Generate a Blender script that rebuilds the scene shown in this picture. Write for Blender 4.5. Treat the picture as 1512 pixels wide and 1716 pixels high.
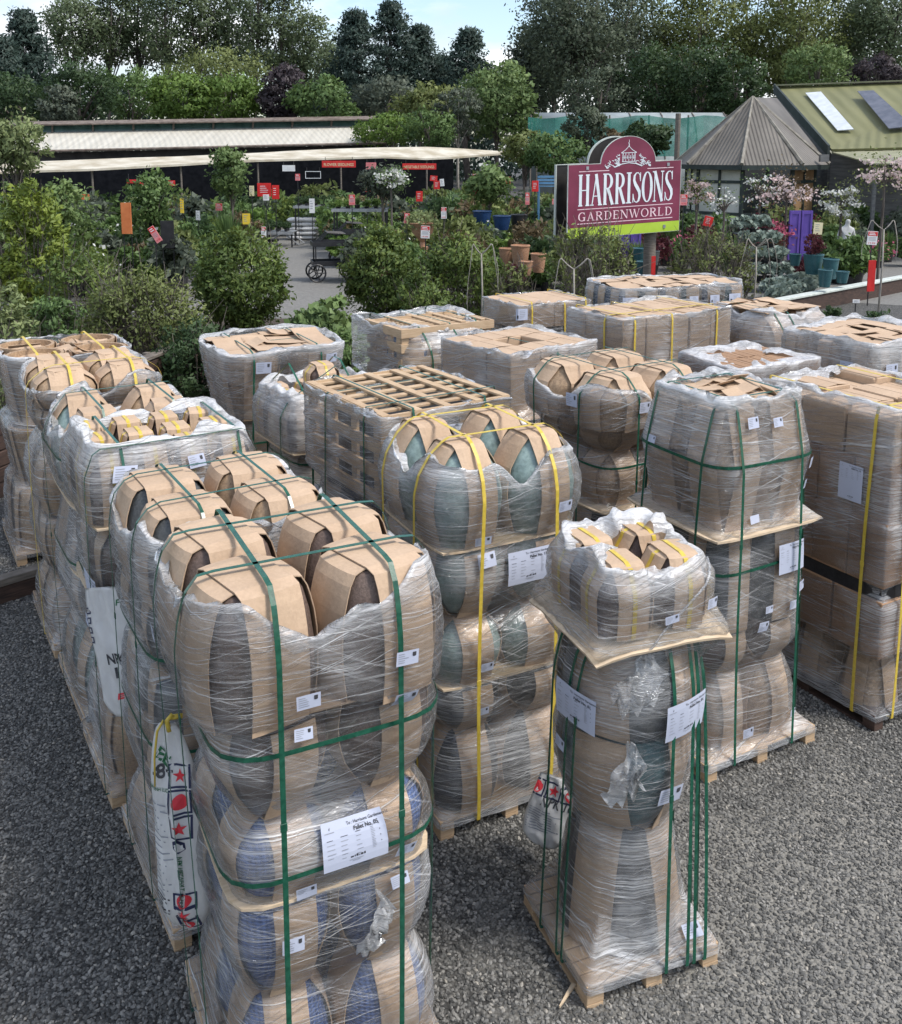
import bpy, bmesh, math, random
import numpy as np
from mathutils import Vector, Matrix

random.seed(7)
RNG = np.random.default_rng(7)
for o in list(bpy.data.objects):
    bpy.data.objects.remove(o)
SC = bpy.context.scene
COL = SC.collection
R = math.radians

# ------------------------------------------------------------------ camera
F, XC, YC, YH, H = 1620.0, 756.0, 515.0, 253.0, 4.0
TH = math.atan((YC - YH) / F)
cam = bpy.data.cameras.new('camera')
cam.sensor_fit = 'VERTICAL'
cam.sensor_height = 36.0
cam.lens = F / 1716.0 * 36.0
cam.shift_y = -(858.0 - YC) / 1716.0
cam.clip_end = 2000.0
cam_o = bpy.data.objects.new('camera', cam)
cam_o.location = (0, 0, H)
cam_o.rotation_euler = (math.pi / 2 - TH, 0, 0)
COL.objects.link(cam_o)
SC.camera = cam_o

# ------------------------------------------------------------------ world, sun, exposure
SUN_AZ, SUN_EL = R(112), R(56)          # azimuth clockwise from +Y
world = bpy.data.worlds.new('World')
SC.world = world
world.use_nodes = True
wt = world.node_tree
wt.nodes.clear()
sky = wt.nodes.new('ShaderNodeTexSky')
sky.sky_type = 'NISHITA'
sky.sun_disc = False
sky.sun_elevation = SUN_EL
sky.sun_rotation = SUN_AZ
sky.air_density = 1.0
sky.dust_density = 1.6
bg = wt.nodes.new('ShaderNodeBackground')
bg.inputs['Strength'].default_value = 0.14
tc = wt.nodes.new('ShaderNodeTexCoord')
mp = wt.nodes.new('ShaderNodeMapping')
mp.inputs['Scale'].default_value = (1.0, 1.0, 3.0)
mp.inputs['Location'].default_value = (0.35, 0.2, 0.1)
nz = wt.nodes.new('ShaderNodeTexNoise')
nz.inputs['Scale'].default_value = 3.2
nz.inputs['Detail'].default_value = 8
nz.inputs['Roughness'].default_value = 0.55
rp = wt.nodes.new('ShaderNodeValToRGB')
rp.color_ramp.elements[0].position = 0.47
rp.color_ramp.elements[1].position = 0.60
mx = wt.nodes.new('ShaderNodeMix')
mx.data_type = 'RGBA'
nz2 = wt.nodes.new('ShaderNodeTexNoise')
nz2.inputs['Scale'].default_value = 5.0
nz2.inputs['Detail'].default_value = 6
rp2 = wt.nodes.new('ShaderNodeValToRGB')
rp2.color_ramp.elements[0].position = 0.35
rp2.color_ramp.elements[0].color = (3.4, 3.7, 4.1, 1)
rp2.color_ramp.elements[1].position = 0.62
rp2.color_ramp.elements[1].color = (6.6, 6.7, 6.8, 1)
L = wt.links.new
L(tc.outputs['Generated'], mp.inputs['Vector'])
L(mp.outputs['Vector'], nz.inputs['Vector'])
L(mp.outputs['Vector'], nz2.inputs['Vector'])
L(nz.outputs['Fac'], rp.inputs['Fac'])
L(nz2.outputs['Fac'], rp2.inputs['Fac'])
L(rp.outputs['Color'], mx.inputs['Factor'])
L(sky.outputs['Color'], mx.inputs['A'])
L(rp2.outputs['Color'], mx.inputs['B'])
L(mx.outputs['Result'], bg.inputs['Color'])
wo = wt.nodes.new('ShaderNodeOutputWorld')
L(bg.outputs['Background'], wo.inputs['Surface'])

sl = bpy.data.lights.new('sun', 'SUN')
sl.energy = 2.1
sl.angle = R(14)
sl.color = (1.0, 0.96, 0.90)
so = bpy.data.objects.new('sun', sl)
so.rotation_euler = (math.pi / 2 - SUN_EL, 0, math.pi - SUN_AZ)
so.location = (10, -10, 30)
COL.objects.link(so)

SC.view_settings.view_transform = 'Standard'
SC.view_settings.look = 'None'
SC.view_settings.gamma = 1.0
SC.view_settings.use_curve_mapping = False
SC.view_settings.exposure = 0.80
SC.cycles.transparent_max_bounces = 24
SC.cycles.max_bounces = 8
SC.cycles.diffuse_bounces = 3


# ------------------------------------------------------------------ photo pixel -> place
def ray(px, py):
    x = (px - XC) / F
    y = -(py - YC) / F
    fw = np.array([0, math.cos(TH), -math.sin(TH)])
    up = np.array([0, math.sin(TH), math.cos(TH)])
    return fw + np.array([1.0, 0, 0]) * x + up * y


def P(px, py, Y):
    """the place on the vertical plane y = Y seen at photo pixel px, py"""
    d = ray(px, py)
    return Vector((np.array([0, 0, H]) + d * (Y / d[1])).tolist())


def G(px, py, z=0.0):
    d = ray(px, py)
    return Vector((np.array([0, 0, H]) + d * ((z - H) / d[2])).tolist())


# ------------------------------------------------------------------ scene helpers
def tag(o, label=None, cat=None, group=None, kind=None):
    if label:
        o['label'] = label
    if cat:
        o['category'] = cat
    if group:
        o['group'] = group
    if kind:
        o['kind'] = kind
    return o


def empty(name, loc, rz=0.0):
    o = bpy.data.objects.new(name, None)
    o.empty_display_size = 0.2
    o.location = loc
    o.rotation_euler = (0, 0, rz)
    COL.objects.link(o)
    return o


def link(name, me, parent=None, loc=None, rot=None):
    o = bpy.data.objects.new(name, me)
    COL.objects.link(o)
    if parent:
        o.parent = parent
    if loc is not None:
        o.location = loc
    if rot is not None:
        o.rotation_euler = rot
    return o


class MB:
    """collects geometry for one mesh"""

    def __init__(self):
        self.v, self.f, self.mi, self.n = [], [], [], 0

    def add(self, v, f, mi=0):
        v = np.asarray(v, float).reshape(-1, 3)
        k = self.n
        self.v.append(v)
        self.f.extend([tuple(i + k for i in q) for q in f])
        self.mi.extend([mi] * len(f))
        self.n += len(v)
        return self

    def box(self, c, s, rz=0.0, mi=0, m=None):
        sx, sy, sz = (q / 2 for q in s)
        v = np.array([(x, y, z) for z in (-sz, sz) for y in (-sy, sy) for x in (-sx, sx)])
        if m is not None:
            v = v @ np.array(m.to_3x3()).T
        elif rz:
            cr, sr = math.cos(rz), math.sin(rz)
            v = v @ np.array([[cr, sr, 0], [-sr, cr, 0], [0, 0, 1]])
        return self.add(v + np.array(c), [(0, 2, 3, 1), (4, 5, 7, 6), (0, 1, 5, 4), (2, 6, 7, 3), (0, 4, 6, 2), (1, 3, 7, 5)], mi)

    def tube(self, pts, rad, n=6, mi=0, caps=True):
        pts = [Vector(p) for p in pts]
        if not hasattr(rad, '__len__'):
            rad = [rad] * len(pts)
        vs, fs = [], []
        prev = None
        for i, p in enumerate(pts):
            t = (pts[min(i + 1, len(pts) - 1)] - pts[max(i - 1, 0)])
            if t.length < 1e-9:
                t = Vector((0, 0, 1))
            t.normalize()
            a = Vector((0, 0, 1)) if abs(t.z) < 0.9 else Vector((1, 0, 0))
            if prev is not None:
                x = prev - t * prev.dot(t)
                if x.length < 1e-6:
                    x = t.cross(a)
            else:
                x = t.cross(a)
            x.normalize()
            prev = x
            y = t.cross(x)
            for k in range(n):
                an = 2 * math.pi * k / n
                vs.append(p + (x * math.cos(an) + y * math.sin(an)) * rad[i])
        for i in range(len(pts) - 1):
            for k in range(n):
                k2 = (k + 1) % n
                fs.append((i * n + k, i * n + k2, (i + 1) * n + k2, (i + 1) * n + k))
        if caps:
            fs.append(tuple(range(n - 1, -1, -1)))
            fs.append(tuple(range((len(pts) - 1) * n, len(pts) * n)))
        return self.add([tuple(v) for v in vs], fs, mi)

    def lathe(self, prof, n=24, c=(0, 0, 0), mi=0, sq=2.0):
        """prof: list of (radius, z); sq = superellipse exponent"""
        vs, fs = [], []
        for r, z in prof:
            for k in range(n):
                a = 2 * math.pi * k / n
                ca, sa = math.cos(a), math.sin(a)
                q = (abs(ca) ** sq + abs(sa) ** sq) ** (-1 / sq) if sq != 2 else 1
                vs.append((c[0] + r * q * ca, c[1] + r * q * sa, c[2] + z))
        for i in range(len(prof) - 1):
            for k in range(n):
                k2 = (k + 1) % n
                fs.append((i * n + k, i * n + k2, (i + 1) * n + k2, (i + 1) * n + k))
        fs.append(tuple(range(n - 1, -1, -1)))
        fs.append(tuple(range((len(prof) - 1) * n, len(prof) * n)))
        return self.add(vs, fs, mi)

    def ribbon(self, pts, width, thick, closed=False, mi=0, nrm=None):
        """flat band: pts centre line, width = list of width direction vectors or one vector (length = half width)"""
        pts = np.asarray(pts, float)
        n = len(pts)
        w = np.asarray(width, float)
        if w.ndim == 1:
            w = np.tile(w, (n, 1))
        if closed:
            t = np.roll(pts, -1, 0) - np.roll(pts, 1, 0)
        else:
            t = np.gradient(pts, axis=0)
        nn = np.cross(t, w)
        nn /= np.maximum(np.linalg.norm(nn, axis=1, keepdims=True), 1e-9)
        h = nn * thick / 2
        v = np.stack([pts - w - h, pts + w - h, pts + w + h, pts - w + h], 1).reshape(-1, 3)
        fs = []
        m = n if closed else n - 1
        for i in range(m):
            j = (i + 1) % n
            for k in range(4):
                k2 = (k + 1) % 4
                fs.append((i * 4 + k, i * 4 + k2, j * 4 + k2, j * 4 + k))
        if not closed:
            fs.append((0, 3, 2, 1))
            fs.append(((n - 1) * 4, (n - 1) * 4 + 1, (n - 1) * 4 + 2, (n - 1) * 4 + 3))
        return self.add(v, fs, mi)

    def sheet(self, grid, thick, mi=0):
        """grid: (a, b, 3) array of points, thickened along its normal"""
        g = np.asarray(grid, float)
        a, b = g.shape[:2]
        du = np.gradient(g, axis=0)
        dv = np.gradient(g, axis=1)
        n = np.cross(du, dv)
        n /= np.maximum(np.linalg.norm(n, axis=2, keepdims=True), 1e-9)
        t = g + n * thick
        v = np.concatenate([g.reshape(-1, 3), t.reshape(-1, 3)])
        N = a * b
        fs = []
        for i in range(a - 1):
            for j in range(b - 1):
                p, q, r_, s = i * b + j, i * b + j + 1, (i + 1) * b + j + 1, (i + 1) * b + j
                fs.append((p, q, r_, s))
                fs.append((N + p, N + s, N + r_, N + q))
        rim = [i * b for i in range(a)] + [(a - 1) * b + j for j in range(1, b)] + \
              [i * b + b - 1 for i in range(a - 2, -1, -1)] + [j for j in range(b - 2, 0, -1)]
        for i in range(len(rim)):
            p, q = rim[i], rim[(i + 1) % len(rim)]
            fs.append((p, N + p, N + q, q)[::-1])
        return self.add(v, fs, mi)

    def mesh(self, name, mats, smooth=False, angle=None):
        me = bpy.data.meshes.new(name)
        v = np.concatenate(self.v) if self.v else np.zeros((0, 3))
        me.from_pydata(v.tolist(), [], self.f)
        if not isinstance(mats, (list, tuple)):
            mats = [mats]
        for m in mats:
            me.materials.append(m)
        if len(mats) > 1:
            me.polygons.foreach_set('material_index', self.mi)
        if smooth:
            me.polygons.foreach_set('use_smooth', [True] * len(me.polygons))
            if angle:
                bm = bmesh.new()
                bm.from_mesh(me)
                for e in bm.edges:
                    if len(e.link_faces) == 2 and e.calc_face_angle(0) > R(angle):
                        e.smooth = False
                bm.to_mesh(me)
                bm.free()
        me.update()
        return me

    def obj(self, name, mats, parent=None, loc=None, smooth=False, angle=None, rot=None):
        return link(name, self.mesh(name, mats, smooth, angle), parent, loc, rot)


def bevel(me, w=0.004, seg=1):
    bm = bmesh.new()
    bm.from_mesh(me)
    bmesh.ops.bevel(bm, geom=bm.edges[:], offset=w, segments=seg, affect='EDGES', clamp_overlap=True)
    bm.to_mesh(me)
    bm.free()
    return me


def copy_tree(o, parent=None):
    c = o.copy()
    COL.objects.link(c)
    if parent:
        c.parent = parent
    for ch in list(o.children):
        copy_tree(ch, c)
    return c


# ------------------------------------------------------------------ materials
def srgb(r, g, b):
    f = lambda c: (c / 255 / 12.92) if c / 255 <= 0.04045 else ((c / 255 + 0.055) / 1.055) ** 2.4
    return (f(r), f(g), f(b))


class NT:
    def __init__(self, name):
        self.m = bpy.data.materials.new(name)
        self.m.use_nodes = True
        self.t = self.m.node_tree
        self.t.nodes.clear()
        self.out = self.t.nodes.new('ShaderNodeOutputMaterial')

    def n(self, typ, ins=None, **kw):
        nd = self.t.nodes.new('ShaderNode' + typ)
        for k, v in kw.items():
            setattr(nd, k, v)
        for k, v in (ins or {}).items():
            s = nd.inputs[k]
            if hasattr(v, 'is_linked'):
                self.t.links.new(v, s)
            else:
                s.default_value = v
        return nd

    def math(self, op, a, b=None, c=None, clamp=False):
        nd = self.t.nodes.new('ShaderNodeMath')
        nd.operation = op
        nd.use_clamp = clamp
        for i, v in enumerate((a, b, c)):
            if v is None:
                continue
            if hasattr(v, 'is_linked'):
                self.t.links.new(v, nd.inputs[i])
            else:
                nd.inputs[i].default_value = v
        return nd.outputs[0]

    def ramp(self, fac, stops):
        nd = self.t.nodes.new('ShaderNodeValToRGB')
        self.t.links.new(fac, nd.inputs[0])
        el = nd.color_ramp.elements
        while len(el) < len(stops):
            el.new(0.5)
        for e, (p, c) in zip(el, stops):
            e.position = p
            e.color = (c[0], c[1], c[2], 1) if hasattr(c, '__len__') else (c, c, c, 1)
        return nd.outputs[0]

    def mix(self, fac, a, b, blend='MIX'):
        nd = self.t.nodes.new('ShaderNodeMix')
        nd.data_type = 'RGBA'
        nd.blend_type = blend
        for k, v in (('Factor', fac), ('A', a), ('B', b)):
            if hasattr(v, 'is_linked'):
                self.t.links.new(v, nd.inputs[k])
            elif hasattr(v, '__len__'):
                nd.inputs[k].default_value = (v[0], v[1], v[2], 1)
            else:
                nd.inputs[k].default_value = v
        return nd.outputs['Result']

    def coord(self, which='Object', scale=(1, 1, 1), rnd=True):
        tc = self.n('TexCoord').outputs[which]
        if rnd:
            r = self.n('ObjectInfo').outputs['Random']
            s = self.math('MULTIPLY', r, 37.0)
            tc = self.n('VectorMath', {0: tc, 1: s}, operation='ADD').outputs[0]
        return self.n('Mapping', {'Vector': tc, 'Scale': scale}).outputs[0]

    def noise(self, vec, scale, detail=4, rough=0.55, dist=0.0):
        return self.n('TexNoise', {'Vector': vec, 'Scale': scale, 'Detail': detail, 'Roughness': rough, 'Distortion': dist}).outputs['Fac']

    def bsdf(self, col, rough=0.6, bump=None, bdist=0.005, bstr=0.6, **kw):
        ins = {'Roughness': rough}
        ins['Base Color'] = col if hasattr(col, 'is_linked') else (col[0], col[1], col[2], 1)
        ins.update(kw)
        b = self.n('BsdfPrincipled', ins)
        if bump is not None:
            bn = self.n('Bump', {'Height': bump, 'Strength': bstr, 'Distance': bdist})
            self.t.links.new(bn.outputs[0], b.inputs['Normal'])
        self.b = b
        return b

    def end(self, sh):
        self.t.links.new(sh if hasattr(sh, 'is_linked') else sh.outputs[0], self.out.inputs['Surface'])
        return self.m


def simple(name, c1, c2=None, rough=0.6, scale=8.0, bump=0.003, stretch=(1, 1, 1), metallic=0.0, detail=5, lo=0.35, hi=0.65, spec=0.5, which='Object'):
    t = NT(name)
    v = t.coord(which, stretch)
    n = t.noise(v, scale, detail)
    if c2 is None:
        c2 = tuple(min(1, c * 1.25) for c in c1)
    col = t.ramp(n, [(lo, c1), (hi, c2)])
    b = t.bsdf(col, rough, n if bump else None, bump, 0.5, Metallic=metallic)
    b.inputs['Specular IOR Level'].default_value = spec
    return t.end(b)


def leaf_mat(name, c1, c2, c3=None, rough=0.55, trans=0.25):
    """foliage: colour varies leaf by leaf and clump by clump"""
    t = NT(name)
    g = t.n('NewGeometry')
    rnd = g.outputs['Random Per Island']
    v = t.coord('Object', (1, 1, 1))
    cl = t.noise(v, 0.55, 3)
    f = t.math('ADD', t.math('MULTIPLY', rnd, 0.34), t.math('MULTIPLY', cl, 0.78), clamp=True)
    stops = [(0.15, c1), (0.6, c2), (0.98, c3 or tuple(c * 1.4 for c in c2))]
    col = t.ramp(f, stops)
    b = t.bsdf(col, rough)
    b.inputs['Specular IOR Level'].default_value = 0.3
    tr = t.n('BsdfTranslucent', {'Color': t.mix(0.5, col, c3 or c2)})
    return t.end(t.n('MixShader', {0: trans, 1: b.outputs[0], 2: tr.outputs[0]}))


MAT = {}


def make_materials():
    # kraft cardboard
    for nm, a, b in (('card', (0.41, 0.285, 0.185), (0.54, 0.39, 0.265)), ('card_dark', (0.27, 0.155, 0.085), (0.36, 0.215, 0.12))):
        t = NT('cardboard' if nm == 'card' else 'brown_cardboard')
        v = t.coord('Object')
        n1 = t.noise(v, 3.0, 5)
        n2 = t.noise(t.coord('Object', (1, 1, 1)), 60, 3)
        col = t.ramp(n1, [(0.3, a), (0.7, b)])
        col = t.mix(0.25, col, t.ramp(n2, [(0.3, tuple(c * 0.75 for c in a)), (0.7, b)]))
        hgt = t.math('ADD', t.math('MULTIPLY', n1, 1.0), t.math('MULTIPLY', n2, 0.15))
        MAT[nm] = t.end(t.bsdf(col, 0.78, hgt, 0.02, 0.5))
    # glazed and textured pots
    def pot(nm, a, b, rough, bs, bd, weave=False):
        t = NT(nm)
        v = t.coord('Object')
        n = t.noise(v, 6.0, 5)
        fine = t.noise(v, bs, 4, 0.65)
        col = t.ramp(n, [(0.3, a), (0.7, b)])
        col = t.mix(0.5, col, t.ramp(fine, [(0.35, tuple(c * 0.6 for c in a)), (0.7, tuple(c * 1.35 for c in b))]))
        h = fine
        if weave:
            w = t.n('TexWave', {'Vector': v, 'Scale': 22.0, 'Distortion': 2.5, 'Detail': 2.0}, wave_type='BANDS', bands_direction='Z').outputs['Fac']
            w2 = t.n('TexWave', {'Vector': v, 'Scale': 16.0, 'Distortion': 2.5, 'Detail': 2.0}, wave_type='BANDS', bands_direction='X').outputs['Fac']
            h = t.math('ADD', t.math('MULTIPLY', w, 0.7), t.math('MULTIPLY', w2, 0.6))
            col = t.mix(t.math('MULTIPLY', h, 0.55, clamp=True), col, tuple(min(1, c * 2.3 + 0.02) for c in b))
        MAT[nm] = t.end(t.bsdf(col, rough, h, bd, 0.7))
    pot('brown_pot', (0.085, 0.055, 0.042), (0.15, 0.105, 0.085), 0.6, 90, 0.004)
    pot('blue_pot', (0.018, 0.035, 0.095), (0.04, 0.075, 0.19), 0.35, 60, 0.004, True)
    pot('celadon_pot', (0.16, 0.23, 0.215), (0.26, 0.34, 0.32), 0.3, 30, 0.002)
    pot('grey_pot', (0.045, 0.048, 0.05), (0.10, 0.105, 0.105), 0.5, 60, 0.004)
    pot('teal_pot', (0.02, 0.075, 0.085), (0.045, 0.125, 0.14), 0.3, 40, 0.003)
    pot('sand_pot', (0.30, 0.20, 0.12), (0.42, 0.29, 0.18), 0.7, 50, 0.003)
    pot('terracotta', (0.30, 0.155, 0.085), (0.44, 0.25, 0.15), 0.8, 30, 0.003)
    pot('black_pot', (0.012, 0.012, 0.014), (0.03, 0.03, 0.032), 0.35, 40, 0.002)
    pot('navy_pot', (0.012, 0.03, 0.08), (0.025, 0.06, 0.15), 0.2, 40, 0.002)
    # pale pallet timber
    t = NT('pallet_timber')
    v = t.coord('Object', (3, 3, 30))
    n = t.noise(v, 3.0, 5, 0.6, 0.6)
    k = t.noise(t.coord('Object'), 2.2, 3)
    rv = t.n('NewGeometry').outputs['Random Per Island']
    col = t.ramp(n, [(0.3, (0.40, 0.27, 0.155)), (0.7, (0.60, 0.45, 0.29))])
    col = t.mix(t.math('MULTIPLY', rv, 0.35), col, (0.36, 0.22, 0.12))
    col = t.mix(t.math('MULTIPLY', k, 0.25), col, (0.3, 0.22, 0.15))
    MAT['pallet'] = t.end(t.bsdf(col, 0.75, n, 0.003, 0.5))
    MAT['ply'] = simple('plywood_sheet', (0.50, 0.38, 0.25), (0.64, 0.51, 0.36), 0.7, 4.0, 0.002, (2, 12, 2))
    MAT['oldwood'] = simple('weathered_timber', (0.10, 0.085, 0.07), (0.21, 0.18, 0.15), 0.85, 5.0, 0.004, (1, 1, 9))
    MAT['sleeper'] = simple('dark_timber_sleeper', (0.030, 0.018, 0.014), (0.075, 0.042, 0.03), 0.8, 5.0, 0.004, (1.5, 1.5, 12))
    # straps
    MAT['green_strap'] = simple('green_strap', (0.006, 0.058, 0.034), (0.016, 0.10, 0.06), 0.25, 40, 0.0008)
    MAT['yellow_strap'] = simple('yellow_strap', (0.50, 0.36, 0.035), (0.62, 0.46, 0.07), 0.4, 40, 0.0008)
    MAT['paper'] = simple('white_paper', (0.43, 0.46, 0.56), (0.49, 0.52, 0.62), 0.55, 3, 0.002)
    MAT['ink'] = simple('black_ink', (0.03, 0.03, 0.035), (0.06, 0.06, 0.065), 0.7, 20, 0)
    MAT['greyink'] = simple('grey_ink', (0.22, 0.23, 0.26), (0.30, 0.31, 0.34), 0.7, 20, 0)
    MAT['redink'] = simple('red_ink', (0.55, 0.018, 0.03), (0.62, 0.03, 0.045), 0.6, 20, 0)
    MAT['greenink'] = simple('green_ink', (0.01, 0.10, 0.035), (0.015, 0.13, 0.05), 0.6, 20, 0)
    MAT['navyink'] = simple('navy_ink', (0.01, 0.014, 0.05), (0.015, 0.02, 0.07), 0.6, 20, 0)
    # woven polypropylene sack
    t = NT('woven_sack')
    v = t.coord('Object')
    n = t.noise(v, 5, 5)
    w = t.n('TexWave', {'Vector': v, 'Scale': 160.0, 'Distortion': 0.4}, wave_type='BANDS', bands_direction='Z').outputs['Fac']
    col = t.ramp(n, [(0.3, (0.58, 0.57, 0.55)), (0.7, (0.75, 0.74, 0.72))])
    hh = t.math('ADD', t.math('MULTIPLY', n, 6.0), t.math('MULTIPLY', w, 0.25))
    MAT['sack'] = t.end(t.bsdf(col, 0.5, hh, 0.008, 0.6))
    # stretch film
    for nm, gain in (('film', 1.0),):
        t = NT('stretch_film')
        tc = t.n('TexCoord').outputs['Object']
        r = t.n('ObjectInfo').outputs['Random']
        off = t.math('MULTIPLY', r, 29.0)
        c = t.n('VectorMath', {0: tc, 1: off}, operation='ADD').outputs[0]
        sep = t.n('SeparateXYZ', {0: c})
        x, y, z = sep.outputs
        warp = t.noise(c, 2.6, 3)
        warp2 = t.noise(c, 9.0, 2)
        def streak(sx, zz, shx, shy, wa, wb, lo, hi, det=2):  # sky highlights on the film's wrinkles, painted as white opacity lines
            zc = t.math('MULTIPLY', z, zz)
            zc = t.math('MULTIPLY_ADD', x, shx, zc)
            zc = t.math('MULTIPLY_ADD', y, shy, zc)
            zc = t.math('MULTIPLY_ADD', warp, wa, zc)
            zc = t.math('MULTIPLY_ADD', warp2, wb, zc)
            vec = t.n('CombineXYZ', {0: t.math('MULTIPLY', x, sx), 1: t.math('MULTIPLY', y, sx), 2: zc}).outputs[0]
            n = t.noise(vec, 1.0, det, 0.6)
            return t.n('MapRange', {'Value': n, 'From Min': lo, 'From Max': hi}).outputs[0]
        s1 = streak(1.0, 125, 5, 3, 3.2, 0.5, 0.565, 0.66, 3)
        s2 = streak(0.9, 100, -28, 20, 3.0, 0.5, 0.575, 0.665, 3)
        s3 = streak(1.6, 210, 9, -7, 7.0, 1.2, 0.53, 0.70)
        s4 = streak(0.8, 66, 34, 28, 3.0, 0.4, 0.57, 0.69, 3)
        patch = t.n('MapRange', {'Value': t.noise(c, 2.0, 3), 'From Min': 0.3, 'From Max': 0.68, 'To Min': 0.05, 'To Max': 1.0}).outputs[0]
        patch2 = t.n('MapRange', {'Value': t.noise(c, 3.1, 2), 'From Min': 0.35, 'From Max': 0.65, 'To Min': 0.1, 'To Max': 1.0}).outputs[0]
        dense = t.n('Attribute', attribute_name='dense').outputs['Fac']
        crumple = t.noise(c, 16.0, 5, 0.6, 0.8)
        a = t.math('MULTIPLY', s1, t.math('MULTIPLY', patch, 0.78))
        a = t.math('MULTIPLY_ADD', s2, t.math('MULTIPLY', patch2, 0.62), a)
        a = t.math('MULTIPLY_ADD', s3, t.math('MULTIPLY', patch, 0.34), a)
        a = t.math('MULTIPLY_ADD', s4, t.math('MULTIPLY', patch2, 0.45), a)
        dn = t.math('MULTIPLY', dense, t.n('MapRange', {'Value': crumple, 'From Min': 0.3, 'From Max': 0.65, 'To Min': 0.5, 'To Max': 1.15}).outputs[0])
        painted_glare = t.n('MapRange', {'Value': t.noise(c, 1.7, 3, 0.55), 'From Min': 0.47, 'From Max': 0.66}).outputs[0]  # broad glare patches painted in as whiter film opacity
        fine = streak(0.6, 120, 7, 5, 4.0, 0.6, 0.36, 0.62, 3)
        sh = t.math('MULTIPLY', painted_glare, t.math('MULTIPLY_ADD', fine, 0.44, 0.09))
        a = t.math('ADD', a, sh)
        op = t.math('ADD', t.math('ADD', a, 0.04), dn)
        op = t.math('MINIMUM', op, 0.9)
        hgt = t.math('ADD', t.math('ADD', s1, s2), t.math('MULTIPLY', crumple, 1.2))
        bn = t.n('Bump', {'Height': hgt, 'Strength': 0.9, 'Distance': 0.008}).outputs[0]
        gl = t.n('BsdfGlossy', {'Color': (0.85, 0.88, 0.92, 1), 'Roughness': 0.14, 'Normal': bn})
        fr = t.n('Fresnel', {'IOR': 1.42, 'Normal': bn})
        clear = t.n('MixShader', {0: t.math('MINIMUM', fr.outputs[0], 0.8), 1: t.n('BsdfTransparent', {'Color': (0.985, 0.985, 0.98, 1)}).outputs[0], 2: gl.outputs[0]})
        wh = t.n('BsdfPrincipled', {'Base Color': (0.86, 0.865, 0.87, 1), 'Roughness': 0.2, 'Normal': bn})
        trl = t.n('BsdfTranslucent', {'Color': (0.75, 0.75, 0.75, 1), 'Normal': bn})
        white = t.n('MixShader', {0: 0.28, 1: wh.outputs[0], 2: trl.outputs[0]})
        MAT[nm] = t.end(t.n('MixShader', {0: op, 1: clear.outputs[0], 2: white.outputs[0]}))


make_materials()


# ------------------------------------------------------------------ ground
def gravel_material():
    t = NT('gravel')
    v = t.coord('Object', rnd=False)
    vo = t.n('TexVoronoi', {'Vector': v, 'Scale': 52.0, 'Randomness': 1.0}, feature='F1')
    cell = t.n('SeparateColor', {0: vo.outputs['Color']}).outputs[0]
    big = t.noise(v, 0.45, 4, 0.6)
    mid = t.noise(v, 3.0, 4, 0.6)
    col = t.ramp(cell, [(0.0, (0.038, 0.037, 0.035)), (0.5, (0.09, 0.088, 0.081)), (0.95, (0.19, 0.184, 0.168))])
    edge = t.n('MapRange', {'Value': vo.outputs['Distance'], 'From Min': 0.25, 'From Max': 0.75, 'To Min': 1.0, 'To Max': 0.35}).outputs[0]
    col = t.mix(1.0, col, t.n('CombineColor', {0: edge, 1: edge, 2: edge}).outputs[0], 'MULTIPLY')
    dv = t.n('VectorMath', {0: v, 1: (2.2, 4.2, 0.0)}, operation='DISTANCE').outputs['Value']
    worn = t.n('MapRange', {'Value': dv, 'From Min': 0.4, 'From Max': 2.4, 'To Min': 0.34, 'To Max': 0.0}).outputs[0]
    sand = t.ramp(t.math('ADD', worn, t.math('ADD', t.math('MULTIPLY', big, 0.55), t.math('MULTIPLY', mid, 0.4))), [(0.54, 0.0), (0.70, 1.0)])
    fines = t.ramp(t.noise(v, 160, 3), [(0.3, (0.17, 0.163, 0.145)), (0.7, (0.31, 0.295, 0.26))])
    col = t.mix(t.math('MULTIPLY', sand, 0.8), col, fines)
    hgt = t.math('SUBTRACT', t.math('MULTIPLY', mid, 0.4), vo.outputs['Distance'])
    return t.end(t.bsdf(col, 0.85, hgt, 0.012, 0.9))


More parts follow.
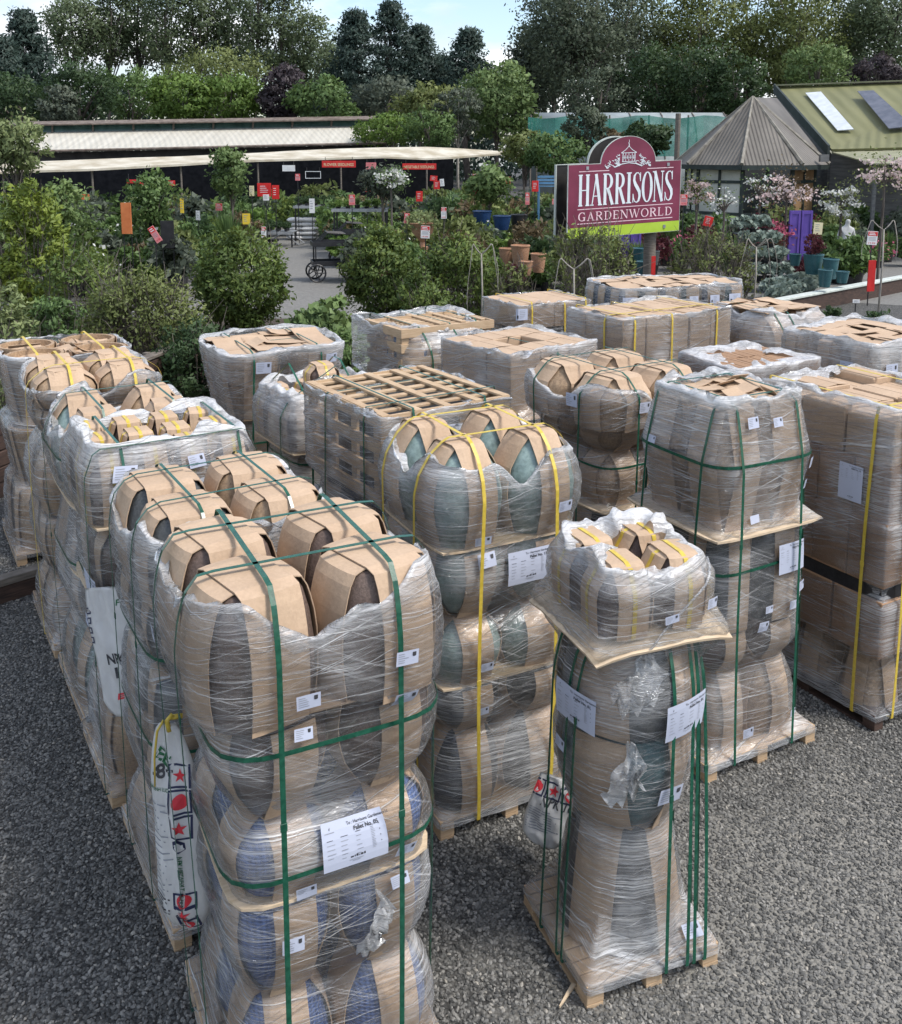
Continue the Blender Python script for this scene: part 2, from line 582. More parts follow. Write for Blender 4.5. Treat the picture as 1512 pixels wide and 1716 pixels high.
def build_ground():
    m = MB()
    # one sheet, finer near the camera
    xs = np.concatenate([np.linspace(-170, -30, 8), np.linspace(-24, 30, 40), np.linspace(40, 170, 8)])
    ys = np.concatenate([np.linspace(-60, -2, 6), np.linspace(0, 60, 60), np.linspace(70, 220, 10)])
    v = [(x, y, 0.0) for y in ys for x in xs]
    n = len(xs)
    f = [(j * n + i, j * n + i + 1, (j + 1) * n + i + 1, (j + 1) * n + i) for j in range(len(ys) - 1) for i in range(n - 1)]
    m.add(v, f)
    g = m.obj('ground', gravel_material())
    tag(g, 'dark grey gravel yard under the wrapped pallets', None, None, 'structure')
    # loose stones, near part
    me = bpy.data.meshes.new('gravel_patch')
    pts = [(-7, 2.2), (7, 2.2), (7, 12.5), (-7, 12.5)]
    me.from_pydata([(x, y, 0.002) for x, y in pts], [], [(0, 1, 2, 3)])
    o = link('loose_gravel', me)
    tag(o, 'loose grey stones of the gravel yard', None, None, 'stuff')
    st = NT('gravel_stone')
    rnd = st.n('ObjectInfo').outputs['Random']
    v = st.coord('Object', rnd=False)
    gcol = st.ramp(rnd, [(0.0, (0.046, 0.046, 0.043)), (0.35, (0.098, 0.096, 0.089)), (0.75, (0.175, 0.169, 0.155)), (0.96, (0.26, 0.249, 0.226)), (1.0, (0.36, 0.33, 0.28))])
    n = st.noise(v, 2.0, 3)
    gcol = st.mix(0.3, gcol, st.mix(1.0, gcol, st.ramp(n, [(0.3, 0.55), (0.7, 1.0)]), 'MULTIPLY'))
    stone = st.end(st.bsdf(gcol, 0.75, n, 0.002, 0.3))
    me.materials.append(stone)
    ng = bpy.data.node_groups.new('scatter_stones', 'GeometryNodeTree')
    ng.interface.new_socket('Geometry', in_out='INPUT', socket_type='NodeSocketGeometry')
    ng.interface.new_socket('Geometry', in_out='OUTPUT', socket_type='NodeSocketGeometry')
    N = ng.nodes.new
    K = ng.links.new
    gi, go = N('NodeGroupInput'), N('NodeGroupOutput')
    dist = N('GeometryNodeDistributePointsOnFaces')
    dist.distribute_method = 'RANDOM'
    dist.inputs['Density'].default_value = 2600.0
    K(gi.outputs[0], dist.inputs['Mesh'])
    pos0 = N('GeometryNodeInputPosition')
    vd = N('ShaderNodeVectorMath')
    vd.operation = 'DISTANCE'
    vd.inputs[1].default_value = (2.2, 4.2, 0.0)
    K(pos0.outputs[0], vd.inputs[0])
    mr = N('ShaderNodeMapRange')
    for k_, q_ in (('From Min', 0.5), ('From Max', 3.0), ('To Min', -0.14), ('To Max', 0.55)):
        mr.inputs[k_].default_value = q_
    K(vd.outputs['Value'], mr.inputs['Value'])
    n0 = N('ShaderNodeTexNoise')
    n0.inputs['Scale'].default_value = 1.6
    n0.inputs['Detail'].default_value = 4
    K(pos0.outputs[0], n0.inputs['Vector'])
    ad = N('ShaderNodeMath')
    K(mr.outputs[0], ad.inputs[0])
    K(n0.outputs['Fac'], ad.inputs[1])
    mr2 = N('ShaderNodeMapRange')
    for k_, q_ in (('From Min', 0.45), ('From Max', 0.85), ('To Min', 350.0), ('To Max', 4300.0)):
        mr2.inputs[k_].default_value = q_
    K(ad.outputs[0], mr2.inputs['Value'])
    K(mr2.outputs[0], dist.inputs['Density'])
    inst = N('GeometryNodeInstanceOnPoints')
    K(dist.outputs['Points'], inst.inputs['Points'])
    join = N('GeometryNodeJoinGeometry')
    for s in range(7):
        ico = N('GeometryNodeMeshIcoSphere')
        ico.inputs['Radius'].default_value = 1.0
        ico.inputs['Subdivisions'].default_value = 2
        pos = N('GeometryNodeInputPosition')
        nt = N('ShaderNodeTexNoise')
        nt.noise_dimensions = '4D'
        nt.inputs['W'].default_value = s * 7.3
        nt.inputs['Scale'].default_value = 0.75
        nt.inputs['Detail'].default_value = 2
        sub = N('ShaderNodeVectorMath')
        sub.operation = 'SUBTRACT'
        sub.inputs[1].default_value = (0.5, 0.5, 0.5)
        K(pos.outputs[0], nt.inputs['Vector'])
        K(nt.outputs['Color'], sub.inputs[0])
        sc = N('ShaderNodeVectorMath')
        sc.operation = 'SCALE'
        sc.inputs['Scale'].default_value = 1.7
        K(sub.outputs[0], sc.inputs[0])
        sp = N('GeometryNodeSetPosition')
        K(ico.outputs['Mesh'], sp.inputs['Geometry'])
        K(sc.outputs[0], sp.inputs['Offset'])
        tr = N('GeometryNodeTransform')
        tr.inputs['Scale'].default_value = (1.0 + 0.1 * (s % 3), 0.75 + 0.08 * (s % 2), 0.5 + 0.06 * (s % 4))
        K(sp.outputs[0], tr.inputs['Geometry'])
        sm = N('GeometryNodeSetMaterial')
        sm.inputs['Material'].default_value = stone
        K(tr.outputs[0], sm.inputs['Geometry'])
        g2i = N('GeometryNodeGeometryToInstance')
        K(sm.outputs[0], g2i.inputs[0])
        K(g2i.outputs[0], join.inputs[0])
    K(join.outputs[0], inst.inputs['Instance'])
    inst.inputs['Pick Instance'].default_value = True
    rr = N('FunctionNodeRandomValue')
    rr.data_type = 'FLOAT_VECTOR'
    rr.inputs['Min'].default_value = (-0.5, -0.5, 0)
    rr.inputs['Max'].default_value = (0.5, 0.5, 6.283)
    K(rr.outputs[0], inst.inputs['Rotation'])
    rs = N('FunctionNodeRandomValue')
    rs.data_type = 'FLOAT'
    a = [s for s in rs.inputs if s.name == 'Min' and s.type == 'VALUE'][0]
    b = [s for s in rs.inputs if s.name == 'Max' and s.type == 'VALUE'][0]
    a.default_value, b.default_value = 0.004, 0.013
    fo = [s for s in rs.outputs if s.type == 'VALUE'][0]
    K(fo, inst.inputs['Scale'])
    K(inst.outputs[0], go.inputs[0])
    md = o.modifiers.new('scatter', 'NODES')
    md.node_group = ng


build_ground()

# ------------------------------------------------------------------ text
_TXT = {}


def text_arrays(s, size=1.0, bold=0.0):
    """flat mesh (verts, faces) of a line of writing, baseline at the origin, left aligned"""
    key = (s, bold)
    if key not in _TXT:
        cu = bpy.data.curves.new('writing', 'FONT')
        cu.body = s
        cu.size = 1.0
        cu.offset = bold
        cu.resolution_u = 3
        o = bpy.data.objects.new('writing', cu)
        COL.objects.link(o)
        bpy.context.view_layer.update()
        dg = bpy.context.evaluated_depsgraph_get()
        me = o.evaluated_get(dg).to_mesh()
        v = np.array([tuple(q.co) for q in me.vertices]) if len(me.vertices) else np.zeros((0, 3))
        f = [tuple(p.vertices) for p in me.polygons]
        o.evaluated_get(dg).to_mesh_clear()
        bpy.data.objects.remove(o)
        bpy.data.curves.remove(cu)
        _TXT[key] = (v, f)
    v, f = _TXT[key]
    return v * size, f


class Page:
    """2-D artwork in unit of metres (x right, y up) collected per material, later wrapped on a surface"""

    def __init__(self):
        self.d = {}

    def mb(self, mat):
        return self.d.setdefault(mat, MB())

    def rect(self, mat, x0, y0, x1, y1, z=0.0):
        nx = max(1, int(abs(x1 - x0) / 0.03))
        ny = max(1, int(abs(y1 - y0) / 0.03))
        xs, ys = np.linspace(x0, x1, nx + 1), np.linspace(y0, y1, ny + 1)
        v = [(x, y, z) for y in ys for x in xs]
        f = [(j * (nx + 1) + i, j * (nx + 1) + i + 1, (j + 1) * (nx + 1) + i + 1, (j + 1) * (nx + 1) + i) for j in range(ny) for i in range(nx)]
        self.mb(mat).add(v, f)

    def poly(self, mat, pts, z=0.0):
        self.mb(mat).add([(x, y, z) for x, y in pts], [tuple(range(len(pts)))])

    def frame(self, mat, x0, y0, x1, y1, t, z=0.0):
        self.rect(mat, x0, y0, x1, y0 + t, z)
        self.rect(mat, x0, y1 - t, x1, y1, z)
        self.rect(mat, x0, y0 + t, x0 + t, y1 - t, z)
        self.rect(mat, x1 - t, y0 + t, x1, y1 - t, z)

    def text(self, mat, s, x, y, size, bold=0.0, width=None, rot=0.0, z=0.0):
        v, f = text_arrays(s, size, bold)
        if not len(v):
            return
        v = v.copy()
        v[:, 0] -= v[:, 0].min()
        if width:
            v[:, 0] *= width / max(v[:, 0].max(), 1e-6)
        c, sn = math.cos(rot), math.sin(rot)
        q = np.stack([v[:, 0] * c - v[:, 1] * sn + x, v[:, 0] * sn + v[:, 1] * c + y, np.full(len(v), z)], 1)
        self.mb(mat).add(q, f)

    def circle(self, mat, x, y, r, n=20, z=0.0):
        self.poly(mat, [(x + r * math.cos(2 * math.pi * k / n), y + r * math.sin(2 * math.pi * k / n)) for k in range(n)], z)

    def star(self, mat, x, y, r, z=0.0, rot=0.0):
        p = []
        for k in range(10):
            q = r if k % 2 == 0 else r * 0.40
            a = math.pi / 2 + rot + k * math.pi / 5
            p.append((x + q * math.cos(a), y + q * math.sin(a)))
        mb = self.mb(mat)
        v = [(a, b, z) for a, b in p] + [(x, y, z)]
        mb.add(v, [(k, (k + 1) % 10, 10) for k in range(10)])

    def wrap(self, S, parent, name, lift=0.0012):
        """S(x, y, h) -> point; one mesh with all the inks"""
        m = MB()
        mats = list(self.d)
        for i, k in enumerate(mats):
            for v, _ in [(np.concatenate(self.d[k].v), 0)]:
                q = [S(a, b, lift + c) for a, b, c in v]
                m.add(q, self.d[k].f, i)
        return m.obj(name, [MAT[k] for k in mats], parent)


# ------------------------------------------------------------------ wrapped pallets
PROF = {
    'jar': [(0, .52), (.02, .58), (.12, .70), (.3, .87), (.5, .97), (.65, 1.0), (.8, .985), (.93, .93), (1, .90)],
    'egg': [(0, .40), (.03, .48), (.12, .66), (.3, .90), (.5, 1.0), (.68, .98), (.85, .88), (1, .80)],
    'cone': [(0, .64), (.02, .67), (.5, .84), (.9, .98), (.96, 1.0), (1, 1)],
    'blunt': [(0, .68), (.02, .74), (.10, .84), (.28, .94), (.5, 1.0), (.75, .99), (1, .93)],
    'jarw': [(0, .70), (.02, .73), (.12, .80), (.3, .90), (.5, .97), (.65, 1.0), (.8, .985), (.93, .95), (1, .93)],
    'drum': [(0, .86), (.03, .90), (.3, .97), (.7, 1.0), (1, .98)],
    'bell': [(0, .64), (.03, .68), (.2, .76), (.5, .87), (.8, .96), (.94, 1.0), (1, 1.0)],
    'facet': [(0, .60), (.05, .64), (.32, .98), (.45, 1.0), (.85, .96), (1, .92)],
}
SQ = 2.7


def rad_at(prof, t):
    p = PROF[prof]
    return float(np.interp(t, [a for a, _ in p], [b for _, b in p]))


_POT = {}


def pot_mesh(prof, r, h, inv, mat, sq):
    key = (prof, round(r, 3), round(h, 3), inv, mat, sq)
    if key not in _POT:
        pts = [(b * r, (1 - a if inv else a) * h) for a, b in PROF[prof]]
        if inv:
            pts = pts[::-1]
        else:
            pts = pts + [(pts[-1][0] - 0.03, h), (pts[-1][0] - 0.035, h * 0.8)]
        _POT[key] = MB().lathe(pts, 36, sq=sq).mesh('pot', MAT[mat], True, 40)
    return _POT[key]


_SLV = {}


def sleeve_mesh(prof, r, h, inv, tape, w, sq, mat='card'):
    key = (prof, round(r, 3), round(h, 3), inv, tape, w, sq, mat)
    if key not in _SLV:
        m = MB()
        tape_pts = []
        for k, phi in enumerate((0.0, math.pi / 2)):
            d = np.array([math.cos(phi), math.sin(phi)])
            p = np.array([-d[1], d[0]])
            T = [1.0, .9, .75, .6, .45, .3, .18, .09, .02]
            off = 0.010 + 0.009 * k
            path = [(+1, rad_at(prof, t) * r + off, t) for t in T] + [(+1, r * PROF[prof][0][1] * 0.82, -0.001), (-1, r * PROF[prof][0][1] * 0.82, -0.001)] + \
                   [(-1, rad_at(prof, t) * r + off, t) for t in T[::-1]]
            ww = w * r
            grid = []
            tp = []
            for s, rho, t in path:
                row = []
                for l in np.linspace(-ww / 2, ww / 2, 7):
                    if t < 0:
                        dd = rho
                        zz = h + 0.006 + 0.009 * k
                    else:
                        hug = max(rho ** sq - abs(l) ** sq, (0.3 * rho) ** sq) ** (1 / sq)
                        dd = rho - 0.55 * (rho - hug)
                        zz = h * (1 - t) + (0.004 + 0.008 * k if t < 0.05 else 0)
                    zz = zz if inv else h - zz
                    q = d * s * dd + p * l
                    row.append((q[0], q[1], zz))
                grid.append(row)
                lift = 0.008
                zc = row[3][2] + (lift if t < 0 else 0)
                tp.append((row[3][0] + d[0] * s * (lift if t >= 0 else 0), row[3][1] + d[1] * s * (lift if t >= 0 else 0), zc))
            g = np.array(grid)
            if not inv:
                g = g[:, ::-1]
            m.sheet(g[:, ::-1] if True else g, 0.005)
            tape_pts.append((tp, p))
        me = m.mesh('cardboard_sleeve', MAT[mat])
        tm = None
        if tape:
            t_ = MB()
            for tp, p in tape_pts:
                t_.ribbon(tp, (p[0] * 0.011, p[1] * 0.011, 0), 0.0015)
            tm = t_.mesh('tape', MAT[tape])
        _SLV[key] = (me, tm)
    return _SLV[key]


def hull2d(p):
    p = sorted(set((round(float(a), 5), round(float(b), 5)) for a, b in p))
    if len(p) < 3:
        return p
    def half(q):
        h = []
        for s in q:
            while len(h) >= 2 and (h[-1][0] - h[-2][0]) * (s[1] - h[-2][1]) - (h[-1][1] - h[-2][1]) * (s[0] - h[-2][0]) <= 0:
                h.pop()
            h.append(s)
        return h
    a, b = half(p), half(p[::-1])
    return a[:-1] + b[:-1]


class Load:
    NT = 112

    def __init__(self, name, label, cat, x, y, a, pw, pd, group='wrapped pallets of pots standing on the gravel', deck=True, ph=0.118, mat='pallet'):
        self.root = empty(name, (x, y, 0), R(a))
        tag(self.root, label, cat, group)
        self.shapes = []      # (kind, data, z0, z1)
        self.tops = []        # points on top for strap hulls
        self.pw, self.pd, self.ph = pw, pd, ph
        self.rs = np.random.default_rng(abs(hash((round(x * 100), round(y * 100)))) % 10000)
        self.zt = ph
        self.ox = 0.0
        self.pallet(mat)

    # ---- pallet
    def pallet(self, mat):
        w, d, h = self.pw, self.pd, self.ph
        m = MB()
        n = 9
        bw = d / n
        for i in range(n):
            m.box((0, -d / 2 + bw * (i + .5), h - 0.009), (w, bw * 0.9, 0.018))
        for x in (-w / 2 + .045, 0, w / 2 - .045):
            m.box((x, 0, h - 0.028), (0.09, d - 0.004, 0.018))
        pal = m.obj('pallet', MAT[mat], self.root)
        bevel(pal.data, 0.002)
        bm = MB().box((0, 0, 0), (0.092, 0.10, h - 0.037 - 0.018)).mesh('block', MAT[mat])
        bevel(bm, 0.003)
        for x in (-w / 2 + .047, 0, w / 2 - .047):
            for y in (-d / 2 + .052, 0, d / 2 - .052):
                link('block', bm, pal, (x, y, 0.018 + (h - 0.055) / 2))
            link('runner', None, pal) if False else None
        rm = MB().box((0, 0, 0), (0.088, d, 0.018)).mesh('runner', MAT[mat])
        for x in (-w / 2 + .045, 0, w / 2 - .045):
            link('runner', rm, pal, (x, 0, 0.009))
        self.shapes.append(('rect', (0, 0, w / 2, d / 2), 0.06, h))

    def jit(self, s):
        return float(self.rs.normal(0, s))

    # ---- contents
    def pots(self, h, nx, ny, w, d, prof='jar', inv=True, mat='brown_pot', sleeve=True, tape=None, sw=0.9, fill=0.47, sq=SQ, srot=0.0, skip=(), z=None, cardmat='card', jz=0.004, mats=None):
        z0 = self.zt if z is None else z
        cw, cd = w / nx, d / ny
        r = min(cw, cd) * fill
        sq = round(sq, 2)
        for i in range(nx):
            for j in range(ny):
                if (i, j) in skip:
                    continue
                cx, cy = self.ox - w / 2 + cw * (i + .5) + self.jit(.004), -d / 2 + cd * (j + .5) + self.jit(.004)
                mm = mats[(i + j * nx) % len(mats)] if mats else mat
                rot = srot + self.jit(0.07)
                dz = abs(self.jit(jz)) if inv else 0
                p = link('pot', pot_mesh(prof, r, h - 0.024, inv, mm, sq), self.root, (cx, cy, z0 + dz if not inv else z0), (0, 0, rot))
                if sleeve:
                    me, tm = sleeve_mesh(prof, r, h - 0.024, inv, tape, sw, sq, cardmat)
                    s = link('cardboard_sleeve', me, p)
                    if tm:
                        link('tape', tm, p)
                self.shapes.append(('pot', (cx, cy, r + (0.034 if sleeve else .012), prof, inv, sq), z0, z0 + h))
                rt = r * (PROF[prof][0][1] if inv else 1)
                self.tops += [(cx + rt * .8 * a, cy + rt * .8 * b, z0 + h + .006) for a, b in ((1, 0), (-1, 0), (0, 1), (0, -1))] + [(cx + (rt + .03) * a, cy + (rt + .03) * b, z0 + h - .022) for a, b in ((1, 0), (-1, 0), (0, 1), (0, -1))]
        self.zt = z0 + h

    def board(self, w, d, t=0.012, mat='ply', droop=0.0, ch=0.05):
        z = self.zt
        n = 9
        g = np.zeros((n, n, 3))
        for i, u in enumerate(np.linspace(-1, 1, n)):
            for j, v in enumerate(np.linspace(-1, 1, n)):
                cc = 1 - ch * (abs(u) * abs(v)) ** 5
                g[i, j] = (u * w / 2 * cc + self.ox, v * d / 2 * cc, z + 0.001 - droop * (abs(u) ** 4 + abs(v) ** 4) * 0.5 + (self.jit(0.003) if droop else 0))
        m = MB().sheet(g, t)
        m.obj('divider_board', MAT[mat], self.root)
        self.shapes.append(('rect', (self.ox, 0, w / 2 * (1 - ch), d / 2 * (1 - ch)), z - droop * .6, z + t))
        self.zt = z + t + 0.002

    def boxes(self, h, nx, ny, w, d, skip=(), tall=0.0, mat='card', taped='card_dark'):
        z = self.zt
        cw, cd = w / nx, d / ny
        for i in range(nx):
            for j in range(ny):
                if (i, j) in skip:
                    continue
                hh = h * (1 + float(self.rs.uniform(-tall, 0)))
                m = MB().box((0, 0, hh / 2), (cw * .985, cd * .985, hh - 0.002))
                b = m.mesh('cardboard_box', MAT[mat])
                bevel(b, 0.006)
                cx, cy = -w / 2 + cw * (i + .5), -d / 2 + cd * (j + .5)
                o = link('cardboard_box', b, self.root, (cx + self.jit(.004), cy + self.jit(.004), z + 0.001), (0, 0, self.jit(.012)))
                # flaps meet over the middle of the box: two raised lid sheets and a tape strip
                lid = MB()
                f = cw * .985 / 2 - 0.008
                e = 0.006 + abs(self.jit(0.004))
                for s in (-1, 1):
                    g = np.array([[(s * (0.004 + f * u), v * cd * .47, hh + e * (1 - u) + 0.0005) for v in np.linspace(-1, 1, 3)] for u in np.linspace(0, 1, 4)])
                    lid.sheet(g if s < 0 else g[:, ::-1], 0.004)
                link('box_flap', lid.mesh('box_flap', MAT[mat]), o)
        self.shapes.append(('rect', (0, 0, w / 2, d / 2), z, z + h))
        self.tops += [(x, y, z + h + .015) for x in (-w / 2, w / 2) for y in (-d / 2, d / 2)]
        self.zt = z + h

    def crate(self, h, w, d, mat='pallet', nx=5, ny=8):
        z = self.zt
        t = 0.022
        m = MB()
        for i in range(4):                                            # side boards, wide gaps between
            zz = z + h * (0.04 + 0.92 * (i / 3)) * 0.94 + 0.03
            for s in (-1, 1):
                m.box((0, s * (d / 2 - t / 2), zz), (w, t, 0.085))
                m.box((s * (w / 2 - t / 2), 0, zz), (t, d - 2 * t - .002, 0.085))
        for x in np.linspace(-w / 2 + .06, w / 2 - .06, 4):
            for s in (-1, 1):
                m.box((x, s * (d / 2 - t * 1.5 - .001), z + h / 2), (0.08, t, h - 0.03))
        for y in np.linspace(-d / 2 + .1, d / 2 - .1, 4):
            for s in (-1, 1):
                m.box((s * (w / 2 - t * 1.5 - .001), y, z + h / 2), (t, 0.08, h - 0.03))
        m.obj('wooden_crate', MAT[mat], self.root)
        top = MB()
        for i in range(ny):
            y = -d / 2 + .04 + (d - .08) * i / (ny - 1)
            top.box((self.jit(.004), y, z + h - 0.010), (w - 0.01, 0.055, 0.018), self.jit(.01))
        for i in range(nx):
            x = -w / 2 + .04 + (w - .08) * i / (nx - 1)
            top.box((x, self.jit(.004), z + h + 0.0095), (0.06, d - 0.01, 0.018), self.jit(.012))
        o = top.obj('crate_lid', MAT[mat], self.root)
        bevel(o.data, 0.002)
        self.shapes.append(('rect', (0, 0, w / 2, d / 2), z, z + h + .02))
        self.tops += [(x, y, z + h + .022) for x in (-w / 2, w / 2) for y in (-d / 2, d / 2)]
        self.zt = z + h + 0.02

    def flaps(self, w, d, n=4, z=None, amp=0.02, mat='card'):
        """loose cardboard strips crossing over the rims, their ends curling up"""
        z = self.zt if z is None else z
        for k in range(2):
            for i in range(n):
                m = MB()
                c = -0.5 + (i + .5) / n
                ww = (d if k == 0 else w) / n * float(self.rs.uniform(.72, .98))
                ln = (w if k == 0 else d) * float(self.rs.uniform(.9, 1.0))
                cuts = sorted(self.rs.uniform(-.25, .25, 1).tolist())
                segs = [(-.5, cuts[0] - .01), (cuts[0] + .01, .5)]
                for a, b in segs:
                    g = np.zeros((7, 4, 3))
                    curl = [float(self.rs.uniform(0, amp * 1.6)) for _ in range(2)]
                    tilt = self.jit(amp * .35)
                    for p, u in enumerate(np.linspace(a, b, 7)):
                        e = (u - a) / (b - a)
                        lift = curl[0] * max(0, 1 - e * 3) ** 1.5 * (abs(a) < .45) + curl[1] * max(0, e * 3 - 2) ** 1.5 * (abs(b) < .45)
                        for q, v in enumerate(np.linspace(-.5, .5, 4)):
                            s, l = u * ln, c * (d if k == 0 else w) + v * ww
                            zz = z + 0.004 + k * 0.008 + (i % 2) * 0.006 + lift + amp * .5 * math.sin(5 * u + i * 2 + k) * .6 + tilt * v
                            g[p, q] = (s, l, zz) if k == 0 else (l, s, zz)
                    m.sheet(g if k else g[:, ::-1][::-1], 0.004)
                m.obj('cardboard_flap', MAT[mat], self.root)
        self.tops += [(x, y, z + .03) for x in (-w / 2.2, w / 2.2) for y in (-d / 2.2, d / 2.2)]

    # ---- outline of everything at height z
    def section(self, z):
        pts = []
        for kind, s, z0, z1 in self.shapes:
            if not (z0 - 1e-6 <= z <= z1 + 1e-6):
                continue
            if kind == 'rect':
                cx, cy, hx, hy = s
                pts += [(cx + a * hx, cy + b * hy) for a in (-1, 1) for b in (-1, 1)]
            else:
                cx, cy, r, prof, inv, sq = s
                t = (z - z0) / (z1 - z0)
                rr = r * rad_at(prof, 1 - t if inv else t)
                for k in range(20):
                    an = 2 * math.pi * k / 20
                    ca, sa = math.cos(an), math.sin(an)
                    q = (abs(ca) ** sq + abs(sa) ** sq) ** (-1 / sq)
                    pts.append((cx + rr * q * ca, cy + rr * q * sa))
        return pts

    def build_shell(self, slope=1.3):
        zb = 0.075
        self.zs = np.arange(zb, self.zt + 0.02, 0.03)
        th = np.linspace(0, 2 * math.pi, self.NT, endpoint=False)
        D = np.stack([np.cos(th), np.sin(th)], 1)
        S = np.zeros((len(self.zs), self.NT))
        for k, z in enumerate(self.zs):
            p = self.section(min(z, self.zt - 0.002))
            h = np.array(hull2d(p))
            if len(h) < 3:
                S[k] = S[k - 1] if k else 0.2
                continue
            e = np.roll(h, -1, 0) - h
            n = np.stack([e[:, 1], -e[:, 0]], 1)
            n /= np.linalg.norm(n, axis=1, keepdims=True)
            c = (n * h).sum(1)
            dn = n @ D.T
            val = np.where(dn > 1e-4, c[:, None] / np.maximum(dn, 1e-4), 1e9)
            S[k] = val.min(0)
        T = S.copy()
        dz = np.abs(self.zs[:, None] - self.zs[None, :])
        for k in range(len(self.zs)):
            T[k] = np.maximum(S[k], (S - (slope * dz[k])[:, None]).max(0))
        self.th = th
        self.S0 = S + 0.014
        self.S = T + 0.012
        return self

    def r_at(self, th, z):
        z = np.clip(z, self.zs[0], self.zs[-1])
        k = np.clip(np.searchsorted(self.zs, z) - 1, 0, len(self.zs) - 2)
        f = (z - self.zs[k]) / (self.zs[k + 1] - self.zs[k])
        x = (th / (2 * math.pi) * self.NT) % self.NT
        i = int(x) % self.NT
        j = (i + 1) % self.NT
        g = x - int(x)
        a = self.S[k, i] * (1 - g) + self.S[k, j] * g
        b = self.S[k + 1, i] * (1 - g) + self.S[k + 1, j] * g
        return float(a * (1 - f) + b * f)

    def pt(self, th, z, off=0.0):
        r = self.r_at(th, z) + off
        return np.array([r * math.cos(th), r * math.sin(th), z])

    def nrm(self, th, z):
        e = 0.06
        a = self.pt(th + e, z) - self.pt(th - e, z)
        b = self.pt(th, z + e * .5) - self.pt(th, z - e * .5)
        n = np.cross(a, b)
        return n / np.linalg.norm(n)

    # ---- stretch film
    def film(self, drop=0.03, dip=0.0, fold=0.09, rim=0.55, up=0.02, rag=0.02, ztop=None, phase=0.0, body=0.0):
        zt = (self.zt if ztop is None else ztop)
        th = self.th
        nT = len(th)
        rs = self.rs
        def wob(n, amp):
            s = np.zeros(nT)
            for k in range(1, n + 1):
                s += rs.normal() * np.cos(k * th + rs.uniform(0, 6.28)) / k ** .5
            return s * amp
        zf = zt - drop - dip * (0.5 + 0.5 * np.cos(4 * (th - phase))) ** 1.5 + wob(14, rag * .4)
        zb = 0.07 + np.abs(wob(10, 0.004))
        nz = max(20, int((zt - 0.07) / 0.028))
        rows, dense = [], []
        for j in range(nz + 1):
            s = j / nz
            z = zb + (zf - zb) * s
            r = np.array([self.r_at(t, zz) for t, zz in zip(th, z)])
            r = r + wob(22, 0.0018) + 0.002
            rows.append(np.stack([r * np.cos(th), r * np.sin(th), z], 1))
            edge = max(0.0, 1 - (nz - j) / 4.0)
            lowd = max(0.0, 1 - j / 4.0)
            dense.append(np.full(nT, body + rim * 0.55 * edge ** 1.5 + 0.14 * lowd))
        last = rows[-1]
        r0 = np.linalg.norm(last[:, :2], axis=1)
        fd = np.maximum(0.02, fold * (1 + wob(9, 0.16) + wob(24, 0.08)))
        uph = up * (1 + wob(10, 0.2))
        for q, (fi, zu) in enumerate(((0.03, 0.75), (0.22, 1.0), (0.55, 0.7), (1.0, -0.2))):
            r = r0 - fd * fi + wob(26, 0.004 * (q + 1))
            z = zf + uph * zu + wob(26, 0.004 * (q + 1))
            if q == 3:
                z = z - 0.01
            rows.append(np.stack([r * np.cos(th), r * np.sin(th), z], 1))
            dense.append(np.full(nT, rim * (1.0 if q < 2 else .85)))
        v = np.concatenate(rows)
        f = []
        for j in range(len(rows) - 1):
            for k in range(nT):
                k2 = (k + 1) % nT
                f.append((j * nT + k, j * nT + k2, (j + 1) * nT + k2, (j + 1) * nT + k))
        o = MB().add(v, f).obj('stretch_film', MAT['film'], self.root, smooth=True)
        at = o.data.attributes.new('dense', 'FLOAT', 'POINT')
        at.data.foreach_set('value', np.concatenate(dense).astype(np.float32))
        return self

    # ---- straps
    def strap(self, plane, off, color='green_strap', width=0.017, zmax=9.0):
        """vertical band round the load in the plane x = off or y = off"""
        ax = 0 if plane == 'x' else 1
        pts = []
        poly = np.stack([np.cos(self.th), np.sin(self.th)], 1)
        for k, z in enumerate(self.zs):
            if z > zmax:
                break
            q = poly * (self.S if zmax > 8 else self.S0)[k][:, None]
            a, b = q, np.roll(q, -1, 0)
            s = (a[:, ax] - off) * (b[:, ax] - off) < 0
            if s.sum() < 2:
                continue
            tt = (off - a[s, ax]) / (b[s, ax] - a[s, ax])
            o = a[s, 1 - ax] + tt * (b[s, 1 - ax] - a[s, 1 - ax])
            if z > self.zt - 0.04:
                o = o * 0.97
            pts += [(o.min() - .011, z), (o.max() + .011, z)]
        for t in self.tops:
            if abs(t[ax] - off) < 0.25 and t[2] < zmax:
                pts.append((t[1 - ax], t[2] + 0.016))
        hd = (self.pd if ax == 0 else self.pw) / 2 * 0.93
        pts += [(-hd, 0.088), (hd, 0.088)]
        h = hull2d(pts)
        i = h.index(min(h, key=lambda p: (round(p[1], 3), p[0])))
        h = h[i:] + h[:i]
        h = h + [h[0]]
        # resample and leave straight spans between touching points
        path = []
        for a, b in zip(h, h[1:]):
            n = max(1, int(math.hypot(a[0] - b[0], a[1] - b[1]) / .05))
            for k in range(n):
                f = k / n
                path.append((a[0] + (b[0] - a[0]) * f, a[1] + (b[1] - a[1]) * f))
        drift = self.jit(0.012)
        P3 = []
        for o, z in path:
            c = off + drift * math.sin(z * 1.7)
            P3.append((c, o, z) if ax == 0 else (o, c, z))
        w = (width / 2, 0, 0) if ax == 0 else (0, width / 2, 0)
        st = MB().ribbon(P3, w, 0.0016, closed=True).obj('strap', MAT[color], self.root)
        best = [q for q in P3 if .5 < q[2] < self.zt * .8 and q[1 - ax] < 0]
        if best:
            q = best[int(self.rs.integers(len(best)))]
            sz = (width * 1.25, .006, .034) if ax == 0 else (.006, width * 1.25, .034)
            link('strap_seal', bevel(MB().box((0, 0, 0), sz).mesh('strap_seal', MAT[color]), .001), st, q)
        return self

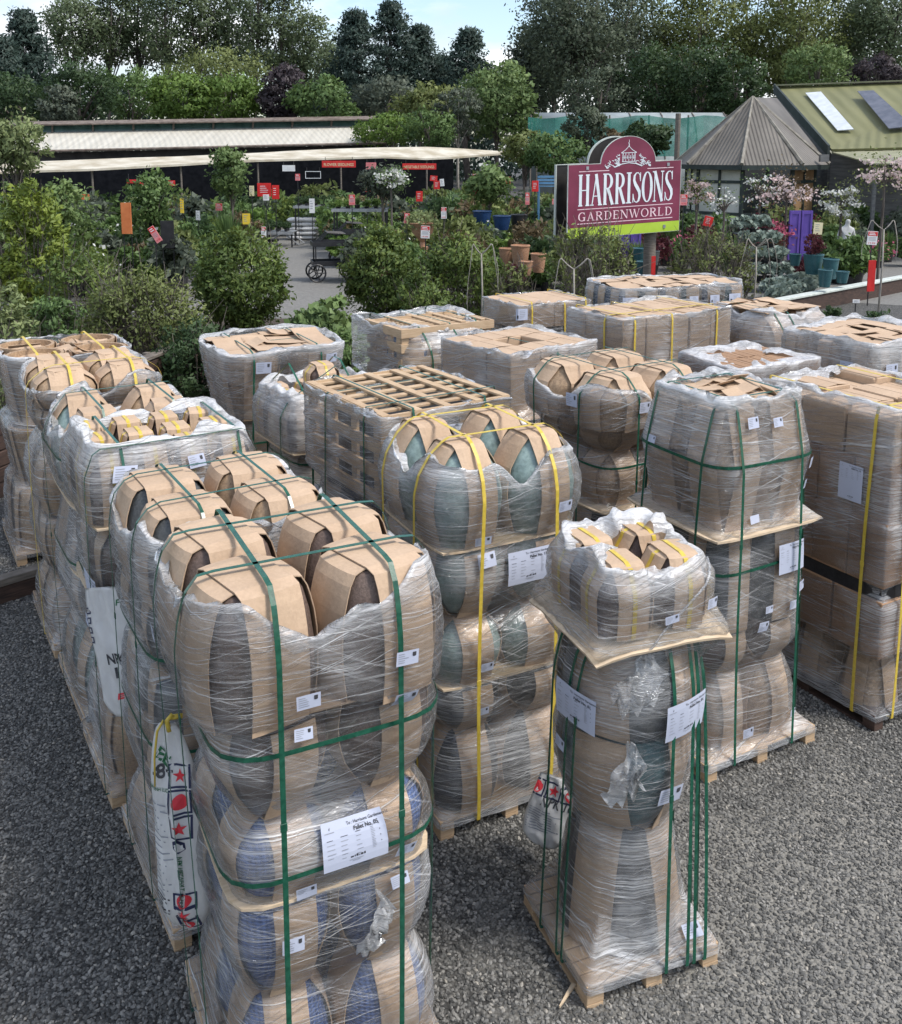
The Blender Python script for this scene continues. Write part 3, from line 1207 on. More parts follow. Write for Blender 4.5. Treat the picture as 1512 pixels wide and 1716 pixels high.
    def belt(self, z, color='green_strap', width=0.017, tilt=(0.0, 0.0)):
        poly = [(r * math.cos(t), r * math.sin(t)) for t, r in zip(self.th, [self.r_at(t, z) + .007 for t in self.th])]
        h = hull2d(poly)
        path = []
        for a, b in zip(h, h[1:] + h[:1]):
            n = max(1, int(math.hypot(a[0] - b[0], a[1] - b[1]) / .06))
            for k in range(n):
                f = k / n
                x, y = a[0] + (b[0] - a[0]) * f, a[1] + (b[1] - a[1]) * f
                path.append((x, y, z + tilt[0] * x + tilt[1] * y))
        MB().ribbon(path, (0, 0, width / 2), 0.0016, closed=True).obj('strap', MAT[color], self.root)
        return self

    # ---- paper
    def page_surface(self, th, z, rot=0.0, off=0.009, flat=0.55):
        off += 0.010
        p0 = self.pt(th, z)
        n = self.nrm(th, z)
        up = np.array([0, 0, 1.0])
        u = np.cross(up, n)
        u /= np.linalg.norm(u)
        v = np.cross(n, u)
        r0 = max(0.15, float(np.linalg.norm(p0[:2])))
        def S(x, y, h):
            c, s = math.cos(rot), math.sin(rot)
            x, y = x * c - y * s, x * s + y * c
            flatp = p0 + u * x + v * y + n * (off + h)
            cp = self.pt(th + x / r0, z + y, off + h)
            return tuple(flatp * flat + cp * (1 - flat) + n * 0.003)
        return S

    def face(self, side, off, z, **k):
        """surface angle for a point on the front (f), right (r), left (l) or back (b) side"""
        base = {'f': -math.pi / 2, 'r': 0.0, 'l': math.pi, 'b': math.pi / 2}[side]
        # offset along the side in metres
        return base + math.atan2(off, max(0.2, self.r_at(base, z)))

    def sticker(self, side, off, z, w=0.085, h=0.06, rot=None, icon='right'):
        k_ = float(self.rs.uniform(.8, 1.12))
        w, h = w * k_, h * k_ * float(self.rs.uniform(.88, 1.15))
        th = self.face(side, off, z)
        S = self.page_surface(th, z, self.jit(.05) if rot is None else rot, 0.008, 0.5)
        g = Page()
        g.rect('paper', -w / 2, -h / 2, w / 2, h / 2)
        o = g.wrap(S, self.root, 'sticker', 0)
        t = Page()
        ix = w * .22 if icon == 'right' else -w * .38
        iy = h * .05 if icon == 'right' else -h * .36
        t.poly('ink', [(ix, iy + h * .3), (ix, iy + h * .06), (ix + w * .03, iy), (ix + w * .13, iy), (ix + w * .16, iy + h * .06), (ix + w * .16, iy + h * .3)])
        lx = -w * .42 if icon == 'right' else -w * .12
        for k in range(5):
            ln = w * float(self.rs.uniform(.25, .48))
            t.rect('greyink', lx, h * (.30 - .15 * k), lx + ln, h * (.34 - .15 * k))
        t.wrap(S, o, 'printed_text', 0.0012)
        return self

    def sheet(self, side, off, z, number, w=0.262, h=0.185, rot=0.0, extra=True, flat=0.55):
        th = self.face(side, off, z)
        S = self.page_surface(th, z, rot, 0.011, flat)
        g = Page()
        g.rect('paper', -w / 2, -h / 2, w / 2, h / 2)
        o = g.wrap(S, self.root, 'packing_sheet', 0)
        t = Page()
        k = w / 0.262
        t.text('ink', 'To : Harrisons Gardenworld', -.022 * k, h * .5 - .024 * k, .0150 * k, 0.012)
        t.rect('greyink', .012 * k, h * .5 - .031 * k, .055 * k, h * .5 - .029 * k)
        t.text('ink', 'Pallet No. %s' % number, .004 * k, h * .5 - .047 * k, .0195 * k, 0.025)
        t.poly('ink', [(-.100 * k, h * .5 - .022 * k), (-.094 * k, h * .5 - .016 * k), (-.097 * k, h * .5 - .028 * k)])
        t.rect('greyink', -.118 * k, h * .5 - .036 * k, -.078 * k, h * .5 - .0335 * k)
        rs = self.rs
        for c, (x0, ln) in enumerate(((-.112, .036), (-.055, .032), (.008, .030))):
            for q in range(6):
                if rs.random() < .12:
                    continue
                y = h * .5 - (.062 + .017 * q - .004 * c) * k
                t.rect('greyink' if q else 'ink', x0 * k, y, (x0 + ln * float(rs.uniform(.5, 1))) * k, y + .0022 * k)
        for q in range(15):
            y = h * .5 - (.048 + .0062 * q) * k
            t.rect('greyink', .070 * k, y, (.070 + float(rs.uniform(.008, .018))) * k, y + .0018 * k)
        for q in range(4):
            t.rect('ink', .104 * k, h * .5 - (.05 + .022 * q) * k, .107 * k, h * .5 - (.046 + .022 * q) * k)
        x = -.02 * k
        for q, ww in enumerate((.012, .004, .008, .003, .010, .006)):          # handling marks
            t.rect('ink', x, -h * .5 + .036 * k, x + ww * k, -h * .5 + (.042 + .002 * (q % 3)) * k)
            x += (ww + .0035) * k
        t.rect('greyink', -.025 * k, -h * .5 + .026 * k, .032 * k, -h * .5 + .028 * k)
        t.rect('greyink', -.012 * k, -h * .5 + .020 * k, .022 * k, -h * .5 + .022 * k)
        t.wrap(S, o, 'printed_text', 0.0014)
        return self


def auto_stickers(L, n, zs, sides='fr', icon='right', w=0.085):
    for z in zs:
        for s in sides:
            half = (L.pw if s in 'fb' else L.pd) * .36
            for k in range(n):
                L.sticker(s, float(L.rs.uniform(-half, half)), z + float(L.rs.uniform(-.02, .02)), w, w * .7, None, icon)


def tall_pots(L, plan):
    for p in plan:
        if p[0] == 'B':
            L.board(*p[1:])
        else:
            L.pots(**p[1])


W = 'pallet load of wrapped pots'

# --- front left load: brown and blue jars, green straps, document "Pallet No. 05"
D = Load('wrapped_pallet', 'nearest tall pallet of brown jars over blue pots, sheet reading Pallet No. 05', 'pallet load', -0.655, 3.92, 26, .96, .95)
D.ox = .02
D.pots(.44, 2, 2, .88, .86, 'jar', True, 'blue_pot', fill=.47)
D.pots(.46, 2, 2, .88, .86, 'jar', False, 'blue_pot', fill=.47)
D.board(.90, .86, ch=.10)
D.pots(.36, 2, 2, .88, .86, 'egg', True, 'blue_pot', fill=.47, srot=.15)
D.pots(.42, 2, 2, .92, .9, 'jar', False, 'brown_pot', fill=.48, srot=.15)
D.ox = -.02
D.board(.9, .84, .006, 'card')
D.pots(.55, 2, 2, 1.05, .97, 'blunt', True, 'brown_pot', fill=.485, srot=.17, sw=1.05)
D.build_shell()
D.film(drop=.07, dip=.10, fold=.035, up=.01, rag=.05, rim=.35)
for x in (-.24, .25):
    D.strap('x', x, width=.022)
for y in (-.23, .22):
    D.strap('y', y, width=.022)
D.belt(1.72, width=.02)
D.belt(1.16, width=.02, tilt=(0.02, 0))
D.sheet('f', .06, 1.235, '05', flat=.35)
for a in (('f', -.13, 1.94), ('f', .27, 2.02), ('f', .27, 1.84), ('f', -.14, 1.78), ('f', -.13, 1.06), ('f', .29, 1.12), ('f', -.2, .87), ('f', .26, .98), ('l', -.25, 1.95), ('l', -.2, 1.1), ('r', 0, 1.8)):
    D.sticker(*a, w=.085)

# --- front right load on its own small pallet: single wide jars, four small pots on a wide board
A = Load('wrapped_pallet', 'narrow stack of single jars, a wide board sticking out under four small pots', 'pallet load', .86, 4.43, 21, .74, .70)
A.pots(.66, 1, 1, .60, .58, 'bell', True, 'black_pot', fill=.49, sq=2.3, srot=.70, sw=.80)
A.pots(.50, 1, 1, .62, .60, 'jarw', False, 'teal_pot', fill=.49, sq=2.3, srot=.62, sw=.95)
A.pots(.52, 1, 1, .64, .62, 'jarw', True, 'grey_pot', fill=.49, sq=2.3, srot=.62, sw=.95)
A.board(.76, .72, .012, 'ply', .07)
A.pots(.34, 2, 2, .60, .58, 'facet', True, 'brown_pot', fill=.49, tape='yellow_strap', sw=1.1)
A.build_shell(.8)
A.film(drop=.02, dip=.02, fold=.12, rim=.75, up=.03, rag=.03, body=.02)
for x in (.05, .17, .21, .27):
    A.strap('x', x, width=.018, zmax=1.78)
for y in (-.13, -.08, .1):
    A.strap('y', y, width=.018, zmax=1.78)
A.sheet('f', .12, 1.40, '01', rot=.03, flat=.45)
A.sheet('l', .12, 1.42, '01', rot=-.05, flat=.45)
for a in (('f', .02, 1.90, .09, .05), ('f', .26, 1.93, .09, .06), ('f', .06, 1.0, .13, .08), ('f', .24, .2), ('l', .0, 1.16), ('r', -.2, 1.2)):
    A.sticker(*a)

def film_tail(L, th, z0, ln, w, seed, dense=.30, out=.02):
    rs = np.random.default_rng(seed)
    g = np.zeros((16, 9, 3))
    for i, a in enumerate(np.linspace(0, 1, 16)):
        ww = w * (.12 + 1.15 * a ** .8) * (1 + .25 * math.sin(11 * a + seed))
        for j, b in enumerate(np.linspace(-.5, .5, 9)):
            t_ = th + (b * ww) / .3 + .06 * math.sin(5 * a)
            o = out + .022 * math.sin(17 * b + 9 * a + seed) * math.sin(3.1 * a) + .012 * rs.normal()
            g[i, j] = L.pt(t_, max(z0 - a * ln * (1 - .55 * abs(b + .2 * math.sin(seed)) + .12 * math.sin(23 * b + seed)), .2), max(.016, o))
    m = MB()
    n = 9
    m.add(g.reshape(-1, 3), [(i * n + j, i * n + j + 1, (i + 1) * n + j + 1, (i + 1) * n + j) for i in range(15) for j in range(8)])
    o = m.obj('film_tail', MAT['film'], L.root, smooth=True)
    o.data.attributes.new('dense', 'FLOAT', 'POINT').data.foreach_set('value', np.full(16 * 9, dense, np.float32))


film_tail(A, -1.9, 1.75, .30, .20, 1, .22)
film_tail(A, -2.05, 1.32, .36, .13, 2, .30)
film_tail(D, -1.25, .98, .34, .05, 3, .25)
q_ = [A.pt(a, z, .016) for a, z in zip(np.linspace(-1.95, -.75, 14), np.linspace(1.74, 2.12, 14))]
MB().tube(q_, .006, 5).obj('film_tail', MAT['film'], A.root, smooth=True)

# --- middle load: celadon pots, yellow straps
M = Load('wrapped_pallet', 'pallet of pale green glazed jars in yellow straps, sheet reading Pallet No. 17', 'pallet load', .16, 5.73, 27, .97, .93)
M.pots(.50, 2, 2, .94, .9, 'jar', True, 'black_pot', fill=.49)
M.pots(.30, 2, 2, .94, .9, 'jar', False, 'black_pot', fill=.49)
M.board(.94, .90)
M.pots(.40, 2, 2, .94, .9, 'egg', True, 'celadon_pot', fill=.5)
M.pots(.42, 2, 2, .94, .9, 'jar', False, 'celadon_pot', fill=.5)
M.board(.95, .91)
M.pots(.59, 2, 2, .98, .94, 'egg', True, 'celadon_pot', fill=.50, sw=.85, srot=.1)
M.build_shell()
M.film(drop=.10, dip=.12, fold=.05, up=.02, rag=.06, rim=.5, body=.0)
for x in (-.24, .25):
    M.strap('x', x, 'yellow_strap', .022)
for y in (-.23, .23):
    M.strap('y', y, 'yellow_strap', .022)
M.sheet('f', .07, 1.62, '17', w=.28, h=.2, flat=.4)
for a in (('f', -.22, 1.82, .11, .06), ('f', -.2, 1.70, .1, .07), ('f', -.2, 1.06), ('f', -.22, .78), ('f', .3, 1.95)):
    M.sticker(*a)

# --- left row, second to sixth
L2 = Load('wrapped_pallet', 'second pallet of the left row, jars under broad cardboard bands, film slung across', 'pallet load', -1.27, 5.04, 31, .98, 1.14)
L2.pots(.42, 2, 2, .94, .94, 'jar', True, 'sand_pot', fill=.49)
L2.pots(.42, 2, 2, .94, .94, 'jar', False, 'sand_pot', fill=.49)
L2.pots(.40, 2, 2, .94, .94, 'drum', True, 'grey_pot', fill=.48)
L2.pots(.40, 2, 2, .94, .94, 'jar', False, 'grey_pot', fill=.49)
L2.pots(.48, 2, 2, .96, .96, 'blunt', True, 'sand_pot', fill=.49, sw=1.1, mats=['grey_pot', 'sand_pot'])
L2.build_shell()
L2.film(drop=.10, dip=.12, fold=.06, up=.03, rag=.06, rim=.6, body=.05)
for x in (-.22, .24):
    L2.strap('x', x)
for y in (-.25, .24):
    L2.strap('y', y)
L2.belt(1.5)
L2.belt(1.02)
L3 = Load('wrapped_pallet', 'pallet topped with many small pots in yellow tape, film rolled round them', 'pallet load', -1.9, 6.02, 31, .98, .92)
L3.pots(.62, 2, 2, .9, .86, 'jar', True, 'sand_pot', fill=.49)
L3.pots(.52, 2, 2, .9, .86, 'jar', False, 'sand_pot', fill=.49)
L3.board(.98, .9)
L3.pots(.52, 2, 2, .9, .86, 'facet', True, 'brown_pot', fill=.49)
L3.board(1.0, .94)
L3.pots(.45, 4, 3, .98, .9, 'facet', True, 'brown_pot', fill=.50, tape='yellow_strap', sw=1.15, jz=.03)
L3.build_shell()
L3.film(drop=.01, dip=.02, fold=.10, up=.05, rag=.04, rim=.75)
for x in (-.3, .4):
    L3.strap('x', x)
L3.strap('y', -.4)
L3.belt(1.35)
for a in (('f', -.3, 2.12, .12, .08), ('f', .12, 2.13, .1, .08), ('l', .1, 1.1), ('r', -.2, 2.1)):
    L3.sticker(*a)
L3.sheet('l', .2, 1.35, '09')
L4 = Load('wrapped_pallet', 'wide jars in green straps, third pallet from the back of the left row', 'pallet load', -2.37, 6.83, 31, .98, 1.14)
L4.pots(.55, 2, 2, .92, .94, 'jar', True, 'celadon_pot', fill=.49, cardmat='card')
L4.pots(.47, 2, 2, .92, .94, 'jar', False, 'brown_pot', fill=.49)
L4.board(.98, 1.0)
L4.pots(.46, 2, 2, .92, .94, 'cone', True, 'brown_pot', fill=.49)
L4.board(.96, .98)
L4.pots(.62, 2, 2, .98, .98, 'egg', True, 'celadon_pot', fill=.49, mats=['celadon_pot', 'sand_pot'])
L4.build_shell()
L4.film(drop=.10, dip=.12, fold=.06, up=.03, rag=.06, rim=.6, body=.05)
for x in (-.22, .26):
    L4.strap('x', x)
L4.strap('y', .2)
L4.belt(1.95)
L4.belt(1.2)
for a in (('f', -.2, 2.1, .12, .09), ('f', .28, 2.2, .11, .08)):
    L4.sticker(*a)
L5 = Load('wrapped_pallet', 'pallet of tan jars with rounded tops and yellow straps, near the left row end', 'pallet load', -3.03, 7.9, 31, .98, 1.14)
L5.pots(.45, 2, 2, .92, .94, 'jar', True, 'sand_pot', fill=.49)
L5.pots(.55, 2, 2, .94, .96, 'jar', False, 'sand_pot', fill=.49)
L5.pots(.62, 2, 2, .96, .96, 'egg', True, 'sand_pot', fill=.49)
L5.pots(.26, 2, 2, .9, .9, 'jar', False, 'sand_pot', fill=.49)
L5.pots(.30, 2, 2, .96, .96, 'egg', True, 'sand_pot', fill=.49, sw=1.1)
L5.build_shell()
L5.film(drop=.10, dip=.12, fold=.05, up=.02, rag=.05, rim=.5)
for x in (-.24, .25):
    L5.strap('x', x, 'yellow_strap', .022)
L5.strap('y', -.24, 'yellow_strap', .022)
L5.belt(1.72, 'yellow_strap', .022)
L6 = Load('wrapped_pallet', 'last pallet of the left row, open round tubs stuffed with cardboard', 'pallet load', -3.98, 9.7, 31, 1.25, 1.14)
L6.pots(.62, 2, 2, 1.22, 1.1, 'drum', True, 'sand_pot', fill=.49, sq=2.0)
L6.pots(.62, 2, 2, 1.22, 1.1, 'cone', False, 'sand_pot', fill=.49, sq=2.0)
L6.pots(.70, 2, 2, 1.22, 1.1, 'cone', False, 'sand_pot', fill=.49, sq=2.0)
L6.flaps(1.0, .95, 3, L6.zt - .10, .05)
L6.build_shell()
L6.film(drop=.03, fold=.04, up=.01, rag=.015, rim=.6)
L6.strap('x', -.3, 'yellow_strap', .024)
L6.strap('x', .3, 'yellow_strap', .024)

# --- second row
K = Load('wrapped_pallet', 'pallet topped by a large slatted wooden crate with an open lattice lid', 'pallet load', -.34, 6.86, 33.5, 1.05, 1.16)
K.pots(.75, 2, 2, 1.0, 1.0, 'jar', True, 'grey_pot', fill=.49)
K.pots(.75, 2, 2, 1.0, 1.0, 'jar', False, 'navy_pot', fill=.49)
K.pots(.50, 2, 2, .86, .92, 'drum', True, 'grey_pot', fill=.48, z=1.70, sleeve=False)
K.zt = 1.66
K.crate(.62, 1.05, 1.16)
K.build_shell()
K.film(drop=.02, fold=.02, up=.004, rag=.01, rim=.25, body=.03)
for y in (-.38, .2):
    K.strap('y', y)
for x in (-.28, .3):
    K.strap('x', x)
K.belt(1.1)
K.sticker('f', .02, 2.13, .1, .075)
M3 = Load('wrapped_pallet', 'pallet of small taped boxes, one standing proud, behind the lattice crate', 'pallet load', -1.12, 8.12, 32, .98, .95)
M3.pots(.50, 2, 2, .92, .9, 'cone', True, 'sand_pot', fill=.49)
M3.pots(.50, 2, 2, .92, .9, 'cone', False, 'sand_pot', fill=.49)
M3.pots(.45, 2, 2, .80, .78, 'cone', True, 'sand_pot', fill=.49)
M3.board(.95, .92)
M3.pots(.42, 3, 3, .9, .88, 'facet', True, 'brown_pot', fill=.5, tape='yellow_strap', sw=1.15, jz=.02)
z_ = M3.zt
M3.pots(.20, 1, 1, .26, .26, 'facet', True, 'brown_pot', fill=.5, tape='yellow_strap', sw=1.2, z=z_ + .01)
M3.zt = z_
M3.build_shell()
M3.film(drop=.0, fold=.10, up=.05, rag=.04, rim=.6, body=.22)
M3.strap('x', -.3)
M3.strap('x', .15)
M3.strap('y', -.3)
M3.belt(1.45)
M3.sticker('f', -.25, 1.25, .11, .09)
M4 = Load('wrapped_pallet', 'tapered planters under cardboard flaps, furthest left of the middle loads beside the bushes', 'pallet load', -1.76, 9.25, 28, 1.1, 1.0)
M4.pots(.8, 2, 2, .86, .8, 'cone', True, 'sand_pot', fill=.49)
M4.pots(.62, 2, 2, .9, .86, 'cone', False, 'sand_pot', fill=.49)
M4.pots(.62, 2, 2, 1.2, 1.1, 'cone', False, 'sand_pot', fill=.49)
M4.flaps(1.1, 1.0, 4, None, .035)
M4.build_shell()
M4.film(drop=-.02, fold=.08, up=.02, rag=.02, rim=.55, body=.05)
for x in (-.35, .3):
    M4.strap('x', x)
M4.strap('y', 0)
M4.belt(1.3)
for a in (('f', -.25, 2.05, .13, .1), ('f', .4, 2.08, .11, .09)):
    M4.sticker(*a)

# --- third row
N2 = Load('wrapped_pallet', 'pallet of four dumpy tan jars with stickers on their cardboard tops', 'pallet load', 1.31, 7.6, 32, 1.06, 1.06)
N2.pots(.60, 2, 2, .98, .98, 'jar', True, 'black_pot', fill=.49)
N2.pots(.58, 2, 2, .98, .98, 'jar', False, 'black_pot', fill=.49)
N2.board(1.04, 1.04)
N2.pots(.42, 2, 2, .9, .9, 'egg', True, 'sand_pot', fill=.49)
N2.pots(.20, 2, 2, .9, .9, 'jar', False, 'sand_pot', fill=.47)
N2.pots(.40, 2, 2, 1.08, 1.08, 'facet', True, 'sand_pot', fill=.50, sw=1.0, jz=.02)
N2.build_shell()
N2.film(drop=.10, dip=.12, fold=.06, up=.02, rag=.05, rim=.5)
for x in (-.27, .27):
    N2.strap('x', x)
for y in (-.27, .27):
    N2.strap('y', y)
N2.belt(1.62)
for a in (('f', -.22, 2.12, .12, .1), ('f', -.05, 2.1, .12, .09), ('f', .38, 2.14, .12, .09), ('l', .2, 2.14, .12, .1), ('f', .1, 1.5)):
    N2.sticker(*a)
N3 = Load('wrapped_pallet', 'pallet of square boxes with a square hole in the middle of the top', 'pallet load', .64, 8.95, 38, 1.22, 1.15)
N3.pots(.75, 2, 2, 1.16, 1.1, 'cone', True, 'sand_pot', fill=.49)
N3.pots(.78, 2, 2, 1.24, 1.16, 'cone', False, 'sand_pot', fill=.49)
N3.board(1.22, 1.16, .006, 'card')
N3.boxes(.58, 3, 3, 1.08, .98, skip=((1, 1),))
N3.build_shell(1.0)
N3.film(drop=.0, fold=.05, up=.02, rag=.02, rim=.4, body=.10)
N3.belt(1.25)
N3.strap('x', .0)
for a in (('f', -.3, 1.55, .13, .1), ('f', .3, 1.52, .13, .1)):
    N3.sticker(*a)
N4 = Load('wrapped_pallet', 'pallet topped by a slatted wooden crate, an arched dark jar wrapped at its front', 'pallet load', -.28, 10.05, 33, 1.12, 1.2)
N4.pots(.8, 2, 2, 1.05, 1.1, 'jar', True, 'sand_pot', fill=.49)
N4.pots(.8, 2, 2, 1.05, 1.1, 'jar', False, 'sand_pot', fill=.49)
z_ = N4.zt
N4.crate(.52, 1.12, .72)
for o in N4.root.children[-2:]:
    o.location.y = .24
N4.shapes[-1] = ('rect', (0, .24, .56, .36), z_, z_ + .54)
N4.pots(.48, 2, 1, 1.1, .5, 'egg', True, 'navy_pot', fill=.49, z=z_, skip=())
for o in N4.root.children[-2:]:
    o.location.y -= .36
N4.shapes[-2:] = [(k, (s[0], s[1] - .36) + s[2:], a, b) for k, s, a, b in N4.shapes[-2:]]
N4.zt = z_ + .54
N4.build_shell()
N4.film(drop=.02, fold=.05, up=.02, rag=.03, rim=.5, body=.08)
for x in (-.3, .05, .4):
    N4.strap('x', x)
N5 = Load('wrapped_pallet', 'small pallet with a flat cardboard lid and yellow straps beside the sign', 'pallet load', 1.0, 11.2, 28, 1.0, .8)
N5.pots(.95, 2, 2, .9, .74, 'drum', True, 'grey_pot', fill=.49)
N5.pots(.95, 2, 2, .9, .74, 'drum', False, 'grey_pot', fill=.49)
N5.boxes(.28, 2, 1, .98, .78)
N5.build_shell()
N5.film(drop=.0, fold=.015, up=.004, rag=.006, rim=.3)
for x in (-.32, .12, .42):
    N5.strap('x', x, 'yellow_strap', .018)
for a in (('f', -.46, 2.2, .13, .12), ('f', .28, 2.17, .14, .12)):
    N5.sticker(*a, rot=0.0, icon='left')

# --- right side
B = Load('wrapped_pallet', 'tall barrel shaped load with green belts and a shelf board at half height', 'pallet load', 1.84, 6.27, 28, .98, .96)
B.pots(.52, 2, 2, .79, .77, 'jar', True, 'sand_pot', fill=.49)
B.pots(.30, 2, 2, .79, .77, 'jar', False, 'brown_pot', fill=.49)
B.pots(.66, 2, 2, .80, .78, 'drum', True, 'grey_pot', fill=.48)
B.board(.96, .94, .014)
B.pots(.44, 2, 2, .81, .79, 'cone', False, 'sand_pot', fill=.49, sw=1.2)
B.pots(.36, 2, 2, .81, .79, 'cone', True, 'sand_pot', fill=.49, sw=1.2)
B.flaps(.62, .60, 4, B.zt + .002, .03)
B.zt += .01
B.build_shell(1.5)
B.film(drop=-.02, fold=.08, up=.025, rag=.02, rim=.65, body=.04)
for x in (-.27, .24):
    B.strap('x', x, width=.02)
for y in (-.27, .26):
    B.strap('y', y, width=.02)
B.belt(2.06, width=.02)
B.belt(1.36, width=.02, tilt=(.03, 0))
B.sheet('f', .2, 1.38, '07', w=.23, h=.2, flat=.4)
for a in (('f', -.15, 2.32), ('f', .05, 2.3), ('l', -.2, 2.1), ('f', -.1, 1.68), ('f', .38, 2.0), ('f', .36, 1.85), ('f', .34, 1.15), ('f', .02, 1.06), ('f', .25, 1.04), ('f', -.02, .95), ('f', .3, .25), ('f', -.1, .22), ('l', -.1, .3)):
    B.sticker(*a, w=.075, h=.06)
Cc = Load('wrapped_pallet', 'big block of brown cartons with a dark grey band at the right', 'pallet load', 3.14, 7.0, 29, 1.14, 1.26, mat='sleeper')
Cc.pots(.40, 3, 3, 1.06, 1.16, 'cone', True, 'sand_pot', fill=.49)
Cc.boxes(.42, 3, 3, 1.12, 1.22, mat='card_dark')
Cc.board(1.1, 1.2, .10, 'black_pot')
Cc.boxes(.46, 4, 4, 1.12, 1.22, mat='card_dark')
Cc.boxes(.40, 4, 4, 1.08, 1.18, mat='card_dark')
Cc.boxes(.36, 4, 3, 1.06, 1.16, tall=.2)
Cc.build_shell()
Cc.film(drop=.0, fold=.10, up=.03, rag=.03, rim=.6, body=.0)
Cc.strap('x', -.42, 'yellow_strap', .024)
Cc.strap('x', .3, 'yellow_strap', .024)
Cc.strap('y', -.45, 'yellow_strap', .024)
Cc.sheet('l', .30, 1.72, '10', w=.19, h=.26, flat=.9)
P2 = Load('wrapped_pallet', 'pallet of small upright cartons, each with a white sticker, under loose white film', 'pallet load', 2.72, 8.65, 26, 1.0, .9)
P2.boxes(1.6, 2, 2, .92, .84)
P2.boxes(.42, 6, 2, .96, .8, mat='card_dark')
P2.build_shell()
P2.film(drop=-.01, fold=.26, up=.02, rag=.03, rim=.8, body=.08)
for k in range(5):
    P2.sticker('f', -.40 + .19 * k, 1.98 + .01 * k, .1, .1, None, 'left')
P2.sticker('l', 0, 1.85, .12, .1)
P3 = Load('wrapped_pallet', 'wide pallet of light boxes with yellow straps, right behind the dumpy tan jars', 'pallet load', 2.12, 10.22, 31, 1.5, .95)
P3.boxes(1.0, 3, 2, 1.44, .9)
P3.pots(.62, 4, 3, 1.44, .9, 'cone', True, 'sand_pot', fill=.49)
P3.boxes(.60, 5, 3, 1.5, .92, tall=.03)
P3.build_shell()
P3.film(drop=.0, fold=.03, up=.01, rag=.012, rim=.35, body=.05)
for x in (-.62, -.12, .52):
    P3.strap('x', x, 'yellow_strap', .021)
P3.strap('y', -.2, 'yellow_strap', .024)
for a in (('f', .15, 1.72, .16, .12), ('f', -.35, 1.68, .14, .1), ('f', .62, 1.8, .14, .12)):
    P3.sticker(*a, rot=0.0, icon='left')
P4 = Load('wrapped_pallet', 'widest pallet at the back, blue and brown striped, in front of the sign post', 'pallet load', 2.66, 12.0, 18, 1.72, 1.0)
P4.pots(1.0, 5, 3, 1.68, .95, 'drum', True, 'grey_pot', fill=.49)
P4.pots(.9, 5, 3, 1.68, .95, 'cone', False, 'grey_pot', fill=.49)
P4.pots(.36, 6, 3, 1.7, .96, 'drum', True, 'navy_pot', fill=.5, mats=['navy_pot', 'teal_pot'], sw=1.2)
P4.flaps(1.66, .94, 5, P4.zt, .02)
P4.build_shell()
P4.film(drop=-.01, fold=.03, up=.012, rag=.012, rim=.45)
for k in range(6):
    P4.sticker('f', -.76 + .29 * k, 2.22, .13, .12, 0.0, 'left')
Q2 = Load('wrapped_pallet', 'large pallet at the right edge, ragged cardboard on top, smeared white film', 'pallet load', 4.12, 9.42, 30, 1.25, 1.2)
Q2.boxes(.9, 3, 3, 1.2, 1.15)
Q2.pots(.6, 3, 3, 1.2, 1.15, 'cone', True, 'sand_pot', fill=.49)
Q2.pots(.6, 4, 3, 1.22, 1.15, 'drum', True, 'sand_pot', fill=.5)
Q2.flaps(1.15, 1.1, 4, None, .03)
Q2.build_shell()
Q2.film(drop=-.02, fold=.08, up=.03, rag=.03, rim=.6, body=.16)
for a in (('l', .3, 2.0, .14, .12), ('l', -.1, 1.95, .14, .12), ('l', -.4, 2.0, .14, .12), ('f', -.4, 2.0, .14, .12)):
    Q2.sticker(*a)
Q3 = Load('wrapped_pallet', 'pallet with an arched banded jar at its near corner, between the right hand loads', 'pallet load', 3.6, 10.85, 30, 1.15, 1.1)
Q3.pots(.85, 2, 2, 1.1, 1.05, 'jar', True, 'sand_pot', fill=.49)
Q3.pots(.70, 2, 2, 1.1, 1.05, 'jar', False, 'sand_pot', fill=.49)
Q3.pots(.58, 2, 2, 1.12, 1.08, 'egg', True, 'sand_pot', fill=.5, sw=1.1)
Q3.flaps(.9, .8, 3, Q3.zt + .015, .03)
Q3.zt += .02
Q3.build_shell()
Q3.film(drop=.02, dip=.08, fold=.08, up=.03, rag=.03, rim=.5, body=.08)
for x in (-.35, -.15):
    Q3.strap('x', x)


# ================================================================== setting behind the yard
def wave_roof(name, c1, c2, freq, axis_scale, stain=0.35, rough=0.6):
    t = NT(name)
    v = t.coord('Object', rnd=False)
    uv = t.n('Attribute', attribute_name='along').outputs['Fac']
    w = t.math('SINE', t.math('MULTIPLY', uv, freq))
    n = t.noise(t.n('Mapping', {'Vector': v, 'Scale': axis_scale}).outputs[0], 1.2, 5, 0.6)
    col = t.ramp(n, [(0.35, c1), (0.65, c2)])
    sepn = t.noise(v, 0.5, 4)
    col = t.mix(t.math('MULTIPLY', sepn, stain), col, tuple(c * 0.55 for c in c1))
    return t.end(t.bsdf(col, rough, t.math('MULTIPLY', w, 0.5), 0.03, 0.8))


def slab(name, pts, mat, parent=None, t=0.06, along=None, nu=1):
    """flat quad given by four corners (order round the edge), with a thickness; 'along' stored for corrugation"""
    p = [np.array(q) for q in pts]
    u = np.linspace(0, 1, nu + 1)
    g = np.array([[p[0] * (1 - a) + p[1] * a, p[3] * (1 - a) + p[2] * a] for a in u])
    m = MB().sheet(g, -t)
    o = m.obj(name, mat, parent)
    if along is not None:
        d = np.linalg.norm(p[1] - p[0])
        at = o.data.attributes.new('along', 'FLOAT', 'POINT')
        k = np.repeat(u * d, 2)
        at.data.foreach_set('value', np.concatenate([k, k]).astype(np.float32))
    return o


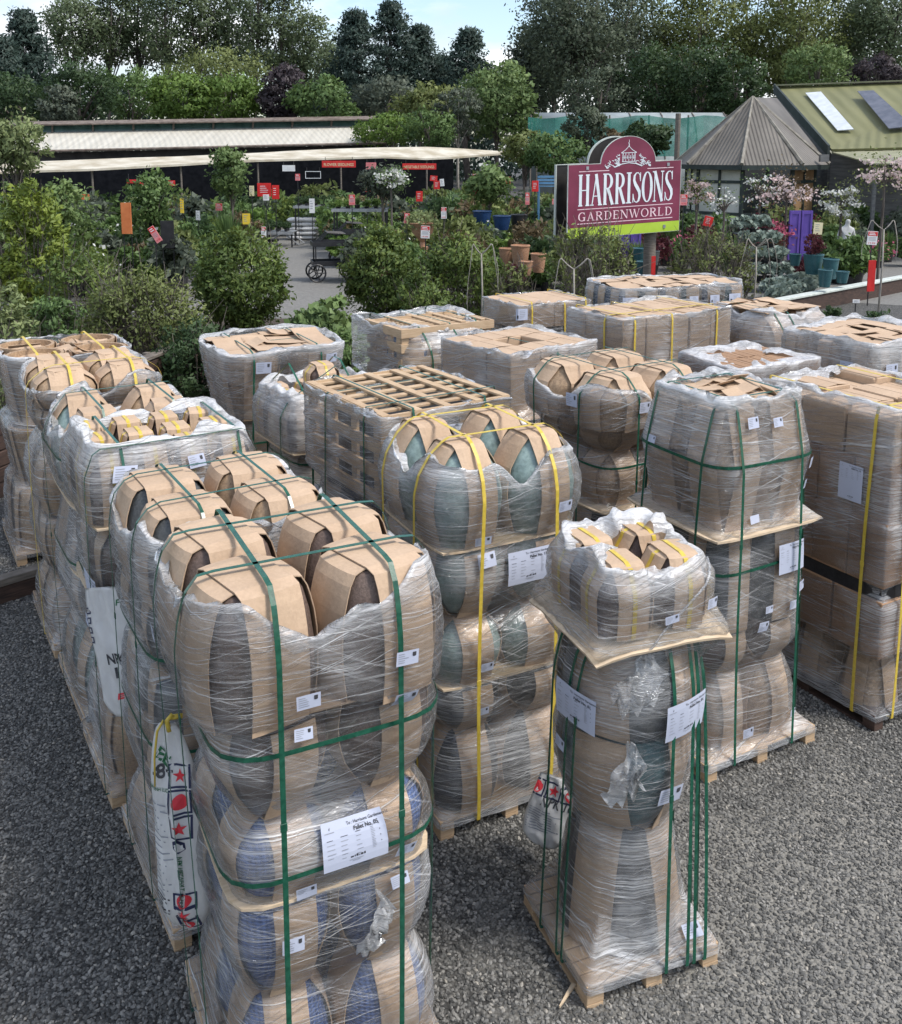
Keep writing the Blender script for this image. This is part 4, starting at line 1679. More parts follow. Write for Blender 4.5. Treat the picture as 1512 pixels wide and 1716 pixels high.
def leaf_quads(c, size, aspect=0.5, out=None, rs=RNG, droop=0.2):
    """one pointed leaf (or tuft) per centre"""
    n = len(c)
    d = rs.normal(size=(n, 3))
    if out is not None:
        d = d * 0.7 + out
    d[:, 2] -= droop
    d /= np.linalg.norm(d, axis=1, keepdims=True) + 1e-9
    s = np.cross(d, rs.normal(size=(n, 3)))
    s /= np.linalg.norm(s, axis=1, keepdims=True) + 1e-9
    nn = np.cross(d, s)
    sz = size * rs.uniform(.6, 1.35, (n, 1))
    a = c - d * sz * .5
    b = c + s * sz * aspect * .5 + nn * sz * .06
    e = c + d * sz * .5
    f = c - s * sz * aspect * .5 + nn * sz * .06
    v = np.stack([a, b, e, f], 1)
    if out is not None:                       # wind every leaf so that its face looks outwards
        gn = np.cross(b - a, f - a)
        fl = (gn * out).sum(1) < 0
        v[fl] = v[fl][:, ::-1]
    return v.reshape(-1, 3)


def leaf_obj(name, v, mat, parent, loc=(0, 0, 0), soft=None):
    n = len(v) // 4
    me = bpy.data.meshes.new(name)
    me.vertices.add(n * 4)
    me.vertices.foreach_set('co', v.astype(np.float32).ravel())
    me.loops.add(n * 4)
    me.loops.foreach_set('vertex_index', np.arange(n * 4, dtype=np.int32))
    me.polygons.add(n)
    me.polygons.foreach_set('loop_start', np.arange(0, n * 4, 4, dtype=np.int32))
    me.update(calc_edges=True)
    me.materials.append(mat)
    if soft is not None:                      # rounded shading: leaf normals lean towards the clump's outside
        q = v.reshape(-1, 4, 3)
        gn = np.cross(q[:, 1] - q[:, 0], q[:, 3] - q[:, 0])
        gn /= np.linalg.norm(gn, axis=1, keepdims=True) + 1e-9
        nn = gn * .45 + soft * .75
        nn /= np.linalg.norm(nn, axis=1, keepdims=True) + 1e-9
        me.polygons.foreach_set('use_smooth', np.ones(n, bool))
        me.normals_split_custom_set_from_vertices(np.repeat(nn, 4, 0).tolist())
    return link(name, me, parent, loc)


def clumps(rs, shape, n, rx, ry, z0, z1):
    """centres of leaf clumps for a crown between heights z0 and z1"""
    out = []
    h = z1 - z0
    while len(out) < n:
        u, a = rs.random(), rs.uniform(0, 6.283)
        if shape == 'cone':
            u = rs.random() ** 1.25
            r = (1 - u) ** 0.75 * (0.5 + 0.5 * rs.random()) * (1.0 if rs.random() < .8 else .5) * (.8 + .35 * abs(math.sin(u * 19)))
            out.append((r * rx * math.cos(a), r * ry * math.sin(a), z0 + u * h))
        elif shape == 'column':
            r = math.sin(math.pi * (0.12 + 0.8 * u)) ** 0.6 * math.sqrt(rs.random())
            out.append((r * rx * math.cos(a), r * ry * math.sin(a), z0 + u * h))
        else:
            d = rs.normal(size=3)
            d /= np.linalg.norm(d)
            k = rs.uniform(.62, 1.0) if shape == 'round' else rs.random() ** .45
            out.append((d[0] * rx * k, d[1] * ry * k, z0 + h / 2 + d[2] * h / 2 * k))
    return np.array(out)


FOL = {}


def foliage(rs, cs, cr, per, leaf, aspect, flat=0.75, dens=2.2):
    """leaves gathered round clump centres"""
    n = len(cs)
    d = rs.normal(size=(n, per, 3))
    d /= np.linalg.norm(d, axis=2, keepdims=True)
    rad = rs.random((n, per, 1)) ** (1 / dens)
    size = cr * rs.uniform(.6, 1.3, (n, 1, 1))
    off = d * rad * size
    off[:, :, 2] *= flat
    c = (cs[:, None, :] + off).reshape(-1, 3)
    mid = cs.mean(0)
    g = cs - mid
    g /= np.linalg.norm(g, axis=1, keepdims=True) + 1e-9
    o = d * .6 + g[:, None, :] * .55
    o = o.reshape(-1, 3)
    o /= np.linalg.norm(o, axis=1, keepdims=True) + 1e-9
    FOL['soft'] = o
    return leaf_quads(c, leaf, aspect, o * .7, rs)


LEAF = {}
for nm, a, b, c in (
        ('poplar', (0.053, 0.079, 0.043), (0.118, 0.158, 0.079), (0.228, 0.276, 0.150)),
        ('pine', (0.018, 0.032, 0.026), (0.043, 0.072, 0.058), (0.090, 0.130, 0.101)),
        ('dark', (0.019, 0.036, 0.017), (0.046, 0.082, 0.032), (0.097, 0.154, 0.056)),
        ('mid', (0.041, 0.074, 0.024), (0.101, 0.168, 0.053), (0.210, 0.294, 0.096)),
        ('bright', (0.048, 0.090, 0.019), (0.118, 0.193, 0.038), (0.235, 0.331, 0.076)),
        ('light', (0.055, 0.094, 0.031), (0.132, 0.198, 0.066), (0.242, 0.319, 0.121)),
        ('olive', (0.065, 0.084, 0.026), (0.144, 0.175, 0.055), (0.259, 0.295, 0.101)),
        ('grey', (0.044, 0.056, 0.040), (0.094, 0.115, 0.080), (0.188, 0.213, 0.156)),
        ('gum', (0.036, 0.050, 0.031), (0.079, 0.103, 0.062), (0.156, 0.186, 0.120)),
        ('purple', (0.029, 0.023, 0.029), (0.062, 0.049, 0.055), (0.111, 0.091, 0.094)),
        ('gloss', (0.029, 0.055, 0.014), (0.096, 0.146, 0.036), (0.258, 0.306, 0.074)),
        ('yellow', (0.061, 0.094, 0.013), (0.154, 0.209, 0.033), (0.297, 0.341, 0.061)),
        ('pale', (0.066, 0.099, 0.033), (0.176, 0.220, 0.088), (0.352, 0.396, 0.187)),
        ('maroon', (0.044, 0.011, 0.015), (0.099, 0.024, 0.031), (0.165, 0.050, 0.055)),
        ('silver', (0.090, 0.126, 0.099), (0.216, 0.270, 0.225), (0.378, 0.432, 0.378)),
        ('rust', (0.066, 0.050, 0.022), (0.121, 0.088, 0.044), (0.187, 0.143, 0.077))):
    LEAF[nm] = leaf_mat('foliage_' + nm, a, b, c)
LEAF['blossom'] = leaf_mat('blossom', (.50, .33, .33), (.66, .52, .50), (.78, .70, .66), 0.6, 0.3)
LEAF['pink'] = leaf_mat('pink_flowers', (.42, .05, .12), (.55, .12, .20), (.66, .30, .36), 0.6, 0.3)
LEAF['white'] = leaf_mat('white_flowers', (.55, .56, .50), (.72, .72, .68), (.8, .8, .76), 0.6, 0.3)
MAT['bark'] = simple('bark', (.055, .045, .038), (.13, .11, .095), .9, 6, .01, (1, 1, .3))
MAT['twig'] = simple('grey_twigs', (.065, .055, .045), (.15, .13, .105), .85, 6, .003)
MAT['palebark'] = simple('pale_bark', (.22, .20, .17), (.36, .33, .29), .85, 6, .003)


def base_x(px, Y):
    return (px - XC) * Y / F * 1.0


def tree(px, top, bot, wpx, Y, kind, leaf, label, seed, name=None, cat='tree', n=60, per=55, lf=None, cr=None, trunk=True, group=None, bark='bark', shape=None, z0=None, limbs=9, flat=.75, aspect=.55):
    rs = np.random.default_rng(seed)
    pt, pb = P(px, top, Y), P(px, bot, Y)
    r = wpx * Y / F / 2
    zt, zb = pt.z, max(0.3, pb.z) if z0 is None else z0
    root = empty(name or {'cone': 'conifer_tree'}.get(kind, 'broadleaf_tree'), (pt.x, Y, 0))
    tag(root, label, cat, group)
    cs = clumps(rs, shape or kind, n, r, r * .85, zb + (zt - zb) * .04, zt - (zt - zb) * .03)
    cr = cr or r * .32
    lf = lf or max(0.16, Y * 0.0034)
    v = foliage(rs, cs, cr, per, lf, aspect, flat)
    leaf_obj('crown', v, LEAF[leaf], root, soft=FOL['soft'])
    if trunk:
        m = MB()
        tr = max(.05, r * .07)
        top_z = zb + (zt - zb) * (.9 if kind in ('cone', 'column') else .6)
        m.tube([(0, 0, 0), (rs.normal() * .1 * r * .3, 0, zb * .6 + .1), (rs.normal() * .08 * r, rs.normal() * .05 * r, (zb + top_z) / 2), (0, 0, top_z)], [tr, tr * .85, tr * .6, tr * .25], 7)
        for k in range(limbs):
            c = cs[rs.integers(len(cs))]
            z = min(c[2] - .1, zb * .5 + (c[2] - zb * .5) * rs.uniform(.3, .6))
            z = max(.2, z)
            m.tube([(0, 0, z), (c[0] * .45, c[1] * .45, z + (c[2] - z) * .55), (c[0] * .95, c[1] * .95, c[2])], [tr * .45, tr * .3, tr * .1], 5)
        m.obj('trunk', MAT[bark], root, smooth=True)
    return root


# ------------------------------------------------------------------ far wood and tree belt
rs = np.random.default_rng(3)
cs = np.stack([rs.uniform(-95, 95, 800), rs.uniform(124, 140, 800), rs.uniform(.03, 1, 800)], 1)
cs[:, 2] = cs[:, 2] * (11.5 + 1.5 * np.sin(cs[:, 0] * .13) + np.clip(cs[:, 0] - 12, 0, 30) * .25)
tag(leaf_obj('far_wood', foliage(rs, cs, 3.3, 60, .75, .6), LEAF['pine'], None, soft=FOL['soft']), 'dark mass of woodland closing the view behind the trees', None, None, 'stuff')

BELT = 'tall trees closing the view'
popl = [(126, 0, 105), (160, -45, 112), (212, -60, 118), (262, -65, 115), (312, -60, 120), (362, -65, 118), (410, -60, 125), (455, -35, 130), (498, 25, 150), (540, 85, 200)]
where = ['leftmost of the airy row, nearest the two spiky conifers', 'second from the left in the airy row, forked low', 'third of the airy row, above the long shed', 'fourth of the airy row, leaning right', 'fifth of the airy row, behind the bright domed tree', 'sixth of the airy row, behind the olive crown', 'seventh of the airy row, tallest at its middle', 'eighth of the airy row, above the purple tree', 'ninth of the airy row, thinning towards the pines', 'shortest of the airy row, touching the dark pines']
for i, (px, tp, bt) in enumerate(popl):
    t_ = tree(px, tp, bt, 92, 118 + (i % 3) * 2, 'column', 'poplar', 'tall grey green tree, ' + where[i], 100 + i, 'poplar_tree', n=80, per=70, lf=.40, cr=1.5, group=BELT, limbs=16, flat=.9)
    t_.rotation_euler = (0, R(4 if i else -2), 0)
for i, (px, tp, bt, w, Y, lab) in enumerate([
        (-2, 62, 200, 80, 100, 'dark spiky conifer cut by the left edge of the photo'),
        (37, 14, 200, 88, 104, 'dark spiky conifer with a thin tip, second from the left edge'),
        (594, 14, 205, 85, 112, 'slim dark pine with a pointed top, left of the broad pine'),
        (655, 0, 205, 110, 114, 'broadest and tallest of the dark pines at the middle'),
        (704, 42, 205, 80, 116, 'dark pine sloping down on the right of the broad pine'),
        (787, 48, 205, 105, 112, 'lone dark pine with a blunt top under the bright cloud'),
        (745, 92, 205, 50, 118, 'small dark pine between the broad pine and the lone one')]):
    tree(px, tp, bt, w * 1.6, Y, 'cone', 'pine', lab, 130 + i, 'pine_tree', n=260, per=48, lf=.5, cr=1.25, group=BELT, flat=.45, aspect=.35)
for i, a in enumerate([
        (932, -70, 190, 115, 108, 'gum', 'airy grey gum tree at the right of the sky gap'),
        (884, 60, 200, 60, 110, 'grey', 'small pale grey tree low in the sky gap beside the gum'),
        (965, -40, 205, 150, 98, 'gum', 'broad grey gum with bare sloping limbs above the sign'),
        (1030, -60, 195, 130, 112, 'gum', 'dark gum behind the broad one, right of the sign top'),
        (1105, -60, 190, 140, 116, 'olive', 'olive green willow left of the octagonal roof'),
        (1185, -75, 190, 150, 114, 'olive', 'olive green willow straight above the octagonal roof'),
        (1265, -70, 185, 150, 116, 'olive', 'olive green willow above the left end of the green roof'),
        (1345, -60, 180, 150, 110, 'olive', 'yellowish willow above the white skylight'),
        (1425, -70, 175, 140, 116, 'poplar', 'grey green willow with sky gaps above the dark skylight'),
        (1500, -70, 175, 140, 108, 'poplar', 'grey willow cut by the right edge of the photo')]):
    tree(a[0], a[1], a[2], a[3], a[4], 'blob', a[5], a[6], 150 + i, 'gum_tree' if a[5] in ('gum', 'grey') else 'willow_tree', n=110, per=85, lf=.40, cr=2.0, group=BELT, limbs=14)
MIDT = 'rounded trees behind the nursery'
for i, a in enumerate([
        (28, 118, 215, 130, 80, 'round', 'dark', 'dark round tree at the left edge behind the shed', 70),
        (132, 100, 215, 130, 78, 'round', 'dark', 'large dark green dome tree behind the left of the shed', 90),
        (95, 142, 215, 70, 72, 'round', 'grey', 'small greyish tree in front of the dark dome', 50),
        (212, 108, 210, 110, 86, 'round', 'mid', 'loose mid green tree between the dark dome and the bright tree', 60),
        (368, 84, 175, 180, 92, 'round', 'olive', 'wide olive tree peeping over the bright domed tree', 80),
        (300, 116, 215, 105, 72, 'round', 'bright', 'bright green domed tree, left half of the bright pair', 85),
        (378, 120, 215, 115, 73, 'round', 'bright', 'bright green tree, right half of the bright pair beside the purple one', 85),
        (474, 104, 210, 82, 72, 'round', 'purple', 'purple brown twiggy tree behind the shed', 80),
        (542, 130, 215, 110, 70, 'round', 'mid', 'green round tree right of the purple one', 70),
        (655, 126, 215, 120, 76, 'round', 'grey', 'soft grey green tree below the broad pine', 70),
        (722, 138, 225, 110, 72, 'round', 'olive', 'olive tree below the small pine', 60),
        (835, 102, 240, 125, 66, 'round', 'light', 'tall light green feathery tree left of the gum limbs', 110),
        (768, 135, 245, 80, 62, 'blob', 'grey', 'see-through tree with pale stems beside the light feathery tree', 40),
        (645, 188, 245, 100, 62, 'round', 'bright', 'low bright shrub at the right end of the long shed', 50),
        (720, 182, 250, 90, 60, 'round', 'mid', 'mid green shrub behind the end of the white awning', 50),
        (1010, 110, 215, 120, 82, 'round', 'gum', 'dark grey tree straight behind the sign arch', 70),
        (1100, 72, 215, 120, 82, 'round', 'dark', 'dark tree above the green net, left of the pair', 90),
        (1175, 62, 215, 120, 80, 'round', 'dark', 'darkest tree above the green net beside the octagonal roof', 90),
        (1240, 84, 205, 95, 78, 'round', 'dark', 'dark tree touching the tip of the octagonal roof', 70),
        (1372, 70, 165, 110, 82, 'round', 'light', 'fresh green tree rising over the white skylight', 70),
        (1472, 92, 165, 95, 84, 'round', 'purple', 'dark brownish tree over the right end of the green roof', 60),
        (985, 175, 255, 70, 58, 'round', 'gum', 'dark bush left of the sign arch', 50),
        (1085, 205, 260, 80, 50, 'round', 'dark', 'dark bush in front of the green net right of the sign arch', 60),
        (930, 225, 290, 100, 50, 'round', 'mid', 'climber covered bush at the right end of the awning', 60),
        (1035, 215, 280, 50, 52, 'round', 'rust', 'rusty tree fern behind the sign arch', 40),
        (880, 215, 280, 80, 54, 'round', 'olive', 'olive bush behind the tip of the awning', 50)]):
    tree(a[0], a[1], a[2], a[3], a[4], a[5], a[6], a[7], 200 + i, n=a[8], per=60, lf=.30 if a[4] > 65 else .22, group=MIDT, bark='palebark' if 'pale stems' in a[7] else 'bark', cr=None)

# ------------------------------------------------------------------ long shed and awning
MAT['creamroof'] = wave_roof('pale_corrugated_roof', (.46, .43, .36), (.58, .55, .47), 2 * math.pi / .35, (2.5, .15, .15), .25)
MAT['rustmetal'] = simple('rusty_metal', (.09, .065, .05), (.20, .16, .13), .7, 3, .004)
MAT['tealglass'] = simple('green_glass', (.025, .06, .055), (.06, .12, .11), .15, 2, 0)
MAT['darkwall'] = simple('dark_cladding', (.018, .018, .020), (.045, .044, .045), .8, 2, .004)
MAT['canvas'] = simple('cream_canvas', (.36, .31, .22), (.56, .52, .43), .8, 1.1, .02, (1, 1, 1))
MAT['nearblack'] = simple('near_black_sheet', (.004, .005, .007), (.010, .011, .014), .95, 4, .004, spec=.1)
shed = empty('long_shed', P(350, 250, 62).xy.to_3d())
tag(shed, 'long shed with pale corrugated roof and a strip of glass under its ridge', 'shed')
def kid(o, par):
    o.parent = par
    o.matrix_parent_inverse = Matrix.Translation(-par.location)
    return o
e0, e1 = P(20, 253, 60), P(654, 238, 62)
r0, r1 = P(20, 223, 65), P(620, 211, 67)
kid(slab('roof', [e0, e1, r1, r0], MAT['creamroof'], None, .08, True, 1), shed)
g0, g1 = P(20, 210, 65.2), P(622, 200, 67.2)
kid(slab('clerestory_window', [r0 + Vector((0, .1, 0)), r1 + Vector((0, .1, 0)), g1, g0], MAT['tealglass'], None, .05), shed)
for k in range(10):
    a = k / 9
    kid(MB().tube([r0.lerp(r1, a) + Vector((0, -.05, -.05)), g0.lerp(g1, a) + Vector((0, -.1, .05))], .07, 4).obj('window_post', MAT['oldwood']), shed)
kid(MB().ribbon([tuple(g0 + Vector((-.3, -.3, .08))), tuple(g1 + Vector((.3, -.3, .08)))], (0, .5, .12), .08).obj('ridge_cap', MAT['rustmetal']), shed)
kid(MB().tube([e0 + Vector((0, -.1, -.06)), e1 + Vector((0, -.1, -.06))], .09, 6).obj('gutter', MAT['rustmetal']), shed)
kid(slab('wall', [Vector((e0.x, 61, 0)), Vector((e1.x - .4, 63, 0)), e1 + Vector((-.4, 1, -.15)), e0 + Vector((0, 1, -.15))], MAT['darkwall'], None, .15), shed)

aw = empty('awning', P(400, 262, 50).xy.to_3d())
tag(aw, 'long cream canvas awning over dark display tables, its right tip pointed', 'awning')
fr = [(-60, 293, 44), (0, 288, 44.5), (75, 285, 45), (150, 283, 45.5), (225, 279, 46.5), (300, 275, 47.5), (365, 271, 48.5), (430, 268, 49), (500, 266, 50), (570, 264, 51), (640, 262, 52), (715, 265, 53), (760, 263, 54), (850, 256, 56)]
bk = [(-60, 275, 47), (0, 273, 47.5), (75, 270, 48), (150, 267, 48.5), (225, 264, 49.5), (300, 262, 50.5), (365, 259, 51.5), (430, 256, 52), (500, 252, 53), (570, 249, 54), (640, 247, 55), (715, 246, 55.5), (760, 248, 56), (852, 254, 57)]
grid = []
for (a, b) in zip(fr, bk):
    p, q = P(*a), P(*b)
    grid.append([tuple(p + Vector((0, 0, -.10))), tuple(p), tuple(p.lerp(q, .33) + Vector((0, 0, -.03))), tuple(p.lerp(q, .66) + Vector((0, 0, -.03))), tuple(q)])
kid(MB().sheet(np.array(grid)[:, ::-1], .03).obj('canvas', MAT['canvas'], smooth=True, angle=50), aw)
for (px, py, Y) in fr[1:-1:2]:
    p = P(px, py, Y)
    kid(MB().tube([(p.x, Y + .3, 0), (p.x, Y + .3, p.z - .05)], .05, 6).obj('post', MAT['oldwood']), aw)
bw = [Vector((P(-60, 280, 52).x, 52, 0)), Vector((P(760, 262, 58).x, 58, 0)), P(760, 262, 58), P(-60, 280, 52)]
o = slab('dark_back_wall', bw, MAT['nearblack'], None, .04)  # near-black colour stands in for the shade under the awning
tag(o, 'back wall of the awning, painted near black for the shade under it', 'back wall')

# ------------------------------------------------------------------ octagonal kiosk and green roofed building
MAT['browniron'] = wave_roof('brown_corrugated_iron', (.085, .075, .062), (.155, .14, .12), 2 * math.pi / .16, (.6, .6, .2), .3)
MAT['ironcap'] = simple('lichen_ridge_iron', (.14, .125, .10), (.26, .24, .20), .7, 4, .004)
MAT['oliveroof'] = wave_roof('olive_roofing', (.15, .15, .062), (.205, .20, .09), 2 * math.pi / .4, (1, .2, .2), .2)
MAT['oliveflat'] = simple('faded_olive_sheet', (.20, .20, .115), (.28, .275, .17), .6, 1.5, .003)
MAT['tunnelwhite'] = simple('dull_white_plastic', (.20, .23, .23), (.30, .33, .33), .5, .8, .01)
MAT['skywhite'] = simple('white_skylight_sheet', (.50, .53, .55), (.62, .65, .67), .3, 3, .002)
MAT['skydark'] = simple('grey_skylight_sheet', (.07, .075, .095), (.12, .125, .15), .25, 3, .002)
MAT['greywall'] = simple('grey_boards', (.10, .10, .098), (.17, .17, .165), .8, 2, .004, (1, 1, 6))
MAT['creamwall'] = simple('cream_panel', (.42, .42, .37), (.55, .54, .48), .7, 2, .002)
MAT['orangewall'] = simple('tan_panel', (.20, .115, .05), (.28, .17, .085), .7, 2, .002)
MAT['darkframe'] = simple('dark_green_frame', (.012, .02, .018), (.028, .040, .036), .6, 3, .002)
MAT['glassdark'] = simple('dark_window_glass', (.012, .014, .016), (.03, .034, .036), .08, 2, 0)
cY = 42.0
apex = P(1262, 163, cY)
rad = 237 / 2 * cY / F
ez = P(1262, 277, cY - rad).z
kio = empty('octagonal_kiosk', (apex.x, cY, 0))
tag(kio, 'octagonal kiosk with a brown corrugated tent roof beside the green roofed building', 'kiosk')
A8 = [R(22.5 + 45 * k) for k in range(8)]
cor = [Vector((rad * 1.04 * math.cos(a), rad * 1.04 * math.sin(a), ez)) for a in A8]
rm = MB()
al = []
tipz = apex.z
for k in range(8):
    a, b = cor[k], cor[(k + 1) % 8]
    t0, t1 = a * .02, b * .02
    t0.z = t1.z = tipz
    rm.add([a, b, t1, t0], [(0, 1, 2, 3)])
    al += [0, (b - a).length, (b - a).length * .51, (b - a).length * .49]
o = rm.obj('roof', MAT['browniron'], kio)
o.data.attributes.new('along', 'FLOAT', 'POINT').data.foreach_set('value', np.array(al, np.float32))
for k in range(8):
    MB().tube([Vector((0, 0, tipz + .03)), cor[k] + Vector((0, 0, .04))], [.05, .09], 5).obj('ridge_capping', MAT['ironcap'], kio)
for k in range(8):
    a, b = cor[k], cor[(k + 1) % 8]
    MB().ribbon([tuple(a + Vector((0, 0, -.10))), tuple(b + Vector((0, 0, -.10)))], (0, 0, .09), .05).obj('fascia', MAT['darkframe'], kio)
wl = [Vector((rad * .86 * math.cos(a), rad * .86 * math.sin(a), 0)) for a in A8]
pan = ['creamwall', 'creamwall', 'creamwall', 'creamwall', 'creamwall', 'glassdark', 'orangewall', 'orangewall']
for k in range(8):
    a, b = wl[k], wl[(k + 1) % 8]
    d = (b - a)
    nrm_ = Vector((d.y, -d.x, 0)).normalized()
    slab('wall_panel', [a, b, b + Vector((0, 0, ez - .15)), a + Vector((0, 0, ez - .15))], MAT[pan[k]], kio, .1)
    MB().tube([a, a + Vector((0, 0, ez - .12))], .09, 6).obj('corner_post', MAT['darkframe'], kio)
    fm = MB()
    for zz in (.12, ez * .42, ez * .8):
        fm.ribbon([tuple(a + nrm_ * .03 + Vector((0, 0, zz))), tuple(b + nrm_ * .03 + Vector((0, 0, zz)))], (0, 0, .06), .05)
    mid = (a + b) / 2 + nrm_ * .04
    fm.ribbon([tuple(mid), tuple(mid + Vector((0, 0, ez - .2)))], tuple(d.normalized() * .05), .05)
    fm.obj('wall_frame', MAT['darkframe'], kio)

kr = MB()
kr.add([Vector((0, 0, tipz)), P(1302, 164, 45) - kio.location, P(1386, 270, 41.6) - kio.location, cor[0] * .98], [(0, 1, 2), (0, 2, 3)])
kr.obj('link_roof', MAT['browniron'], kio)
bd = empty('green_roofed_building', P(1450, 255, 42).xy.to_3d())
tag(bd, 'big building with an olive green roof, one white and one grey skylight', 'building')
rA, rB = P(1302, 146, 50), P(1640, 134, 46)
eA, eB = P(1394, 250, 41.5), P(1660, 243, 38)
kid(slab('roof', [eA, eB, rB, rA], MAT['oliveroof'], None, .12, True), bd)
nrm2 = (eB - eA).cross(rA - eA).normalized()
for (c, mt) in (([(1350, 157), (1376, 155), (1431, 218), (1404, 220)], 'skywhite'), ([(1437, 154), (1464, 153), (1530, 213), (1490, 217)], 'skydark')):
    def on_roof(px, py):
        d = Vector(ray(px, py).tolist())
        o_ = Vector((0, 0, H))
        k = (eA - o_).dot(nrm2) / d.dot(nrm2)
        return o_ + d * k + nrm2 * .05
    kid(slab('skylight', [on_roof(*q) for q in (c[3], c[2], c[1], c[0])], MAT[mt], None, .04), bd)
kid(MB().ribbon([tuple(rA + Vector((-.15, 0, .08))), tuple(rB + Vector((0, 0, .08)))], (0, .28, .0), .06).obj('ridge_cap', MAT['oliveflat']), bd)
kid(MB().ribbon([tuple(rA + Vector((-.12, 0, -.06))), tuple(eA + Vector((-.12, 0, -.06)))], (0, 0, .22), .10).obj('barge_board', MAT['darkframe']), bd)
kid(slab('lean_to_roof', [P(1464, 274, 37), P(1660, 272, 34), eB + Vector((0, -.05, -.12)), eA + Vector((0.02, -.05, -.12))], MAT['oliveflat'], None, .05), bd)
back = Vector((-1.2, 12, 0))
kid(slab('gable_wall', [Vector((eA.x, eA.y + .4, 0)), Vector((rA.x, rA.y, 0)), rA + Vector((.1, 0, -.25)), eA + Vector((.05, .4, -.2))][::-1], MAT['greywall'], None, .12), bd)
kid(slab('front_wall', [Vector((eA.x + .1, eA.y + .3, 0)), Vector((eB.x, eB.y + .3, 0)), eB + Vector((0, .3, -.2)), eA + Vector((.1, .3, -.2))], MAT['greywall'], None, .12), bd)
pp = P(1470, 274, 37.1)
for px in (1470, 1560):
    p = P(px, 274, 37.0 if px < 1500 else 35.6)
    kid(MB().box((p.x, p.y + .1, (p.z - .1) / 2), (.12, .12, p.z - .1)).obj('post', MAT['greywall']), bd)
kid(MB().box(tuple(P(1381, 265, 40)), (.35, .2, .3)).obj('floodlight', MAT['greywall']), bd)

# green shade net and the tunnel house behind it
t = NT('green_net')
v = t.coord('Object', rnd=False)
n = t.noise(v, .8, 4)
col = t.ramp(n, [(.35, (.02, .17, .13)), (.65, (.05, .27, .21))])
nb = t.bsdf(col, .7)
tb = t.n('BsdfTransparent')
MAT['net'] = t.end(t.n('MixShader', {0: t.ramp(n, [(.3, .25), (.7, .55)]), 2: tb.outputs[0], 1: nb.outputs[0]}))
nf = empty('net_fence', P(1050, 230, 62).xy.to_3d())
tag(nf, 'green shade net fence with poles behind the sign arch', 'net fence')
gp_ = []
for k, px in enumerate(np.linspace(885, 1225, 16)):
    tp, bt_ = 196 + 3 * math.sin(k * 1.3), 262
    gp_.append([tuple(P(px, bt_, 62)), tuple(P(px, (tp + bt_) / 2, 62) + Vector((0, .15 * math.sin(k * 2), 0))), tuple(P(px, tp, 62))])
kid(MB().sheet(np.array(gp_), .01).obj('net', MAT['net']), nf)
for px in np.linspace(890, 1220, 6):
    p = P(px, 193, 62.1)
    kid(MB().tube([(p.x, p.y, 0), tuple(p)], .06, 6).obj('pole', MAT['oldwood']), nf)
th_ = empty('tunnel_house', P(1080, 230, 68).xy.to_3d())
tag(th_, 'low white plastic tunnel house seen through the green net', 'tunnel house')
pa, pb_ = P(900, 200, 68), P(1225, 193, 68)
gr = []
for k in range(9):
    an = math.pi * k / 8
    z = .2 + (pa.z + .3) * math.sin(an) ** .8
    gr.append([(pa.x, 70 - 2.4 * math.cos(an), z), (pb_.x, 70 - 2.4 * math.cos(an), z)])
kid(MB().sheet(np.array(gr), -.03).obj('cover', MAT['tunnelwhite'], smooth=True), th_)
for k in range(7):
    x = pa.x + (pb_.x - pa.x) * k / 6
    kid(MB().tube([(x, 70 - 2.46 * math.cos(math.pi * q / 10), .2 + (pa.z + .34) * math.sin(math.pi * q / 10) ** .8) for q in range(11)], .04, 5).obj('hoop', MAT['oldwood']), th_)
p = P(1137, 190, 47)
o = MB().tube([(p.x, p.y, 0), tuple(p)], .13, 8).obj('wooden_pole', MAT['oldwood'])
tag(o, 'single weathered pole rising between sign arch and octagonal roof', 'pole')

# ------------------------------------------------------------------ the sign
MAT['maroon'] = simple('maroon_panel', (.128, .012, .037), (.195, .026, .064), .42, 1.3, .0015)
MAT['lime'] = simple('lime_panel', (.34, .50, .03), (.40, .56, .05), .4, 2, .0015)
MAT['signwhite'] = simple('white_lettering', (.60, .66, .70), (.70, .75, .78), .4, 3, 0)
MAT['signpink'] = simple('pale_pink_lines', (.72, .50, .55), (.80, .60, .64), .4, 3, 0)
MAT['signback'] = simple('black_sign_back', (.012, .011, .010), (.03, .028, .026), .6, 3, .003)
MAT['signedge'] = simple('pale_sign_edge', (.42, .46, .42), (.55, .58, .54), .6, 6, .002)
MAT['redpaint'] = simple('red_paint', (.50, .012, .012), (.62, .025, .02), .45, 5, .001)
MAT['tagwhite'] = simple('white_card', (.62, .62, .62), (.74, .74, .73), .5, 4, .001)
MAT['tagpink'] = simple('faded_red_card', (.58, .16, .17), (.70, .27, .27), .5, 4, .001)
MAT['yellowpaint'] = simple('yellow_card', (.62, .42, .02), (.72, .52, .05), .5, 4, .001)
MAT['orangepaint'] = simple('orange_banner', (.48, .13, .035), (.58, .19, .06), .6, 3, .002)
MAT['creampaint'] = simple('cream_card', (.55, .48, .28), (.66, .60, .38), .6, 3, .001)
MAT['bluepaint'] = simple('blue_paint', (.06, .16, .28), (.10, .23, .36), .5, 3, .002)
MAT['purplepaint'] = simple('purple_shutter_paint', (.085, .045, .27), (.12, .065, .34), .5, 2, .002)
MAT['steel'] = simple('galvanised_steel', (.30, .31, .32), (.45, .46, .47), .4, 3, .001, metallic=.5)
MAT['blackmetal'] = simple('black_steel', (.010, .010, .012), (.028, .028, .030), .4, 4, .001)
MAT['marble'] = simple('white_cast_stone', (.50, .50, .49), (.64, .64, .63), .7, 4, .003)
MAT['terra'] = MAT['terracotta']

